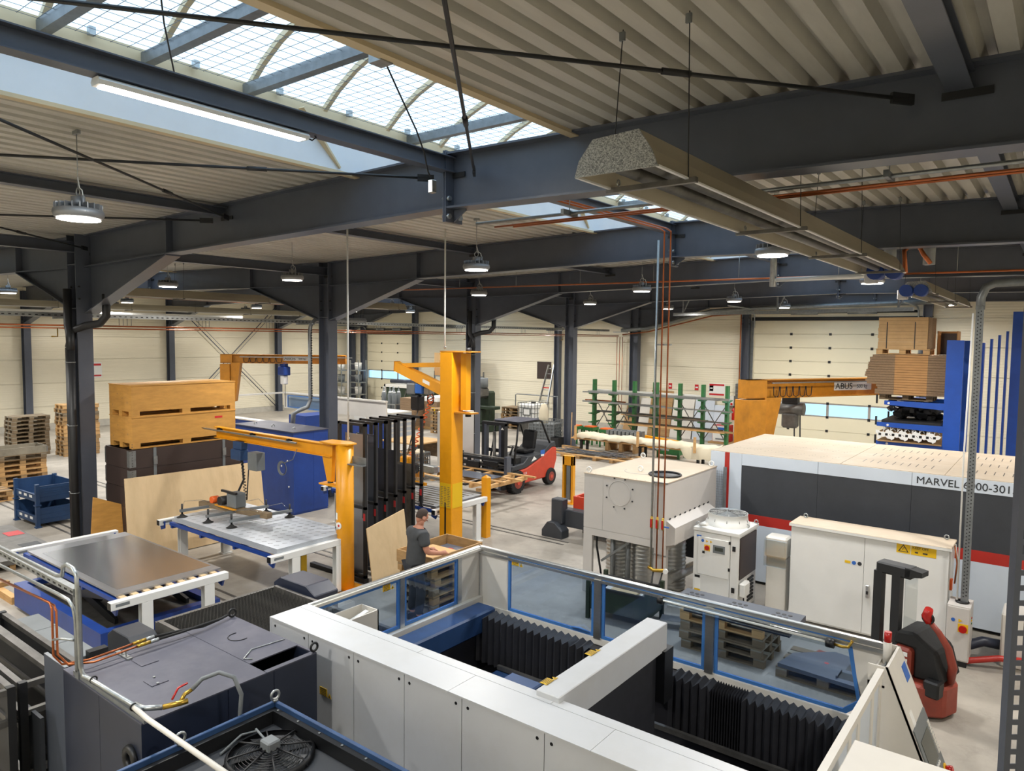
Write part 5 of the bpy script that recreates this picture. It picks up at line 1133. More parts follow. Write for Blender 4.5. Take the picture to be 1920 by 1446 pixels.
for a, b in zip(ts[:-1], ts[1:]):
    p = mv('roof_panel', 'beige_top', a+.004, VY0+.02, VZ-.02, b-.004, VY1, VZ+.01)
    n = 10
    for r in range(3):
        for k in range(n):
            x = a+.25+(b-a-.5)*k/(n-1); y = VY0+.55+r*.85
            if b-a > 2: [MB().box(x-.006+j*.03, y+.09*j, VZ+.0095, x+.006+j*.03, y+.02+.09*j, VZ+.0112).build('vent_hole', 'steel_raw', MV, world=True) for j in range(3)]
            else: mv('vent_slot', 'steel_raw', x-.006, y, VZ+.0095, x+.006, y+.32, VZ+.0112)
text('model_lettering', 'MARVEL 6000-3015', .165, 'lettering', MV, (-1.84, VY0-.004, 2.225), (1, 0, 0), (0, 0, 1), sx=1.0, world=True)
mv('door_handle', 'black', -.34, VY0-.012, .98, -.28, VY0, 1.13)
# fume filter unit
FU = thing('filter_unit', 'beige-grey fume filter box on tall legs with steel drums beneath', 'machine', (-5.9, 11.8, 0))
UX0, UX1, UY0, UY1 = -6.66, -5.12, 10.75, 12.95
def fu(n, mt, *b, bev=0): return boxpart(n, mt, FU, *b, bev, True)
fu('upper_box', 'filter_grey', UX0+.01, UY0+.01, 1.16, UX1-.01, UY1, 2.12); fu('front_skin', 'filter_grey', UX0, UY0, 1.17, -6.28, UY0+.01, 2.12); fu('front_skin', 'filter_grey', -6.276, UY0, 1.17, UX1-.17, UY0+.01, 2.12); fu('corner_skin', 'filter_grey', UX1-.166, UY0, .0, UX1, UY0+.012, 2.12)
fu('side_skin', 'filter_grey', UX1-.012, UY0+.012, 1.16, UX1, UY1, 2.12); fu('lid', 'beige_top', UX0-.01, UY0-.01, 2.12, UX1+.01, UY1+.01, 2.135)
for x0, x1, y0, y1 in ((UX0, UX0+.18, UY0, UY0+.06), (UX1-.17, UX1, UY0+.012, UY0+.2), (UX1-.06, UX1, UY1-.3, UY1), (UX0, UX0+.06, UY1-.2, UY1)): fu('leg', 'filter_grey', x0, y0, 0, x1, y1, 1.16)
fu('apron', 'filter_grey', UX0+.18, UY0, 1.04, UX1-.17, UY0+.05, 1.16); fu('apron', 'filter_grey', UX1-.05, UY0+.2, 1.0, UX1, UY1-.3, 1.16)
m = MB(); m.prism([(UX1, 1.5), (UX1+.16, 1.4), (UX1+.16, 1.12), (UX1, 1.08)], 'y', UY0+.1, UY1-.35); m.build('side_hopper', 'filter_grey', FU, world=True)
for k in range(9): MB().cyl((UX1+.01, UY0+.2+k*.2, 1.505), (UX1+.03, UY0+.2+k*.2, 1.53), .012, 6).build('hopper_bolt', 'steel_black', FU, world=True)
MB().ring((-5.95, UY0-.004, 1.86), .215, .006, 'y', 36, 5).build('round_hatch', 'filter_grey', FU, world=True); MB().cyl((-5.95, UY0-.006, 1.86), (-5.95, UY0, 1.86), .205, 36).build('hatch_disc', 'filter_grey', FU, world=True)
for k in range(8):
    a = k*PI/4+.39; MB().cyl((-5.95+.27*math.cos(a), UY0-.015, 1.86+.27*math.sin(a)), (-5.95+.27*math.cos(a), UY0, 1.86+.27*math.sin(a)), .014, 8).build('hatch_bolt', 'steel_black', FU, world=True)
for x, y in ((UX0+.06, UY0+.06), (UX1-.06, UY1-.1), (UX0+.06, UY1-.1), (-5.95, 11.5)): MB().ring((x, y, 2.185), .045, .013, 'y', 14, 6).build('lifting_eye', 'white_paint', FU, world=True)
MB().ring((-5.95, 11.5, 2.138), .28, .005, 'z', 28, 4, PI, 2*PI).build('lid_seam', 'filter_grey', FU, world=True); MB().lathe([(0, .0), (.26, .0), (.28, .02)], (-5.45, 11.45, 2.137), 26).build('fan_opening', 'black', FU, world=True); MB().ring((-5.45, 11.45, 2.15), .27, .02, 'z', 26, 6).build('fan_rim', 'black', FU, world=True)
for k in range(10): MB().cyl((UX0+.05+k*.16, UY0+.04, 2.135), (UX0+.05+k*.16, UY0+.04, 2.14), .008, 6).build('lid_rivet', 'galv', FU, world=True)
for x, y, r in ((-5.85, 11.5, .3), (-5.5, 11.9, .25), (-6.3, 11.35, .2)):
    d = MB(); pr = [(0, .02), (r, .02)]
    for k in range(12): pr += [(r, .05+k*.07), (r+.012, .07+k*.07), (r, .09+k*.07)]
    pr += [(r, .92), (0, .92)]; d.lathe(pr, (x, y, 0), 26); d.build('steel_drum', 'alu', FU, world=True)
for x, y in ((-6.2, 11.0), (-5.95, 11.1)): MB().cyl((x, y, .1), (x, y, 1.16), .045, 10).build('down_pipe', 'galv_dull', FU, world=True)
MB().tube([(-6.4, 11.0, 1.1), (-6.5, 10.95, 1.05), (-6.5, 10.95, .8), (-6.4, 10.95, .3)], .02, 6).build('hose', 'steel_black', FU, world=True); MB().bar((-6.4, 10.95, .55), (-5.85, 10.95, .98), .03, .04).build('drum_lever', 'galv_dull', FU, world=True)
fu('inner_cabinet', 'anthracite', -5.6, 12.3, .5, UX1-.08, 12.9, 1.1); MB().cyl((-5.3, 11.3, .35), (-5.3, 12.4, .3), .1, 16).build('duct_pipe', 'alu', FU, world=True)
for k in range(4): fu('louvre', 'black', UX1-.079, 12.35, .6+k*.11, UX1-.076, 12.6, .66+k*.11)
# white chiller
WH = thing('chiller', 'white upright chiller cabinet with round roof fan and display', 'machine', (-4.45, 11.2, 0))
HX0, HX1, HY0, HY1, HZ = -4.78, -4.02, 11.2, 12.1, 1.38
def wh(n, mt, *b, bev=0): return boxpart(n, mt, WH, *b, bev, True)
wh('body', 'white_paint', HX0, HY0+.02, .06, HX1-.02, HY1, HZ); wh('front_panel', 'white_paint', HX0, HY0, .06, HX1-.14, HY0+.02, HZ-.05); wh('corner_post', 'white_paint', HX1-.13, HY0, .06, HX1, HY0+.04, HZ); wh('top_cap', 'white_paint', HX0-.01, HY0-.01, HZ-.04, HX1+.01, HY1+.01, HZ+.02, bev=.006)
p = wh('control_door', 'white_paint', HX0+.08, HY0-.015, .62, HX1-.15, HY0, 1.25, bev=.005)
for z in (.76, 1.2): wh('hinge', 'black', HX1-.16, HY0-.02, z, HX1-.13, HY0-.012, z+.05)
for z in (.42, 1.1): wh('latch', 'black', HX1-.1, HY0-.012, z, HX1-.05, HY0, z+.08)
wh('display', 'grey_plastic', HX0+.34, HY0-.02, 1.02, HX0+.54, HY0-.015, 1.15); wh('display_screen', 'screen', HX0+.37, HY0-.023, 1.06, HX0+.51, HY0-.02, 1.12); MB().cyl((HX0+.24, HY0-.03, 1.08), (HX0+.24, HY0-.015, 1.08), .04, 14).build('red_switch', 'ruby', WH, world=True)
wh('switch_plate', 'sign_yellow', HX0+.19, HY0-.018, 1.03, HX0+.29, HY0-.0155, 1.13); wh('button', 'black', HX0+.16, HY0-.022, .98, HX0+.2, HY0-.015, 1.02)
wh('maker_badge', 'sticker_blue', HX0+.05, HY0-.003, 1.24, HX0+.13, HY0, 1.27); wh('label', 'sticker_white', HX0+.03, HY0-.002, .36, HX0+.13, HY0, .54); wh('label', 'sign_yellow', HX0+.03, HY0-.0025, .3, HX0+.13, HY0, .36); wh('label', 'black', HX0+.03, HY0-.002, .55, HX0+.12, HY0, .59)
for k in range(3): MB().cyl((HX0+.16+k*.07, HY0-.018, 1.19), (HX0+.16+k*.07, HY0-.0155, 1.19), .025, 3 if k else 14).build('warning_symbol', 'sign_yellow' if k else 'sticker_blue', WH, world=True)
wh('side_grille', 'brown_film', HX1-.02, HY0+.08, .62, HX1+.004, HY1-.08, 1.3); wh('side_box', 'white_paint', HX1, HY0+.05, .35, HX1+.1, HY0+.3, .58, bev=.02)
for k in range(7): wh('side_vent', 'black', HX1-.02, HY0+.5, .15+k*.06, HX1+.002, HY0+.75, .18+k*.06)
MB().tube([(HX1+.05, HY0+.15, .35), (HX1+.06, HY0+.14, .1), (HX1+.1, HY0+.1, .01)], .012, 6).build('cable', 'black', WH, world=True)
cx, cy = (HX0+HX1)/2, (HY0+HY1)/2+.05
MB().lathe([(.36, 0), (.36, .05), (.33, .08), (.32, .2), (.325, .2)], (cx, cy, HZ+.02), 30).build('fan_collar', 'white_paint', WH, world=True)
m = MB(); 
for r in [.06+.028*i for i in range(10)]: m.ring((cx, cy, HZ+.245-.25*(r*r)), r, .004, 'z', 26, 4)
m.build('fan_guard', 'galv', WH, world=True)
for k in range(10):
    a = k*PI/5; MB().tube([(cx+.03*math.cos(a), cy+.03*math.sin(a), HZ+.25), (cx+.3*math.cos(a), cy+.3*math.sin(a), HZ+.225), (cx+.335*math.cos(a), cy+.335*math.sin(a), HZ+.1)], .005, 5).build('guard_spoke', 'steel_raw', WH, world=True)
for k in range(5):
    a = k*2*PI/5; MB().add([(cx+.06*math.cos(a), cy+.06*math.sin(a), HZ+.15), (cx+.29*math.cos(a), cy+.29*math.sin(a), HZ+.14), (cx+.29*math.cos(a+.7), cy+.29*math.sin(a+.7), HZ+.19), (cx+.06*math.cos(a+.9), cy+.06*math.sin(a+.9), HZ+.18)], [(0, 1, 2, 3)]).build('fan_blade', 'black', WH, world=True)
MB().cyl((HX0+.1, HY0+.02, HZ+.06), (HX0+.24, HY0-.04, HZ+.1), .03, 10).build('filler_neck', 'white_paint', WH, world=True)
for x, y in ((HX0+.02, HY0+.1), (HX1-.02, HY1-.05), (HX1-.03, HY0+.45)): MB().ring((x, y, HZ+.05), .03, .01, 'y', 12, 5).build('lifting_eye', 'galv', WH, world=True)
# electrical cabinet
EC = thing('electrical_cabinet', 'wide white double-door electrical cabinet with yellow warning label', 'cabinet', (-2.3, 12.0, 0))
EX0, EX1, EY0, EY1, EZ = -3.38, -1.18, 11.75, 12.3, 1.56
def ec(n, mt, *b, bev=0): return boxpart(n, mt, EC, *b, bev, True)
ec('body', 'white_paint', EX0, EY0+.03, .03, EX1, EY1, EZ); ec('roof', 'beige_top', EX0-.02, EY0-.03, EZ, EX1+.02, EY1+.01, EZ+.03, bev=.006); ec('roof_lip', 'white_paint', EX0-.021, EY0-.031, EZ-.02, EX1+.021, EY0-.0, EZ+.02)
d1 = ec('door', 'white_paint', EX0+.01, EY0, .06, -2.292, EY0+.03, EZ-.03, bev=.004); d2 = ec('door', 'white_paint', -2.288, EY0, .06, EX1-.01, EY0+.03, EZ-.03, bev=.004)
for xx in (EX0+.1, EX1-.1): MB().ring((xx, EY1-.1, EZ+.07), .03, .01, 'y', 12, 5).build('lifting_eye', 'galv', EC, world=True)
boxpart('handle', 'alu', d2, -2.25, EY0-.03, .62, -2.2, EY0, .82, .01, True); boxpart('lock', 'black', d2, -2.24, EY0-.032, .68, -2.21, EY0-.03, .73, 0, True)
ec('warning_label', 'sign_yellow', -1.86, EY0-.003, 1.4, -1.68, EY0, 1.55); ec('warning_label', 'sign_yellow', -1.67, EY0-.003, 1.4, -1.35, EY0, 1.55)
MB().add([(-1.84, EY0-.004, 1.42), (-1.70, EY0-.004, 1.42), (-1.77, EY0-.004, 1.535)], [(0, 1, 2)]).build('warning_outline', 'lettering', EC, world=True); MB().add([(-1.82, EY0-.005, 1.43), (-1.72, EY0-.005, 1.43), (-1.77, EY0-.005, 1.515)], [(0, 1, 2)]).build('warning_inner', 'sign_yellow', EC, world=True); MB().add([(-1.785, EY0-.006, 1.44), (-1.765, EY0-.006, 1.47), (-1.78, EY0-.006, 1.47), (-1.76, EY0-.006, 1.5), (-1.772, EY0-.006, 1.478), (-1.758, EY0-.006, 1.478)], [(0, 1, 2), (3, 4, 5)]).build('lightning_bolt', 'lettering', EC, world=True)
text('keep_text', 'KEEP OFF', .05, 'lettering', EC, (-1.655, EY0-.005, 1.49), (1, 0, 0), (0, 0, 1), world=True, depth=.001); ec('small_print', 'lettering', -1.62, EY0-.005, 1.43, -1.58, EY0-.003, 1.45); ec('small_print', 'lettering', -1.52, EY0-.005, 1.43, -1.46, EY0-.003, 1.45)
ec('small_label', 'sign_yellow', -2.56, EY0-.003, 1.1, -2.48, EY0, 1.14)
for k in range(2): MB().cyl((-2.43+k*.08, EY0-.003, 1.12), (-2.43+k*.08, EY0, 1.12), .03, 16).build('safety_symbol', ('sticker_blue', 'lettering')[k], EC, world=True)
ec('side_switch', 'orange', EX1, EY0+.1, .95, EX1+.03, EY0+.2, 1.1)
for k in range(3): MB().tube([(EX1+.02, EY0+.3+k*.05, EZ), (EX1+.06, EY0+.3+k*.05, 1.3), (EX1+.04, EY0+.3+k*.04, 1.0)], .01, 5).build('cable', ('copper', 'grey_plastic', 'white_paint')[k], EC, world=True)
t = thing('control_terminal', 'small off-white control terminal with clear plastic hood beside the cabinet', 'terminal', (-3.6, 11.9, 0)); boxpart('pedestal', 'offwhite', t, -.17, -.1, 0, .15, .15, .95, .01); boxpart('head', 'offwhite', t, -.19, -.14, .95, .16, .15, 1.3, .03); boxpart('plastic_hood', 'clear_plastic', t, -.2, -.16, .8, .17, -.14, 1.25, .01); boxpart('base', 'offwhite', t, -.1, -.1, 0, .18, .25, .06)
# grey control box with conduit post
CB = thing('control_box', 'narrow grey control box with red-yellow main switch and tall perforated conduit', 'cabinet', (-1.0, 11.6, 0))
boxpart('body', 'filter_grey', CB, -.16, -.1, .08, .12, .3, .86, .006); boxpart('door', 'filter_grey', CB, -.15, -.115, .1, .11, -.1, .84, .004); boxpart('foot', 'black', CB, -.14, -.08, 0, .1, .28, .08)
boxpart('switch_plate', 'sign_yellow', CB, -.02, -.12, .5, .1, -.115, .62); MB().cyl((.04, -.15, .55), (.04, -.12, .55), .05, 14).build('main_switch', 'ruby', CB); MB().cyl((-.08, -.118, .66), (-.08, -.1155, .66), .025, 14).build('symbol', 'sticker_blue', CB); MB().cyl((-.0, -.118, .66), (-.0, -.1155, .66), .03, 3).build('symbol', 'sign_yellow', CB)
for k in range(3): MB().cyl((.12, .05, .6+k*.04), (.13, .05, .6+k*.04), .014, 8).build('indicator_light', ('green', 'sign_yellow', 'ruby')[k], CB)
m = MB(); m.box(-.02, .05, .86, .07, .055, 5.0).box(-.02, .055, .86, -.015, .12, 5.0).box(.065, .055, .86, .07, .12, 5.0).build('conduit_post', 'galv_dull', CB)
m = MB()
for k in range(80): m.box(.003, .047, .95+k*.05, .017, .0505, .965+k*.05); m.box(.036, .047, .97+k*.05, .05, .0505, .985+k*.05)
m.build('conduit_holes', 'black', CB)['kind'] = 'stuff'
MB().tube([(.025, .085, 4.95), (.03, .085, 5.12), (.08, .085, 5.25), (.18, .085, 5.3), (3.5, .085, 5.42)], .055, 4).build('conduit_bend', 'galv_dull', CB); MB().ring((.0, .09, .87), .07, .02, 'z', 14, 6).build('cable_collar', 'black', CB)
MB().tube([(-.06, .04, .9), (-.07, .04, 3.0), (-.05, .05, 4.9)], .012, 5).build('cable', 'white_paint', CB)
t = thing('white_pipe_unit', 'off-white boxed unit with corrugated hoses at the foot of the laser machine', 'machine', (-.55, 11.95, 0)); boxpart('body', 'offwhite', t, 0, -.05, 0, .6, .5, .75, .02); MB().tube([(.0, .1, .25), (-.2, .0, .28), (-.38, -.08, .2), (-.5, -.15, .06)], .07, 10).build('hose', 'navy', t); MB().tube([(.4, -.1, .18), (.0, -.2, .16), (-.4, -.35, .06), (-.9, -.5, .03)], .045, 8).build('hose', 'red', t)
# mesh safety fence
SF = thing('safety_fence', 'grey mesh safety fence section beside the filter box', 'fence', (-5.05, 13.0, 0))
for x in (-5.28, -4.98): boxpart('post', 'galv_dull', SF, x-.025, 13.0, 0, x+.025, 13.05, 2.12, 0, True)
m = MB()
for k in range(40): m.box(-5.25, 13.02, .15+k*.048, -5.0, 13.024, .154+k*.048)
for k in range(7): m.box(-5.25+k*.04, 13.018, .15, -5.246+k*.04, 13.022, 2.05)
m.build('mesh', 'galv_dull', SF, world=True)['kind'] = 'stuff'
# stacker truck
ST = thing('stacker_truck', 'worn red electric pallet stacker with dark mast and tiller arm', 'stacker', (-1.2, 9.95, 0), -.25)
def stp(n, mt, *b, bev=0): return boxpart(n, mt, ST, *b, bev)
MB().prism([(-.25, -.38), (.12, -.4), (.32, -.22), (.36, .05), (.2, .3), (-.3, .3)], 'z', .04, .42).build('drive_housing', 'red_dull', ST, bevel=.03)
MB().prism([(-.26, -.3), (-.05, -.32), (-.02, .25), (-.3, .3)], 'z', .42, .78).build('battery_cover', 'red_dull', ST, bevel=.03)
MB().prism([(-.3, .78), (-.25, .95), (-.05, .98), (.2, .8), (.3, .45), (-.04, .42), (-.04, .78)], 'y', -.25, .28).build('hood', 'rubber', ST, bevel=.03)
for k in range(4): stp('label', 'sticker_white', -.272, -.29, .5+k*.06, -.268, -.15, .54+k*.06); 
for k in range(4): stp('label', 'sticker_white', -.2+.02*k, -.332, .45+k*.08, -.08, -.328, .5+k*.08)
for x in (-.52, -.3):
    stp('mast_channel', 'steel_black', x-.05, -.22, .05, x+.05, -.12, 1.62); stp('inner_mast', 'steel_raw', x-.03, -.16, .08, x+.03, -.06, 1.72)
stp('mast_head', 'steel_black', -.55, -.22, 1.6, -.12, -.02, 1.74, bev=.02); MB().prism([(-.2, 1.62), (.0, 1.66), (.0, 1.72), (-.2, 1.74)], 'y', -.22, -.04).build('mast_bracket', 'steel_black', ST)
stp('clear_shield', 'clear_plastic', -.24, -.1, .85, -.23, .25, 1.65); stp('mast_tie', 'steel_black', -.55, -.2, .5, -.25, -.14, .58)
MB().tube([(.3, -.05, .45), (.34, -.1, .65), (.3, -.15, .88), (.2, -.18, 1.05), (.1, -.2, 1.16)], [.05, .05, .042, .036, .03], 10).build('tiller_arm', 'red_dull', ST)
MB().tube([(.1, -.2, 1.14), (.07, -.21, 1.22), (.1, -.23, 1.32)], [.045, .06, .045], 10).build('tiller_head', 'ruby', ST); MB().ring((.09, -.22, 1.2), .06, .014, 'y', 16, 6).build('tiller_grip', 'black', ST)
stp('battery_plug', 'black', .12, -.37, .3, .3, -.2, .5, bev=.02)
for y in (-.15, .2): stp('support_leg', 'red_dull', -1.5, y-.06, .04, -.3, y+.06, .12); 
for y in (-.15, .2): MB().cyl((-1.4, y-.04, .04), (-1.4, y+.04, .04), .04, 12).build('load_roller', 'rubber', ST)
MB().cyl((.05, -.1, .115), (.05, .05, .115), .115, 18).build('drive_wheel', 'rubber', ST)
# red trough and black drive behind the filter
RT = thing('conveyor_trough', 'bright red trough on a black drive housing behind the filter box', 'machine', (-8.6, 14.2, 0))
boxpart('black_beam', 'anthracite', RT, -9.1, 13.5, .22, -6.9, 13.75, .62, .02, True); boxpart('drive_tower', 'anthracite', RT, -9.15, 13.35, .3, -8.85, 13.6, .86, .02, True)
MB().prism([(-9.3, 0), (-8.75, 0), (-8.75, .18), (-8.95, .35), (-9.15, .35), (-9.3, .15)], 'y', 13.2, 13.5).build('foot', 'anthracite', RT, bevel=.01, world=True)
for a in ((-8.9, 13.9, -7.0, 13.95), (-8.9, 14.9, -7.0, 14.95), (-8.9, 13.95, -8.85, 14.9)): boxpart('trough_wall', 'orange_red', RT, a[0], a[1], .55, a[2], a[3], .85, 0, True)
boxpart('trough_floor', 'black', RT, -8.9, 13.9, .5, -7.0, 14.95, .55, 0, True); boxpart('trough_legs', 'anthracite', RT, -8.7, 14.0, 0, -7.2, 14.8, .5, 0, True)
# ---- racking upright close to the platform
UP = thing('rack_upright', 'dark perforated steel racking upright standing close to the platform', 'rack upright', (-.10, 2.80, 0))
def rk(m_, name, mat): 
    o = m_.build(name, mat, UP); return o
ang = YAW; ca, sa = math.cos(ang), math.sin(ang)
def UPt(u, w, z):   # u to the right of the view, w away; slight lean with height
    return (ca*u-sa*w, sa*u+ca*w, z)
def ubox(m_, u0, u1, w0, w1, z0, z1):
    m_.add([UPt(u, w_, z) for z in (z0, z1) for u, w_ in ((u0, w0), (u1, w0), (u1, w1), (u0, w1))], [(0, 3, 2, 1), (4, 5, 6, 7), (0, 1, 5, 4), (1, 2, 6, 5), (2, 3, 7, 6), (3, 0, 4, 7)])
Z0_, Z1_ = 0.0, 6.3
for u0, u1 in ((0, .02), (.04, .09), (.11, .16)):
    m = MB(); ubox(m, u0, u1, 0, .003, Z0_, Z1_); rk(m, 'face_strip', 'steel_dark')
zs = 2.4; n = 0
while zs < 6.2:
    for u0, u1 in ((.02, .04), (.09, .11)):
        m = MB(); ubox(m, u0, u1, 0, .003, zs, zs+.018); rk(m, 'face_web', 'steel_dark')
    zs += .05
m = MB(); ubox(m, .02, .04, 0, .003, 0, 2.4); ubox(m, .09, .11, 0, .003, 0, 2.4); rk(m, 'face_web', 'steel_dark')
m = MB(); ubox(m, 0, .003, .003, .03, Z0_, Z1_); rk(m, 'return_flange', 'steel_dark'); m = MB(); ubox(m, .157, .16, .003, .12, Z0_, Z1_); rk(m, 'return_flange', 'steel_dark')

# =====================================================================
# OVERHEAD SERVICES
# =====================================================================
def heater(x, y0, y1, z, label, burner=False, plate=True):
    t = thing('radiant_heater', label, 'heater', (x, y0, z), group='ceiling radiant tube heaters')
    W, H, T = .29, .235, .16
    prof = [(-W, 0), (-W+.03, .1), (-T, H-.015), (T, H), (W-.04, .1), (W, 0)]; pin = [(-W+.012, 0), (-W+.042, .1), (-T+.008, H-.027), (T-.008, H-.012), (W-.052, .1), (W-.012, 0)]
    MB().prism([(x+a, z+b) for a, b in prof+pin[::-1]], 'y', y0, y1).build('reflector', 'heater_beige', t, world=True)
    for s in (-1, 1): boxpart('lip', 'white_paint', t, x+s*W-.012, y0, z-.012, x+s*W+.012, y1, z, 0, True)
    if plate: MB().prism([(x+a*1.03, z+b*1.03-.01) for a, b in prof], 'y', y0-.012, y0).build('end_plate', 'galv_spangle', t, world=True)
    for dx in (-.1, .1): MB().cyl((x+dx, y0+.05, z+.085), (x+dx, y1-.05, z+.085), .05, 12).build('burner_tube', 'steel_raw', t, world=True)
    n = max(2, int((y1-y0)/2.6)); 
    for k in range(n+1):
        y = y0+.45+(y1-y0-.9)*k/n
        boxpart('hanger_bar', 'steel_raw', t, x-W-.03, y-.02, z-.035, x+W+.06, y+.02, z+.0, 0, True)
        for dx in (-W, W): MB().tube([(x+dx, y, z), (x+dx*.85, y+.05, ztop(x)+.02)], .004, 5).build('suspension_wire', 'steel_black', t, world=True); boxpart('wire_clip', 'galv_dull', t, x+dx*.85-.02, y+.03, ztop(x)-.06, x+dx*.85+.02, y+.05, ztop(x)+.0, 0, True)
        MB().ring((x-W+.06, y, z+.03), .02, .006, 'x', 10, 5).build('hook', 'galv', t, world=True)
    if burner:
        yb = y1 if burner > 0 else y0; s = 1 if burner > 0 else -1
        for dx in (-.14, .12): MB().cyl((x+dx, yb, z+.03), (x+dx, yb+s*.28, z+.03), .12, 18).build('burner_fan', 'blue', t, world=True)
        boxpart('burner_box', 'filter_grey', t, x-.3, min(yb+s*.05, yb+s*.22), z-.14, x-.12, max(yb+s*.05, yb+s*.22), z+.05, .01, True)
    return t
def spangle():
    m = bpy.data.materials.new('galv_spangle'); m.use_nodes = True; nt = m.node_tree; n = nt.nodes; L = nt.links; b = n['Principled BSDF']
    tc = n.new('ShaderNodeTexCoord'); v = n.new('ShaderNodeTexVoronoi'); v.inputs['Scale'].default_value = 160; L.new(tc.outputs['Object'], v.inputs['Vector'])
    r = n.new('ShaderNodeValToRGB'); r.color_ramp.elements[0].color = (*lin('#6d6e6c'), 1); r.color_ramp.elements[1].color = (*lin('#c9c9c4'), 1)
    s = n.new('ShaderNodeSeparateColor'); L.new(v.outputs['Color'], s.inputs[0]); L.new(s.outputs[0], r.inputs[0]); L.new(r.outputs[0], b.inputs['Base Color']); b.inputs['Metallic'].default_value = .5; b.inputs['Roughness'].default_value = .45
    MATS['galv_spangle'] = m
spangle()
heater(-2.32, 4.05, 12.45, 5.56, 'long beige radiant tube heater with speckled end plate under the roof', 1)
heater(-2.5, 16.6, 24.0, 5.5, 'radiant tube heater with blue burner fans in the bay by the gates', -1)
heater(-21.0, 7.6, 20.0, 5.55, 'radiant tube heater over the outer aisle beside the inner columns')
heater(-31.5, 8.2, 23.0, 5.5, 'radiant tube heater near the long cream wall')
# exhaust pipes of the heater
t = thing('exhaust_pipes', 'pair of grey exhaust pipes rising to the roof behind the heater end', 'pipes', (-2.2, 13.2, 5.8))
for x, y in ((-2.4, 13.3), (-1.85, 13.4)): MB().cyl((x, y, 5.75), (x, y, ztop(x)+.05), .09, 14).build('pipe', 'galv_dull', t, world=True)
MB().tube([(-2.1, 12.9, 5.6), (-2.15, 13.0, 5.95), (-2.0, 13.1, 6.1), (-1.9, 13.15, 5.9), (-1.8, 13.2, 5.75)], .035, 8).build('gas_hose', 'copper', t, world=True); MB().tube([(-2.45, 12.9, 5.6), (-2.5, 13.0, 6.0), (-2.3, 13.1, 6.3)], .04, 8).build('air_hose', 'steel_black', t, world=True)
t = thing('white_conduit', 'white plastic pipe running sideways below the heater end', 'pipe', (-3.4, 13.3, 5.6)); MB().cyl((-4.35, 13.6, 5.62), (-2.3, 13.2, 5.6), .04, 10).build('pipe', 'white_paint', t, world=True); MB().cyl((-4.4, 13.6, 5.5), (-4.4, 13.6, ztop(-4.4)), .06, 10).build('riser', 'galv', t, world=True)
# ---- linear light under the ridge strut
LL = thing('linear_light', 'long white strip light hanging under the ridge strut', 'lamp', (-6.0, 3.4, 6.36))
MB().prism([(-6.06, 6.40), (-5.94, 6.40), (-5.92, 6.43), (-5.95, 6.46), (-6.05, 6.46), (-6.08, 6.43)], 'y', 2.5, 4.42).build('housing', 'white_paint', LL, world=True)
boxpart('diffuser', 'lamp_glow', LL, -6.055, 2.54, 6.392, -5.945, 4.38, 6.4, 0, True)
for y in (2.9, 4.1): boxpart('clip', 'galv', LL, -6.02, y, 6.45, -5.98, y+.05, 6.48, 0, True)
MB().tube([(-6.0, 4.4, 6.44), (-6.0, 4.5, 6.42), (-6.0, 4.55, 6.46), (-6.0, 4.5, 6.49)], .008, 5).build('cable', 'black', LL, world=True); boxpart('conduit', 'alu', LL, -6.03, 2.6, 6.46, -6.01, 4.3, 6.475, 0, True)
ld = bpy.data.lights.new('strip_light', 'AREA'); ld.shape = 'RECTANGLE'; ld.size = .1; ld.size_y = 1.8; ld.energy = 60; ld.color = (1, .96, .88); lo = bpy.data.objects.new('strip_light', ld); COL.objects.link(lo); lo.parent = LL; lo.location = (0, .06, .02)
# ---- hanging cable with plug and other wires
t = thing('hanging_cable', 'black cable hanging from the deck beside the bracing rod, grey plug at end', 'cable', (-4.3, 3.6, 6.7))
MB().tube([(-4.35, 3.95, 6.66), (-4.45, 4.2, 6.5), (-4.6, 4.55, 6.3), (-4.75, 4.8, 6.18), (-4.85, 4.95, 6.05), (-4.84, 5.0, 5.98)], .008, 6).build('cable', 'black', t, world=True); boxpart('plug', 'galv', t, -4.87, 4.97, 5.86, -4.81, 5.03, 5.98, .006, True); boxpart('junction_box', 'galv', t, -4.42, 3.85, 6.62, -4.28, 3.98, 6.7, 0, True)
t = thing('hanging_cable', 'thin dark cable hanging from the skylight vent motor to the curb', 'cable', (-7.3, 3.6, 7.3))
MB().tube([(-6.25, 3.15, 7.36), (-6.5, 3.3, 7.25), (-7.0, 3.65, 7.0), (-7.35, 3.9, 6.98), (-7.45, 4.0, 6.95), (-7.5, 3.95, 6.9)], .008, 6).build('cable', 'steel_black', t, world=True); MB().cyl((-6.25, 3.15, 7.34), (-6.22, 3.12, 7.44), .035, 10).build('motor', 'galv', t, world=True)
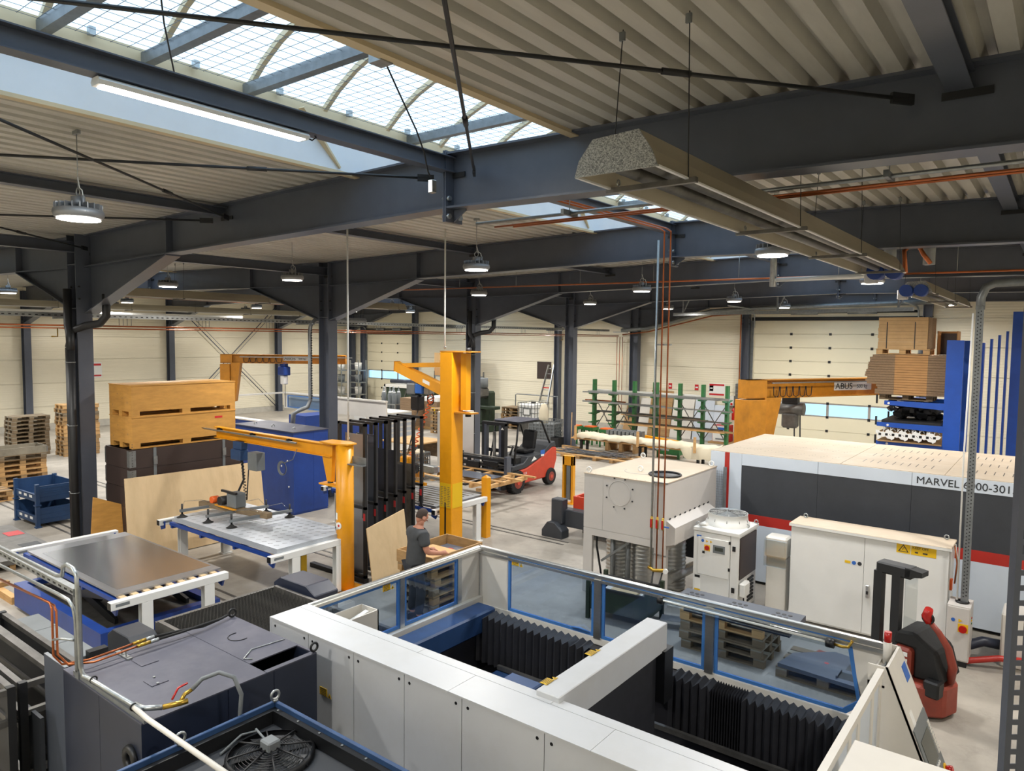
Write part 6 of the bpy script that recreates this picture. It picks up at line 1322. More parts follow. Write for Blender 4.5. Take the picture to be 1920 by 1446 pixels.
# ---- copper and steel pipes under the roof
def pipes(name, label, runs, loc, cat='pipes'):
    t = thing(name, label, cat, loc)
    for mt, pts, r in runs: MB().tube(pts, r, 8).build('pipe', mt, t, world=True)
    return t
t = pipes('pipe_run', 'steel and copper pipes hung across the hall under the first beam', [('galv', [(-6.0, 7.0, 5.93), (3.9, 7.0, 5.93)], .02), ('copper', [(-5.75, 7.06, 5.88), (3.9, 7.06, 5.88)], .013), ('copper', [(-5.5, 7.12, 5.87), (3.9, 7.12, 5.87)], .013)], (-1, 7.05, 5.9))
for x in (-4.6, -3.4, -1.3, .8): boxpart('hanger', 'galv_dull', t, x-.02, 6.85, 5.9, x+.02, 7.15, 5.96, 0, True); MB().cyl((x, 7.0, 5.95), (x, 7.0, ztop(x)+.03), .006, 5).build('hanger_rod', 'galv', t, world=True)
t = pipes('riser_pipes', 'steel conduit and two copper pipes dropping to the filter box corner', [('galv', [(-5.27, 10.62, 6.08), (-5.27, 10.62, .75)], .02), ('copper', [(-5.1, 7.1, 6.2), (-5.13, 10.4, 6.22), (-5.14, 10.56, 6.2), (-5.16, 10.6, 6.08), (-5.17, 10.62, .7)], .013), ('copper', [(-5.0, 7.15, 6.2), (-5.03, 10.4, 6.22), (-5.04, 10.58, 6.2), (-5.06, 10.62, 6.08), (-5.07, 10.64, .75)], .013)], (-5.2, 10.65, 0))
for z in (4.4, 2.7, 2.15, .95): boxpart('clamp', 'galv', t, -5.3, 10.64, z, -5.02, 10.67, z+.025, 0, True)
for x, mt in ((-5.27, 'ruby'), (-5.17, 'ruby'), (-5.07, 'ruby')): boxpart('valve_lever', mt, t, x-.012, 10.58, 1.42, x+.012, 10.61, 1.56, 0, True); MB().cyl((x, 10.62, 1.4), (x, 10.62, 1.6), .022, 8).build('valve', 'brass', t, world=True)
boxpart('blue_lever', 'sticker_blue', t, -5.04, 10.6, 1.45, -4.96, 10.62, 1.47, 0, True); MB().tube([(-5.3, 10.6, .75), (-5.2, 10.58, .72), (-5.02, 10.6, .74)], .03, 8).build('manifold', 'brass', t, world=True); MB().cyl((-4.98, 10.58, .75), (-4.97, 10.54, .75), .04, 14).build('gauge', 'sticker_white', t, world=True)
MB().tube([(-5.2, 10.58, .7), (-5.22, 10.5, .4), (-5.3, 10.5, .1)], .012, 6).build('hose', 'steel_black', t, world=True); MB().tube([(-5.05, 10.6, .7), (-5.08, 10.5, .45), (-5.2, 10.55, .3)], .012, 6).build('hose', 'steel_black', t, world=True)
t = pipes('pipe_run', 'long thin copper pipe hung across the hall in the third bay', [('copper', [(-20, 17.5, 6.12), (4.0, 17.5, 5.9)], .022)], (-8, 17.5, 6.0), 'pipe')
for k in range(10): x = -18+k*2.3; MB().cyl((x, 17.5, 6.1-.2*k/10), (x, 17.5, ztop(x)+.03), .006, 5).build('hanger_rod', 'galv', t, world=True)
# cable tray and copper pair along the column line
t = thing('cable_tray', 'long galvanised perforated cable tray along the inner columns', 'cable tray', (-17.0, 16, 4.9))
m = MB(); m.box(-17.35, .5, 4.84, -17.05, 29.5, 4.85).box(-17.05, .5, 4.84, -17.04, 29.5, 4.93).box(-17.36, .5, 4.84, -17.35, 29.5, 4.93).build('tray', 'galv', t, world=True)
m = MB()
for k in range(230): m.box(-17.039, 1+k*.12, 4.865, -17.036, 1.05+k*.12, 4.885)
m.build('tray_slots', 'black', t, world=True)['kind'] = 'stuff'
for y in FR[1:]: boxpart('bracket', 'galv_dull', t, -17.4, y-.3, 4.8, -16.6, y-.26, 4.84, 0, True)
for k in range(12):
    for j in range(4): MB().cyl((-17.1, 7.5+k*1.9+j*.09, 4.84), (-17.1, 7.5+k*1.9+j*.09, 4.68), .006, 5).build('pipe_hanger', 'galv_dull', t, world=True)
t = pipes('pipe_run', 'pair of copper pipes hung below the long cable tray', [('copper', [(-17.12, .5, 4.66), (-17.12, 30.5, 4.66)], .018), ('copper', [(-17.12, .5, 4.6), (-17.12, 30.5, 4.6)], .014), ('copper', [(-16.95, 30.6, 4.6), (-16.95, 30.62, .9)], .016), ('copper', [(-17.1, 30.6, 4.6), (-17.1, 30.62, .9)], .016), ('copper', [(-17.25, 30.6, 4.6), (-17.25, 30.62, .9)], .016)], (-17.1, 16, 4.6))
for y in (6.2, 19.3, 25.5): MB().tube([(-17.0, y, 4.6), (-17.0, y, 4.42), (-17.0, y-.12, 4.42)], .014, 6).build('tap', 'brass', t, world=True)
# far wall tray and c-rails by the large gate
t = thing('cable_tray', 'galvanised cable tray climbing from the inner columns to the large gate', 'cable tray', (-12, 30.3, 5.4)); MB().tube([(-16.8, 30.2, 4.9), (-15.5, 30.3, 5.0), (-12.5, 30.4, 5.75), (-10.5, 30.45, 5.85), (-3.0, 30.45, 6.0)], .09, 4).build('tray', 'galv_dull', t, world=True); MB().tube([(-16.9, 30.5, 4.7), (-15.5, 30.5, 4.85), (-12.5, 30.55, 5.55), (-11.2, 30.6, 5.6), (-11.2, 30.6, 1.6)], .03, 6).build('conduit', 'copper', t, world=True)
t = thing('hoist_rail', 'galvanised C-rail hung before the large gate', 'rail', (-8, 27, 5.5))
MB().bar((-13.2, 28.2, 5.55), (-3.95, 26.0, 5.55), .1, .12).build('rail', 'galv', t, world=True)
for f in (.05, .5, .95): x = -13.2+9.25*f; y = 28.2-2.2*f; MB().bar((x, y, 5.6), (x, y, ztop(x)), .05, .05).build('hanger', 'galv_dull', t, world=True); MB().bar((x, y, 5.6), (x+.5, y-.1, ztop(x)), .04, .04).build('hanger_brace', 'galv_dull', t, world=True)
t = thing('hoist_rail', 'white hanging rails for the suction lifters over the outer aisle', 'rail', (-26, 14, 5.3)); MB().bar((-34, 6.5, 5.35), (-34, 21, 5.35), .18, .2).build('rail', 'white_paint', t, world=True); MB().bar((-24, 9, 5.7), (-24, 20, 5.7), .08, .08).build('rail', 'copper', t, world=True)
# suspended rods to crane tops
for (x, y, z0, lb) in ((-9.97, 8.2, 2.66, 'thin white rod hanging down to the round crane column'), (-9.92, 10.62, 4.26, 'thin white rod hanging down to the square crane column')):
    t = thing('hanging_rod', lb, 'rod', (x, y, z0)); MB().cyl((x, y, z0), (x, y, ztop(x)+.02), .016, 8).build('rod', 'white_paint', t, world=True); MB().ring((x, y, z0+.03), .03, .008, 'y', 10, 5).build('hook', 'galv', t, world=True)
# drain pipes
def drain(y, label):
    t = thing('drain_pipe', label, 'pipe', (XC+.1, y-.28, 0))
    x = XC+.08
    for dx in (0, .17): MB().cyl((x+dx, y-.26-.04*(dx > 0), 0), (x+dx, y-.26-.04*(dx > 0), 4.2), .075, 14).build('pipe', 'steel_black', t, world=True)
    MB().tube([(x+.17, y-.3, 4.15), (x+.17, y-.3, 4.35), (x+.1, y-.28, 4.5), (x-.02, y-.26, 4.65), (x-.02, y-.26, 5.4)], .08, 12).build('bend', 'steel_black', t, world=True)
    MB().tube([(x, y-.26, 4.2), (x+.05, y-.2, 4.55), (x+.3, y-.05, 4.65), (x+.55, y+.12, 4.7), (x+.66, y+.2, 4.85), (x+.68, y+.2, 5.3)], .08, 12).build('bend', 'steel_black', t, world=True)
    for z in (1.2, 2.6, 3.9): MB().ring((x, y-.26, z), .08, .009, 'z', 16, 5).build('clip', 'galv', t, world=True); MB().ring((x+.17, y-.3, z), .08, .009, 'z', 16, 5).build('clip', 'galv', t, world=True)
drain(6.4, 'pair of black drainpipes with bends on the column by the brown crates'); drain(18.95, 'pair of black drainpipes on the column behind the forklift')
# wall bracing
for a, b, lb in (((-36.95, 18.9, 6.2), (-36.95, 25.1, .2), 'thin dark wall bracing rod falling toward the far corner'), ((-36.95, 18.9, .2), (-36.95, 25.1, 6.2), 'thin dark wall bracing rod rising toward the far corner')):
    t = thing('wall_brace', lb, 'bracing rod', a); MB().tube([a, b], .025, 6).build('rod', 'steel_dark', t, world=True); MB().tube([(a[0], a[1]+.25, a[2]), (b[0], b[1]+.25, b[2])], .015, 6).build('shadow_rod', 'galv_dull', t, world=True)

# =====================================================================
# WORKER
# =====================================================================
PE = thing('person', 'person in dark grey T-shirt standing bent over a wooden crate', 'person', (-8.0, 7.9, 0), -.3)
def skin_mesh(name, mat, V, E, R, root, sub=2):
    me = bpy.data.meshes.new(name); me.from_pydata(V, E, []); me.update()
    o = bpy.data.objects.new(name, me); COL.objects.link(o); bpy.context.view_layer.objects.active = o
    md = o.modifiers.new('s', 'SKIN'); md.use_smooth_shade = True; o.modifiers.new('b', 'SUBSURF').levels = sub; o.modifiers['b'].render_levels = sub
    for i, r in enumerate(R):
        v = me.skin_vertices[0].data[i]; v.radius = r if isinstance(r, tuple) else (r, r); v.use_root = (i == root)
    bpy.context.view_layer.update()
    m2 = bpy.data.meshes.new_from_object(o.evaluated_get(bpy.context.evaluated_depsgraph_get())); bpy.data.objects.remove(o)
    m2.materials.clear(); m2.materials.append(MATS[mat])
    q = bpy.data.objects.new(name, m2); COL.objects.link(q); q.parent = PE
    for p in m2.polygons: p.use_smooth = True
    return q
V = [(0, 0, .96), (0, .02, 1.12), (0, .05, 1.3), (0, .06, 1.43), (0, .075, 1.5), (0, .1, 1.57),            # spine 0-5
     (-.1, 0, .9), (-.12, .05, .5), (-.12, 0, .1), (-.13, .13, .04), (.1, 0, .9), (.12, .05, .5), (.12, 0, .1), (.13, .13, .04),   # legs 6-13
     (-.17, .05, 1.41), (-.24, .06, 1.14), (-.17, .3, 1.06), (-.14, .37, 1.05), (.17, .05, 1.41), (.25, .08, 1.15), (.2, .33, 1.08), (.18, .4, 1.07)]  # arms 14-21
E_ = [(0, 1), (1, 2), (2, 3), (3, 4), (4, 5), (0, 6), (6, 7), (7, 8), (8, 9), (0, 10), (10, 11), (11, 12), (12, 13), (3, 14), (14, 15), (15, 16), (16, 17), (3, 18), (18, 19), (19, 20), (20, 21)]
R = [(.14, .1), (.15, .11), (.17, .125), (.13, .1), .062, .062, .085, .058, .045, .045, .085, .058, .045, .045, .065, .052, .036, .034, .065, .052, .036, .034]
skin_mesh('body', 'skin', V, E_, R, 0)
# head
m = MB(); n, k = 20, 14; hc = Vector((.0, .125, 1.665)); vs = []
for j in range(k+1):
    ph = PI*j/k
    for i in range(n):
        th = 2*PI*i/n; x = math.sin(ph)*math.cos(th)*.077; y = math.sin(ph)*math.sin(th)*.098; z = math.cos(ph)*.122
        if z < -.02: x *= 1-.28*min(1, (-z-.02)/.09); y = y*(.92 if y < 0 else 1)-(.02*min(1, (-z-.02)/.09) if y < 0 else 0)
        if y > .06 and abs(x) < .02 and -.04 < z < .03: y += .022
        if y > .05 and .02 < z < .045: y += .006
        vs.append(hc+Matrix.Rotation(-.28, 3, 'X') @ Vector((x, y, z)))
m.add(vs, [(j*n+i, j*n+(i+1) % n, (j+1)*n+(i+1) % n, (j+1)*n+i) for j in range(k) for i in range(n)], True)
for s in (-1, 1): m.cyl(hc+Vector((s*.074, -.005, -.015)), hc+Vector((s*.092, -.015, -.01)), .032, 12, .026)
m.tube([(0, .08, 1.5), (0, .1, 1.58), (0, .115, 1.62)], [.06, .056, .058], 14); m.build('head', 'skin', PE)
m = MB(); vs = []
for j in range(9):
    ph = PI*.52*j/8
    for i in range(n):
        th = 2*PI*i/n; lim = 1.0 if math.sin(th) < .45 else .62
        p = ph*lim*(1.12 if math.sin(th) < -.2 else 1); vs.append(hc+Matrix.Rotation(-.28, 3, 'X') @ Vector((math.sin(p)*math.cos(th)*.083, math.sin(p)*math.sin(th)*.104, math.cos(p)*.128)))
m.add(vs, [(j*n+i, j*n+(i+1) % n, (j+1)*n+(i+1) % n, (j+1)*n+i) for j in range(8) for i in range(n)], True); m.build('hair', 'hair', PE)
for s in (-1, 1): MB().cyl(hc+Vector((s*.03, .085, -.005)), hc+Vector((s*.03, .1, -.012)), .011, 10).build('eye', 'sticker_white', PE)
MB().tube([hc+Vector((-.025, .085, -.085)), hc+Vector((0, .095, -.088)), hc+Vector((.025, .085, -.085))], .006, 6).build('mouth', 'red_dull', PE)
for s, w in ((-1, V[17]), (1, V[21])):
    m = MB(); m.tube([(w[0], w[1]-.03, w[2]), (w[0], w[1]+.05, w[2]-.005)], [.035, .04], 10)
    for f, (dx, L_) in enumerate(((-.033, .065), (-.011, .08), (.012, .075), (.034, .06))): m.tube([(w[0]+dx, w[1]+.04, w[2]), (w[0]+dx*1.15, w[1]+.04+L_*.6, w[2]-.012), (w[0]+dx*1.1, w[1]+.04+L_, w[2]-.04)], [.01, .009, .007], 7)
    m.tube([(w[0]-s*.03, w[1]+.0, w[2]), (w[0]-s*.06, w[1]+.035, w[2]-.015), (w[0]-s*.065, w[1]+.07, w[2]-.03)], [.012, .011, .008], 7); m.build('hand', 'skin', PE)
SV = [(0, .0, .88), (0, .02, 1.12), (0, .045, 1.3), (0, .06, 1.42), (0, .075, 1.475), (-.175, .05, 1.405), (-.225, .055, 1.22), (.175, .05, 1.405), (.23, .065, 1.22)]
skin_mesh('t_shirt', 'shirt', SV, [(0, 1), (1, 2), (2, 3), (3, 4), (3, 5), (5, 6), (3, 7), (7, 8)], [(.195, .155), (.2, .155), (.21, .155), (.15, .12), .075, .1, .092, .1, .092], 1)
TV = [(0, 0, .95), (-.1, 0, .87), (-.12, .05, .5), (-.12, 0, .12), (.1, 0, .87), (.12, .05, .5), (.12, 0, .12)]
skin_mesh('trousers', 'trousers', TV, [(0, 1), (1, 2), (2, 3), (0, 4), (4, 5), (5, 6)], [(.15, .12), .1, .082, .072, .1, .082, .072], 0)
for s in (-1, 1): MB().prism([(-.09, 0), (.2, 0), (.21, .05), (.08, .11), (-.08, .12)], 'x', s*.125-.05, s*.125+.05).build('shoe', 'black', PE, bevel=.015)

# =====================================================================
# BACKGROUND
# =====================================================================
# green cantilever bar rack
CR = thing('cantilever_rack', 'green cantilever rack loaded with long metal bars', 'rack', (-13.7, 28.2, 0))
for k in range(7):
    x = -17.0+k*1.02+(.1 if k > 3 else 0); w = .2 if k == 3 else .12
    boxpart('post', 'green', CR, x-w/2, 28.1, 0, x+w/2, 28.3, 2.65, 0, True)
    for z in (.75, 1.15, 1.6, 2.05):
        for s in (-1, 1): MB().prism([(28.2, z-.12), (28.2, z), (28.2+s*.45, z), (28.2+s*.45, z-.04)], 'x', x-.05, x+.05).build('arm', 'green', CR, world=True)
    if k in (0, 1, 4, 5):
        MB().bar((x, 28.2, .3), (x+1.02, 28.2, 1.9), .03, .03).build('brace', 'steel_raw', CR, world=True); MB().bar((x+1.02, 28.2, .3), (x, 28.2, 1.9), .03, .03).build('brace', 'steel_raw', CR, world=True)
boxpart('base', 'green', CR, -17.1, 27.8, 0, -10.6, 28.6, .1, 0, True)
MT = ['alu', 'galv', 'steel_raw', 'copper', 'wood_new', 'white_paint']
for k, (z, y, x0, x1, mt, h) in enumerate(((2.05, 27.85, -17.4, -11, 'galv', .06), (2.05, 27.98, -17.2, -10.6, 'alu', .1), (2.05, 28.42, -17.3, -12, 'white_paint', .14), (1.6, 27.85, -14.6, -10.4, 'galv', .05), (1.6, 28.0, -17.5, -13.4, 'alu', .08), (1.6, 28.4, -17.6, -15.5, 'copper', .1), (1.15, 27.85, -15.2, -10.5, 'steel_raw', .05), (1.15, 28.0, -15.5, -11.0, 'wood_new', .04), (1.15, 28.45, -17, -12, 'steel_raw', .08), (.75, 27.8, -15.4, -10.7, 'wood_new', .05), (.75, 28.0, -15, -10.4, 'wood_mid', .07), (.75, 28.45, -16.5, -11, 'steel_raw', .07))):
    t = thing('metal_bars', 'bundle of %s, %s on the green rack' % ({'galv': 'galvanised tubes', 'alu': 'aluminium profiles', 'white_paint': 'white profiles', 'copper': 'copper-toned tubes', 'steel_raw': 'dark steel bars', 'wood_new': 'pale battens', 'wood_mid': 'brown battens'}[mt], {2.05: 'top level', 1.6: 'second level from the top', 1.15: 'third level from the top', .75: 'lowest level'}[z]+(' wall side' if y > 28.2 else (' front edge' if y < 27.9 else ' inner row'))), 'bars', ((x0+x1)/2, y, z+.001), group='bars on the green rack')
    for j in range(3): boxpart('bar', mt, t, x0+.1*j, y-.05+j*.05, z+.001, x1-.15*j, y-.01+j*.05, z+h*(1-.2*(j % 2)), 0, True)
# boards behind it
for k, (x, w, h, mt) in enumerate(((-15.6, .8, 1.7, 'offwhite'), (-14.9, 1.1, 2.1, 'wood_mid'), (-13.8, 1.0, 1.8, 'offwhite'), (-12.8, .9, 1.9, 'lightblue_white'), (-12.15, .7, 1.6, 'lightblue_white'), (-16.5, .5, 1.3, 'wood_mid'))):
    t = thing('leaning_board', '%s board leaning on the far wall behind the green rack, %s' % ({'offwhite': 'off-white', 'wood_mid': 'brown', 'lightblue_white': 'pale grey'}[mt], ['next to the corner column', 'tall one', 'between brown and grey boards', 'beside the off-white one', 'next to the charger', 'behind the column'][k]), 'board', (x, 30.6, 0)); slabpoly(t, 'board', mt, [(x-w/2, 30.45-.05*k % .15, .01), (x+w/2, 30.45, .01), (x+w/2, 30.85, h), (x-w/2, 30.85, h)], (0, 1, .1), .03)
# wrapped timber bundle
t = thing('timber_bundle', 'long bundle of pale timber under crumpled white plastic film', 'timber', (-12.7, 24.3, 0))
for k in range(5):
    for j in range(3): boxpart('plank', 'wood_new', t, -15.6+.1*j, 24.1+k*.13, .5+j*.06, -9.6-.2*j, 24.22+k*.13, .55+j*.06, 0, True)
for x in (-15.2, -12.6, -10.3): boxpart('trestle', 'steel_black', t, x, 24.1, .42, x+.1, 24.75, .5, 0, True); boxpart('trestle_leg', 'steel_black', t, x, 24.15, 0, x+.08, 24.25, .42, 0, True); boxpart('trestle_leg', 'steel_black', t, x, 24.6, 0, x+.08, 24.7, .42, 0, True)
vs = []; N_ = 40
for i in range(N_+1):
    x = -15.3+5.9*i/N_; 
    for j, (y, z) in enumerate(((24.02, .5), (24.0, .68), (24.1, .78), (24.4, .82), (24.72, .76), (24.8, .5))): vs.append((x, y+.02*math.sin(i*1.7+j), z-.05+.022*math.sin(i*2.3+j*1.3)+.02*math.sin(i*5.1+j*2)+(.03*math.sin(i*.5) if j in (2, 3) else 0)-(.2 if j in (0, 5) and i > 30 else -.12 if j in (0, 5) else 0)))
MB().add(vs, [(6*i+j, 6*i+6+j, 6*i+7+j, 6*i+1+j) for i in range(N_) for j in range(5)], True).build('plastic_film', 'cloth_white', t, world=True)
for x in (-15.35, -12.6, -10.35): boxpart('cross_batten', 'wood_new', t, x, 23.95, .48, x+.09, 24.0, 1.05, 0, True)
t = thing('mesh_pallet', 'long flat timber pallet covered with cut steel mesh pieces', 'pallet', (-14.0, 23.55, 0), -.03)
for y in (-.9, -.3, .3): boxpart('bearer', 'wood_new', t, -1.9, y, .1, 2.0, y+.12, .14)
for k in range(6): boxpart('block', 'wood_mid', t, -1.8+k*.72, -.95, 0, -1.66+k*.72, .4, .1)
for k in range(60): MB().bar((random.uniform(-1.8, 1.6), random.uniform(-.85, .3), .15+.001*k), (random.uniform(-1.8, 1.6), random.uniform(-.85, .3), .16+.001*k), .03, .012).build('steel_scrap', ('steel_raw', 'galv_dull', 'steel_dark')[k % 3], t)
t = thing('green_crate', 'small green steel stacking box before the wrapped timber', 'bin', (-11.8, 25.3, 0)); 
for sx in (-1, 1):
    for sy in (-1, 1): boxpart('leg', 'green', t, sx*.42-.04, sy*.28-.04, 0, sx*.42+.04, sy*.28+.04, .45)
for a in ((-.42, -.29, .42, -.27), (-.42, .27, .42, .29), (-.43, -.28, -.41, .28), (.41, -.28, .43, .28)): boxpart('wall', 'green', t, a[0], a[1], .15, a[2], a[3], .38)
boxpart('floor', 'green', t, -.42, -.28, .13, .42, .28, .15)
for k, (x, y) in enumerate(((-16.6, 26.0), (-15.9, 26.1), (-15.0, 25.9))):
    t = thing('green_trestle', 'small green steel stand with orange pad, %s' % ['closest to the inner column', 'middle one of three', 'beside the yellow beams'][k], 'stand', (x, y, 0), group='green steel stands'); 
    for sx in (-1, 1):
        for sy in (-1, 1): boxpart('leg', 'green', t, sx*.2-.03, sy*.2-.03, 0, sx*.2+.03, sy*.2+.03, .75)
    boxpart('top', 'green', t, -.25, -.25, .62, .25, .25, .75); boxpart('pad', 'orange', t, -.2, -.2, .75, .2, .2, .79)
for k, (p0, p1) in enumerate((((-16, 27.2, .5), (-11.3, 26.6, .3)), ((-15.8, 26.9, .25), (-11.5, 26.3, .12)), ((-12.9, 26.2, .4), (-10.6, 25.9, .35)))):
    t = thing('yellow_beam', 'long yellow steel crane beam lying on the floor, %s' % ['longest one by the green rack', 'lower one under another', 'short thick one'][k], 'beam', (p0[0], p0[1], 0), group='yellow beams on the floor'); MB().bar(p0, p1, .18, .2).build('section', 'crane_yellow', t, world=True)
    for f in (.15, .85): q = Vector(p0).lerp(Vector(p1), f); boxpart('timber_support', 'wood_mid', t, q.x-.06, q.y-.2, 0, q.x+.06, q.y+.2, q.z-.1, 0, True)
t = thing('block_pallet', 'small pallet of grey cast blocks beside the wrapped timber', 'pallet', (-13.9, 25.5, 0)); boxpart('deck', 'wood_mid', t, -.75, -.4, .45, .75, .4, .5)
for k in range(3): boxpart('runner', 'wood_mid', t, -.7+k*.62, -.4, 0, -.56+k*.62, .4, .45)
for k in range(8):
    for j in range(2): boxpart('block', 'galv_dull', t, -.7+k*.18, -.35+j*.38, .5, -.57+k*.18, -.05+j*.38, .82)
t = thing('battery_charger', 'red and white battery charger cabinet at the far wall', 'charger', (-11.75, 30.3, 0)); boxpart('body', 'red', t, -.35, -.3, .08, .35, .3, .8, .01); boxpart('front', 'white_paint', t, -.33, -.31, .1, .33, -.3, .78); boxpart('badge', 'sticker_blue', t, -.1, -.315, .6, .2, -.31, .72); boxpart('vent', 'grey_plastic', t, -.2, -.315, .18, .22, -.31, .24); boxpart('pallet', 'wood_mid', t, -.5, -.4, 0, .5, .4, .08)
t = thing('fire_extinguisher', 'red fire extinguisher hanging beside the large gate post', 'extinguisher', (-11.45, 30.75, 1.0)); MB().lathe([(0, 0), (.08, 0), (.09, .03), (.09, .45), (.05, .52), (.03, .54), (.0, .54)], n=16).build('cylinder', 'ruby', t); MB().cyl((0, 0, .54), (0, 0, .62), .025, 8).build('valve', 'black', t); MB().tube([(0, -.02, .6), (.12, -.05, .55), (.12, -.05, .2)], .015, 6).build('hose', 'black', t)
t = thing('switch_panel', 'grey wall switch boxes with red sockets beside the gate post', 'electrical panel', (-11.4, 30.85, 1.5)); boxpart('box', 'grey_plastic', t, -.02, -.1, .1, .25, .1, 1.1, .01); boxpart('socket_box', 'offwhite', t, -.4, -.1, .1, -.08, .1, .55, .01)
for k in range(2): MB().cyl((-.32+k*.16, -.14, .2), (-.32+k*.16, -.1, .2), .05, 10).build('socket', 'ruby', t)
for k in range(5): boxpart('breaker_window', 'steel_raw', t, .0, -.11, .2+k*.17, .23, -.1, .31+k*.17)
def sign(x, y, z, w, h, ax, label, mats, lines=()):
    t = thing('wall_sign', label, 'sign', (x, y, z)); 
    def b(n, m_, a0, z0, a1, z1, d): boxpart(n, m_, t, *((a0, -d, z0, a1, 0, z1) if ax == 'x' else (0, a0, z0, d, a1, z1)))
    b('board', mats[0], -w/2, 0, w/2, h, .01)
    for z0, z1, m_ in lines: b('stripe', m_, -w/2+.03, z0, w/2-.03, z1, .012)
    return t
sign(XL+.005, 15.2, 2.35, .5, .75, 'y', 'white sign with red stripes on the long cream wall', ['sticker_white'], ((.06, .14, 'sticker_red'), (.58, .68, 'sticker_red')))
sign(-12.35, YF-.005, 2.0, .75, .55, 'x', 'white sign with red stripes beside the large gate', ['sticker_white'], ((.02, .1, 'sticker_red'), (.45, .53, 'sticker_red')))
for x, lb in ((-14.6, 'small red wall tag behind the green rack near the copper risers'), (-13.3, 'small red wall tag above the pale boards'), (-12.6, 'small red wall tag beside the striped sign')): sign(x, YF-.005, 2.2, .18, .26, 'x', lb, ['sticker_red'], ((.1, .16, 'sticker_white'),))
sign(-11.05, YF-.33, 2.45, .35, .3, 'x', 'red fire point sign on the large gate post', ['sticker_red'], ((.08, .2, 'sticker_white'),))
sign(XC+.12, 18.62, 1.9, .16, .36, 'x', 'orange fire alarm sign on the forklift column', ['orange'], ((.05, .3, 'black'),))
sign(-21.8, YF-.01, 2.35, .9, .9, 'x', 'dark square board hung on the far wall near the ladder', ['brown_film'])
# broom at column 4
t = thing('broom', 'broom with wooden handle leaning on the inner column', 'broom', (-15.9, 24.7, 0)); MB().tube([(-15.85, 24.5, .1), (-16.05, 24.85, 1.45)], .015, 6).build('handle', 'wood_new', t, world=True); boxpart('head', 'wood_mid', t, -16.25, 24.42, .05, -15.4, 24.55, .12, 0, True); boxpart('bristles', 'black', t, -16.25, 24.42, 0, -15.4, 24.55, .05, 0, True)
t = thing('waste_box', 'black open waste box at the inner column foot', 'bin', (-16.6, 24.6, 0)); 
for a in ((-.2, -.2, .2, -.18), (-.2, .18, .2, .2), (-.2, -.18, -.18, .18), (.18, -.18, .2, .18)): boxpart('wall', 'black', t, a[0], a[1], 0, a[2], a[3], .4)
boxpart('floor', 'black', t, -.2, -.2, 0, .2, .2, .02)
# ibc tank and grey mesh bin
def cage(t, w, d, z0, z1, mat, n, m_):
    g = MB()
    for k in range(n+1):
        f = -w/2+w*k/n
        for s in (-1, 1): g.box(f-.012, s*d/2-.012, z0, f+.012, s*d/2+.012, z1)
    for k in range(n+1):
        f = -d/2+d*k/n
        for s in (-1, 1): g.box(s*w/2-.012, f-.012, z0, s*w/2+.012, f+.012, z1)
    for k in range(m_+1):
        z = z0+(z1-z0)*k/m_
        for s in (-1, 1): g.box(-w/2, s*d/2-.012, z-.012, w/2, s*d/2+.012, z+.012); g.box(s*w/2-.012, -d/2, z-.012, s*w/2+.012, d/2, z+.012)
    return g.build('cage', mat, t)
t = thing('ibc_tank', 'white caged plastic liquid tank near the ladder', 'tank', (-20.3, 28.0, 0)); boxpart('tank', 'sticker_white', t, -.48, -.55, .5, .48, .55, 1.35, .06); cage(t, 1.0, 1.15, .45, 1.4, 'galv', 5, 4); boxpart('label_plate', 'galv', t, -.2, -.6, .8, .25, -.585, 1.15); boxpart('label', 'sticker_white', t, -.13, -.605, .85, .2, -.6, 1.1); boxpart('pallet', 'steel_raw', t, -.5, -.58, 0, .5, .58, .45); MB().cyl((0, 0, 1.35), (0, 0, 1.42), .12, 14).build('lid', 'black', t)
t = thing('mesh_bin', 'grey caged bin with a white sack sticking out beside inner column', 'bin', (-17.6, 25.2, 0), .2); cage(t, 1.15, .95, .15, 1.0, 'grey_plastic', 7, 6); boxpart('liner', 'grey_plastic', t, -.54, -.44, .15, .54, .44, .85); 
for x in (-.45, .35): boxpart('runner', 'grey_plastic', t, x, -.45, 0, x+.12, .45, .15)
MB().lathe([(0, 0), (.18, .02), (.22, .3), (.2, .6), (.12, .85), (.0, .9)], (-.1, .0, .8), 12).build('sack', 'cloth_white', t)
t = thing('ladder', 'aluminium ladder leaning against the far wall', 'ladder', (-21.3, 30.3, 0))
for s in (-1, 1): MB().bar((-21.35+s*.32, 29.9, .02), (-21.25+s*.17, 30.86, 3.1), .05, .09).build('rail', 'alu', t, world=True)
for k in range(11): f = .06+k*.088; x = -21.35+.1*f; w = .32-.15*f; MB().cyl((x-w, 29.9+.96*f, 3.1*f), (x+w, 29.9+.96*f, 3.1*f), .018, 6).build('rung', 'alu', t, world=True)
boxpart('red_clamp', 'sticker_red', t, -21.5, 30.5, 1.9, -21.1, 30.55, 1.95, 0, True)
t = thing('handrail', 'grey tubular handrail frame at the far wall', 'rail', (-22.3, 30.4, 0)); MB().tube([(-23.3, 30.5, 0), (-23.3, 30.5, 1.45), (-23.2, 30.5, 1.5), (-20.6, 30.5, 1.5), (-20.6, 30.5, 0)], .03, 8).build('frame', 'galv_dull', t, world=True)
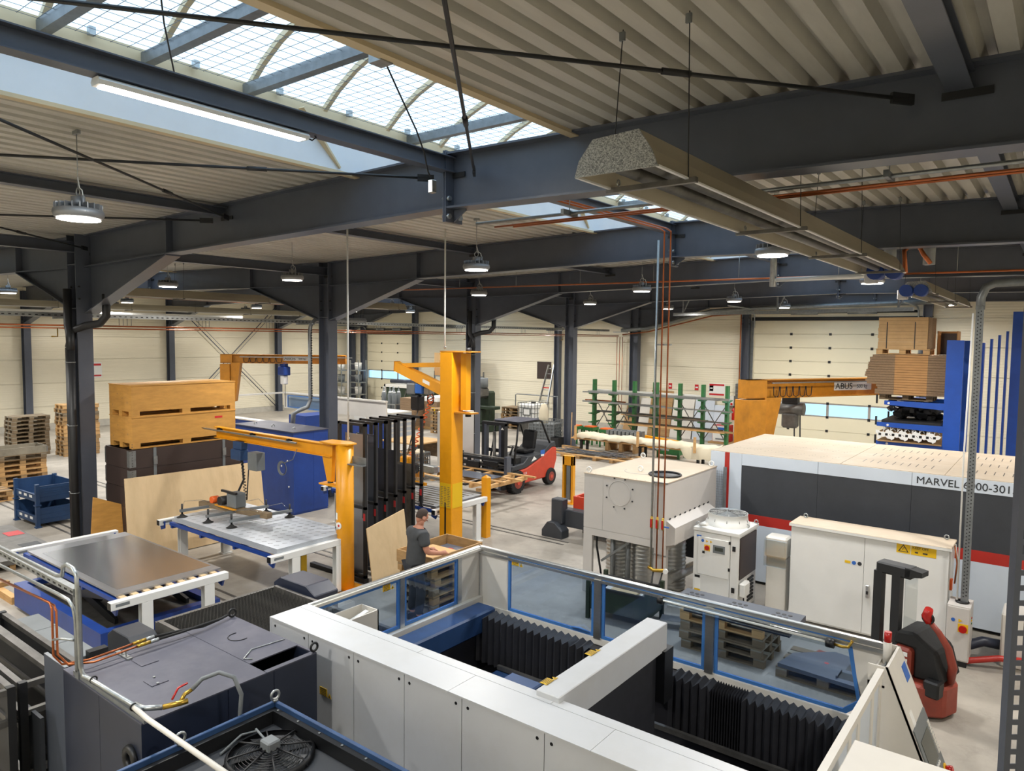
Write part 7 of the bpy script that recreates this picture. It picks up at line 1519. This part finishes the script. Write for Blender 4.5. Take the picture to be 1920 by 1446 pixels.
# milling machine
t = thing('milling_machine', 'old dark green milling machine with motor head by the far wall', 'machine', (-22.3, 26.5, 0)); boxpart('base', 'dark_green', t, -.8, -.5, 0, .8, .5, .35, .05); boxpart('knee', 'dark_green', t, -.35, -.45, .35, .35, .4, 1.1, .06); boxpart('column', 'dark_green', t, -.3, .1, .35, .4, .6, 1.9, .08); boxpart('table', 'dark_green', t, -1.2, -.55, 1.1, 1.2, -.05, 1.25, .02); boxpart('head', 'steel_raw', t, -.1, -.5, 1.6, .35, .2, 2.1, .1); MB().cyl((.15, -.1, 2.1), (.15, -.1, 2.55), .25, 16).build('motor', 'grey_plastic', t); MB().cyl((.15, -.4, 1.25), (.15, -.4, 1.65), .08, 10).build('spindle', 'steel_black', t); MB().ring((-1.25, -.3, 1.15), .15, .02, 'x', 14, 6).build('handwheel', 'steel_raw', t)
for k in range(5): MB().ring((-.9+k*.14, -.2, 1.45), .14, .03, 'x', 12, 6).build('cutter_disc', 'steel_raw', t)
for k in range(6): 
    t = thing('machine_shelf', 'dark shelf of tools below the milling machine, %s' % ORD[k], 'shelf', (-20.9, 23.5, 0), group='tool shelves') if k == 0 else t
    boxpart('shelf_board', 'dark_green', t, -.9, -.35, .1+k*.25, .7, .35, .14+k*.25)
for x in (-.9, .66): boxpart('upright', 'dark_green', t, x, -.35, 0, x+.04, -.31, 1.6); boxpart('upright', 'dark_green', t, x, .31, 0, x+.04, .35, 1.6)
t['label'] = 'dark green tool shelving behind the forklift column'
stack(-21.6, 28.3, 0, ['old', 'mid', 'old', 'mid', 'mid', 'old', 'mid'], 'stacked next to the white caged tank', 'pallets by the tank')
t = thing('brown_board', 'brown board lying on the pallets near the white tank', 'board', (-21.4, 28.3, 1.03)); boxpart('board', 'wood_old', t, -.75, -.45, 0, .8, .45, .04)
# grey locker, workbench, chips, blue lids
t = thing('locker', 'tall plain grey locker behind the square crane column', 'cabinet', (-15.0, 16.6, 0)); boxpart('body', 'filter_grey', t, -.3, -.55, 0, .3, .5, 2.2, .01); boxpart('door', 'filter_grey', t, -.28, -.56, .05, .28, -.55, 2.15); boxpart('top_paper', 'sticker_white', t, -.2, -.3, 2.2, .2, .2, 2.22)
t = thing('blue_tub', 'shallow blue plastic tub standing by the grey locker', 'tub', (-15.6, 13.2, 0)); boxpart('tub', 'blue', t, -.9, -.25, .75, .5, .3, .85, .03); boxpart('support', 'steel_dark', t, -.8, -.2, 0, .4, .25, .75)
t = thing('workbench', 'white workbench with brown top and blue and red trays', 'bench', (-16.0, 14.2, 0)); boxpart('cabinet', 'white_paint', t, -.7, -.3, 0, .5, .35, .85); boxpart('top', 'wood_old', t, -.75, -.35, .85, .55, .4, .9); boxpart('blue_tray', 'blue', t, -.6, -.25, .9, -.1, .1, 1.0, .01); boxpart('red_tray', 'red', t, -.5, .12, .9, .0, .35, .96, .01); boxpart('papers', 'sticker_white', t, -.7, .0, .9, -.62, .3, .93)
t = thing('plywood_bench', 'plywood-topped bench beyond the black sheet rack', 'bench', (-18.0, 17.6, 0)); boxpart('top', 'wood_new', t, -.8, -.7, .86, .9, .8, .9)
for x in (-.7, .75):
    for y in (-.6, .65): boxpart('leg', 'steel_dark', t, x, y, 0, x+.08, y+.08, .86)
boxpart('panel', 'wood_old', t, -.7, .6, .3, .75, .62, .86)
t = thing('swarf_bin', 'wire mesh bin filled with copper-brown metal swarf', 'bin', (-16.3, 15.9, 0)); cage(t, .9, .8, .0, .85, 'galv_dull', 9, 7); 
o = MB(); 
for k in range(160):
    x, y = random.uniform(-.4, .4), random.uniform(-.35, .35); o.cb((x, y, random.uniform(.6, .88)), (.09, .05, .03), random.uniform(0, 3), random.uniform(0, 3))
o.build('swarf', 'wood_mid', t)['kind'] = 'stuff'; boxpart('fill', 'wood_mid', t, -.42, -.37, .1, .42, .37, .65); boxpart('black_bag', 'black', t, -.3, .1, .7, .05, .35, 1.0, .08); boxpart('white_bag', 'cloth_white', t, .1, .0, .7, .4, .3, .95, .08)
# cylinders in trolley cage
t = thing('cylinder_pallet', 'grey steel cage pallet for gas cylinders', 'rack', (-26.9, 24.9, 0))
for sx in (-1, 1):
    for sy in (-1, 1): boxpart('post', 'galv', t, sx*.75-.03, sy*.45-.03, 0, sx*.75+.03, sy*.45+.03, 1.15)
for z in (.35, .75, 1.1):
    for sy in (-1, 1): boxpart('rail', 'galv', t, -.75, sy*.45-.025, z, .75, sy*.45+.025, z+.05)
    for sx in (-1, 1): boxpart('rail', 'galv', t, sx*.75-.025, -.45, z, sx*.75+.025, .45, z+.05)
boxpart('floor', 'galv_dull', t, -.75, -.45, .12, .75, .45, .18); boxpart('sheet', 'grey_plastic', t, .73, -.42, .2, .74, .42, .7); boxpart('notice', 'sticker_white', t, -.6, -.48, .75, -.35, -.476, 1.05)
for k, (dx, dy) in enumerate(((-.35, -.2), (.1, -.2), (.4, -.2), (-.1, .2), (.3, .2))):
    c_ = thing('gas_cylinder', 'grey gas cylinder in the cage pallet, %s' % ['left of the front row beside the notice', 'middle of the front row', 'front row beside the sheet side', 'back row behind the middle', 'back row at the sheet side'][k].replace('left of the front row', 'front row'), 'gas cylinder', (-26.9+dx, 24.9+dy, .18), group='gas cylinders'); MB().lathe([(0, 0), (.12, 0), (.12, 1.4), (.09, 1.52), (.045, 1.6), (.045, 1.66), (0, 1.66)], n=14).build('bottle', 'grey_plastic', c_); MB().cyl((0, 0, 1.66), (0, 0, 1.8), .035, 8).build('valve', 'galv', c_); MB().cyl((0, 0, 1.5), (0, 0, 1.56), .1, 12, .07).build('collar', 'sticker_white', c_)
# white cabinets beside, wire shelf towers
t = thing('white_cabinet', 'cream machine cabinet with blue sticker beside the cylinder cage', 'cabinet', (-23.0, 19.8, 0)); boxpart('body', 'offwhite', t, -.55, -.35, 0, .5, .35, 1.5, .01); MB().prism([(-.2, 1.0), (.5, 1.0), (.38, 1.6), (-.25, 1.6)], 'y', -.4, -.35).build('sloping_panel', 'white_paint', t); boxpart('badge', 'sticker_blue', t, .15, -.405, 1.35, .3, -.4, 1.48)
t = thing('sheet_pile', 'tall pile of pale grey sheets beside the cream cabinet', 'sheets', (-23.6, 21.6, 0)); boxpart('pallet', 'wood_old', t, -.9, -.6, 0, .9, .6, .12)
for k in range(16): boxpart('sheet', 'film_grey' if k % 3 else 'offwhite', t, -.9+random.uniform(0, .03), -.6, .12+k*.07, .9-random.uniform(0, .03), .6, .185+k*.07)
for k, (x, y) in enumerate(((-35.9, 29.0), (-35.0, 29.6))):
    t = thing('wire_tower', 'tall tower of galvanised mesh boxes with white tubs, %s' % ['near the wall corner', 'beside the small gate'][k], 'rack', (x, y, 0), group='mesh box towers')
    for j in range(4):
        for sx in (-1, 1):
            for sy in (-1, 1): boxpart('post', 'galv', t, sx*.38-.025, sy*.3-.025, j*.75, sx*.38+.025, sy*.3+.025, j*.75+.75)
        boxpart('shelf', 'galv', t, -.4, -.32, j*.75+.08, .4, .32, j*.75+.14); boxpart('rail', 'galv', t, -.38, -.33, j*.75+.5, .38, -.3, j*.75+.54)
        MB().lathe([(0, 0), (.2, 0), (.23, .45), (0, .45)], (0, 0, j*.75+.14), 12).build('tub', ('sticker_white', 'offwhite', 'grey_plastic', 'sticker_white')[j], t)
# green container with rolls, cartons, cardboard pallets
t = thing('tarp_container', 'dark green container with white frame and purple roll on top', 'container', (-27.8, 27.6, 0)); boxpart('body', 'dark_green', t, -1.6, -.8, .3, 1.2, .8, 1.75, .05); boxpart('frame', 'offwhite', t, -1.7, -.85, 1.75, 1.3, .85, 1.9); boxpart('end_frame', 'offwhite', t, -1.7, -.85, 0, -1.6, .85, 1.9); MB().cyl((-1.5, -.5, 2.05), (1.4, -.4, 2.1), .11, 12).build('roll', 'navy', t); MB().cyl((-1.0, .1, 2.0), (1.5, .1, 2.05), .08, 12).build('roll', 'steel_black', t)
for k in range(3): MB().bar((-1.3+k*.9, -.82, .4), (-.9+k*.9, -.82, 1.6), .04, .04).build('brace', 'steel_raw', t)
boxpart('skid', 'steel_black', t, -1.5, -.7, 0, 1.1, .7, .3)
zt_ = stack(-25.6, 29.4, 0, ['old']*14, 'in the stack carrying the brown cartons', 'pallets under cartons') if False else 0
t = thing('shelf_rack', 'grey high shelf carrying brown cartons at the far wall', 'rack', (-26.6, 29.6, 0))
for x in (-1.4, 1.36):
    for y in (-.5, .46): boxpart('post', 'galv_dull', t, x, y, 0, x+.06, y+.06, 2.6)
boxpart('deck', 'galv_dull', t, -1.4, -.5, 2.3, 1.42, .52, 2.36); boxpart('deck', 'galv_dull', t, -1.4, -.5, 1.1, 1.42, .52, 1.16)
for i in range(3):
    for j in range(3):
        c_ = thing('carton', 'brown carton on the far shelf, %s row, %s' % (['bottom', 'middle', 'top'][j], ['end by the small gate', 'centre', 'end by the inner columns'][i]), 'carton', (-27.55+i*.85, 29.5, 2.36+j*.42), group='cartons on the far shelf'); boxpart('box', 'cardboard_pale' if j else 'cardboard', c_, -.42, -.4, 0, .42, .4, .415); boxpart('tape', 'cardboard', c_, -.03, -.402, .3, .03, -.4, .415)
        if i == 1 and j == 2: MB().add([(-.05, -.404, .3), (.07, -.404, .3), (.01, -.404, .2)], [(0, 1, 2)]).build('red_mark', 'sticker_red', c_)
for k in range(3): c_ = thing('roll', 'dark round roll on the lower shelf, %s' % ['next to the gate end', 'centre', 'next to the column end'][k], 'roll', (-27.3+k*.7, 29.5, 1.161), group='rolls on the shelf'); MB().lathe([(0, 0), (.28, 0), (.28, .6), (.1, .6), (.0, .6)], n=16).build('roll', 'steel_black', c_)
for k, (x, y, lb) in enumerate(((-25.3, 24.9, 'tall grey-brown cardboard pile next to the spiral hose'), (-24.3, 25.6, 'shorter strapped cardboard pile with yellow note'))):
    t = thing('cardboard_pile', lb, 'cardboard', (x, y, 0)); boxpart('pallet', 'wood_mid', t, -.45, -.6, 0, .45, .6, .14)
    for j in range(12): boxpart('sheet_bundle', 'cardboard_edge', t, -.42+random.uniform(0, .02), -.55, .14+j*.115, .42-random.uniform(0, .02), .55, .25+j*.115)
    if k: boxpart('note', 'sign_yellow', t, .05, -.56, .8, .3, -.555, 1.1); boxpart('wrap', 'sticker_white', t, -.44, -.57, 1.35, .44, .57, 1.6, .03)
stack(-22.9, 24.6, 0, ['mid', 'old', 'mid', 'old', 'mid', 'mid', 'old', 'mid'], 'behind the tall cardboard piles', 'pallets behind cardboard'); stack(-23.6, 26.4, 0, ['old', 'mid', 'old', 'old', 'mid'], 'behind the square crane column arm', 'pallets near the arm')
# ---- blue cantilever rack with cardboard pallets
BR = thing('cantilever_rack', 'tall blue cantilever rack carrying cardboard and steel parts', 'rack', (-1.9, 21, 0))
def br(n, mt, *b, bev=0): return boxpart(n, mt, BR, *b, bev, True)
for y in (20.0, 21.6): br('post', 'blue_rack', -2.3, y, 0, -1.95, y+.14, 4.55)
for k in range(4): br('rear_post', 'blue_rack', -1.75+k*.16, 22.0+k*.1, 0, -1.7+k*.16, 22.25+k*.1, 4.5+.1*k)
br('tall_post', 'blue_rack', -1.15, 22.4, 0, -.75, 22.6, 5.3); br('tall_post', 'blue_rack', -.75, 22.35, 0, -.6, 22.6, 5.25)
for z in (2.0, 2.47, 3.02):
    for y in (20.0, 21.6):
        MB().prism([(-2.3, z-.16), (-2.3, z), (-3.75+.15*(z > 3), z), (-3.75+.15*(z > 3), z-.1)], 'y', y+.02, y+.12).build('arm', 'blue_rack', BR, world=True); br('arm_stop', 'steel_black', -3.8, y+.05, z-.08, -3.76, y+.1, z+.14)
        MB().cyl((-3.5, y+.015, z-.06), (-3.5, y+.02, z-.06), .03, 8).build('arm_mark', 'sticker_white', BR, world=True)
br('yellow_tag', 'sign_yellow', -2.15, 19.99, 1.3, -2.0, 20.0, 1.5)
pal('old', -3.2, 20.85, 3.021, 0, 'dark wooden pallet carrying the wide cardboard pile on the blue rack', 'single pallets'); pal('new', -3.3, 20.75, 4.18, 0, 'pale wooden pallet between two cardboard piles on the blue rack', 'single pallets')
t = thing('cardboard_pile', 'wide sagging pile of flat cardboard on the blue rack', 'cardboard', (-3.15, 20.85, 3.166))
for j in range(16):
    z = 3.166+j*.063; dx = random.uniform(-.05, .05); L_ = -4.15+.02*abs(j-8) if j > 3 else -3.85
    for a, b, mt in ((L_+dx, -3.45, 'cardboard_edge'), (-3.45, -2.72, 'cardboard'), (-2.72, -2.34, 'cardboard_edge')): boxpart('flat_carton', mt, t, a, 20.3+random.uniform(0, .02), z, b, 21.5, z+.058, 0, True)
t = thing('cardboard_pile', 'strapped square pile of flat cartons topmost on the blue rack', 'cardboard', (-3.3, 20.75, 4.325))
for j in range(9): boxpart('carton_layer', 'cardboard_pale', t, -3.88+random.uniform(0, .02), 20.36, 4.325+j*.088, -2.76, 21.14, 4.41+j*.088, 0, True)
for x in (-3.68, -3.05): boxpart('strap', 'steel_black', t, x, 20.352, 4.325, x+.02, 20.36, 5.0, 0, True)
boxpart('ragged_edge', 'cardboard_edge', t, -2.76, 20.4, 4.33, -2.68, 21.1, 5.1, 0, True)
t = thing('open_carton', 'open dark carton beside the strapped pile on the blue rack', 'carton', (-2.4, 21.2, 4.18)); 
for a in ((-.22, -.3, -.2, .3), (.2, -.3, .22, .3), (-.2, .28, .2, .3)): boxpart('side', 'cardboard', t, a[0], a[1], 0, a[2], a[3], .6)
boxpart('inside', 'brown_film', t, -.2, .2, 0, .2, .28, .55)
t = thing('steel_castings', 'heap of black castings on the blue rack', 'castings', (-3.0, 20.85, 2.471)); boxpart('tray', 'steel_black', t, -.65, -.8, 0, .65, .8, .06); o = MB()
for k in range(70): o.cb((random.uniform(-.6, .6), random.uniform(-.5, .5), .12+random.uniform(0, .42)*(1-.4*random.random())), (.22, .1, .1), random.uniform(0, 3), random.uniform(0, 3))
o.build('castings', 'steel_black', t)['kind'] = 'stuff'
br('shelf', 'wood_mid', -3.7, 19.98, 2.215, -2.3, 21.7, 2.24); br('shelf', 'wood_mid', -3.7, 19.9, 2.0, -2.3, 21.7, 2.03)
for k in range(9):
    x = -3.65+k*.15; t = thing('star_plate', 'white three-armed steel plate standing on the blue rack shelf, %s along the row' % ORD[k], 'steel part', (x, 19.93-.001*k, 2.03), group='white star plates'); pts = []
    for q in range(12): a = q*PI/6+(.2 if k % 2 else 1.3); r = (.055, .1, .145, .1)[q % 4]; pts.append((math.cos(a)*r, math.sin(a)*r+.15))
    MB().prism(pts, 'y', -.012, 0).build('plate', 'sticker_white', t); boxpart('square_hole', 'black', t, -.03, -.014, .12, .03, -.012, .18)
for k in range(8):
    x = -3.6+k*.16; t = thing('welded_stand', 'small welded steel stand on the upper blue rack shelf, %s along the row' % ORD[k], 'steel part', (x, 20.05, 2.241), group='welded frames on rack')
    boxpart('post', 'white_paint', t, 0, 0, 0, .015, .03, .19); MB().bar((.0, .015, .02), (.12, .015, .17), .02, .02).build('diagonal', 'white_paint', t); MB().bar((.12, .015, .02), (.0, .015, .17), .02, .02).build('diagonal', 'galv', t)
t = thing('scrap_basket', 'mesh basket of tangled scrap behind the blue rack posts', 'bin', (.3, 24.0, 0)); cage(t, 1.6, 1.2, .1, 1.2, 'steel_raw', 10, 8); boxpart('liner', 'steel_black', t, -.75, -.55, .1, .75, .55, .9); o = MB()
for k in range(90): o.bar((random.uniform(-.7, .7), random.uniform(-.5, .5), .9), (random.uniform(-.8, .8), random.uniform(-.5, .5), random.uniform(1.1, 1.9)), .03, .03)
o.build('scrap', 'steel_raw', t)['kind'] = 'stuff'; MB().lathe([(0, 0), (.25, .05), (.3, .3), (0, .45)], (-.2, 0, 1.6), 10).build('white_sack', 'cloth_white', t)

# ---------------- high bay lamps ----------------
def lamp_proto():
    t = thing('high_bay_lamp', 'x', 'lamp', (0, 0, 5.7), group='round high bay lamps')
    MB().lathe([(0, .0), (.19, .0), (.235, .02), (.25, .06), (.24, .1), (.2, .115), (.0, .115)], n=24).build('housing', 'lamp_body', t)
    m = MB()
    for i in range(20):
        a = 2*PI*i/20; m.cb((math.cos(a)*.16, math.sin(a)*.16, .135), (.14, .012, .06), a)
    m.build('cooling_fins', 'lamp_body', t)
    MB().cyl((0, 0, .11), (0, 0, .24), .07, 14).build('driver', 'lamp_body', t)
    MB().ring((0, 0, .29), .045, .008, 'y', 12, 5).build('hook', 'galv', t)
    MB().cyl((.12, 0, .12), (.12, 0, .24), .018, 8).build('cable_gland', 'lamp_body', t)
    MB().tube([(.12, 0, .24), (.1, 0, .3), (.04, 0, .33), (.0, 0, .45)], .006, 5).build('cable', 'white_paint', t)
    MB().tube([(0, 0, .33), (0, 0, .92)], .005, 5).build('suspension', 'galv', t)
    MB().box(-.06, -.02, .9, .06, .02, .94).build('ceiling_clip', 'galv', t)
    MB().lathe([(0, -.004), (.21, -.004)], n=24).build('diffuser', 'lamp_glow', t)
    ld = bpy.data.lights.new('lamp_light', 'AREA'); ld.shape = 'DISK'; ld.size = .42; ld.energy = LAMP_W; ld.color = (1, .965, .925); ld.spread = math.radians(165)
    lo = bpy.data.objects.new('lamp_light', ld); COL.objects.link(lo); lo.parent = t; lo.location = (0, 0, -.012)
    return t
LP = lamp_proto(); first = True
ROWN = {-3.35: 'row over the large laser machine', -8.6: 'row beside the machine aisle skylight', -13.7: 'row nearest the inner columns', -18.7: 'row just past the inner columns', -23.4: 'row before the outer aisle skylight', -29.5: 'row past the outer skylight', -33.6: 'added row nearest the long cream wall', 1.2: 'row over the platform side'}
YNM = {-2: 'behind the platform', 3.34: 'near the sheet tables', 10.1: 'second bay', 16.5: 'forklift bay', 20: 'bay past the forklift', 22.4: 'bar rack bay', 27.6: 'beside the far gates'}
LAMPS = [(-8.5, 3.34), (-8.62, 10.06), (-8.78, 16.8), (-8.52, 22.6), (-13.77, 9.77), (-13.68, 16.09), (-13.65, 22.2), (-12.95, 27.08), (-3.45, 10.6), (-3.34, 16.73), (-3.25, 22.27), (-3.2, 27.8),
         (-18.6, 9.4), (-22.9, 21.2), (-23.16, 15.2), (-26.4, 8.27), (-29.8, 13.4), (-29.5, 19.0), (-28.9, 24.1), (-18.6, 3.3), (-13.7, 3.34), (-3.4, -1.2), (1.2, 3.5), (1.2, 10.2), (1.2, 16.6), (1.2, 22.4), (-8.5, -1.2), (-8.5, 27.6), (-26.5, 25.8), (-18.6, 15.5), (-18.6, 22), (-13.7, -1.2), (-33.6, 8.0), (-33.6, 14.5), (-33.6, 21), (-33.6, 27.4), (-18.6, 27.6), (-23.2, 9.0), (-23.2, 27.5), (-29.6, 7.0)]  # cream wall row and all after it: added, unseen lamps to brighten the walls
for x, y in LAMPS:
    rn = ROWN[min(ROWN, key=lambda q: abs(q-x))]; yn = YNM[min(YNM, key=lambda q: abs(q-y))]
    lb = 'round bay lamp, '+rn+', '+yn
    if first: LP.location = (x, y, 5.72); LP['label'] = lb; first = False
    else: dup(LP, (x, y, 5.72), 0, lb)
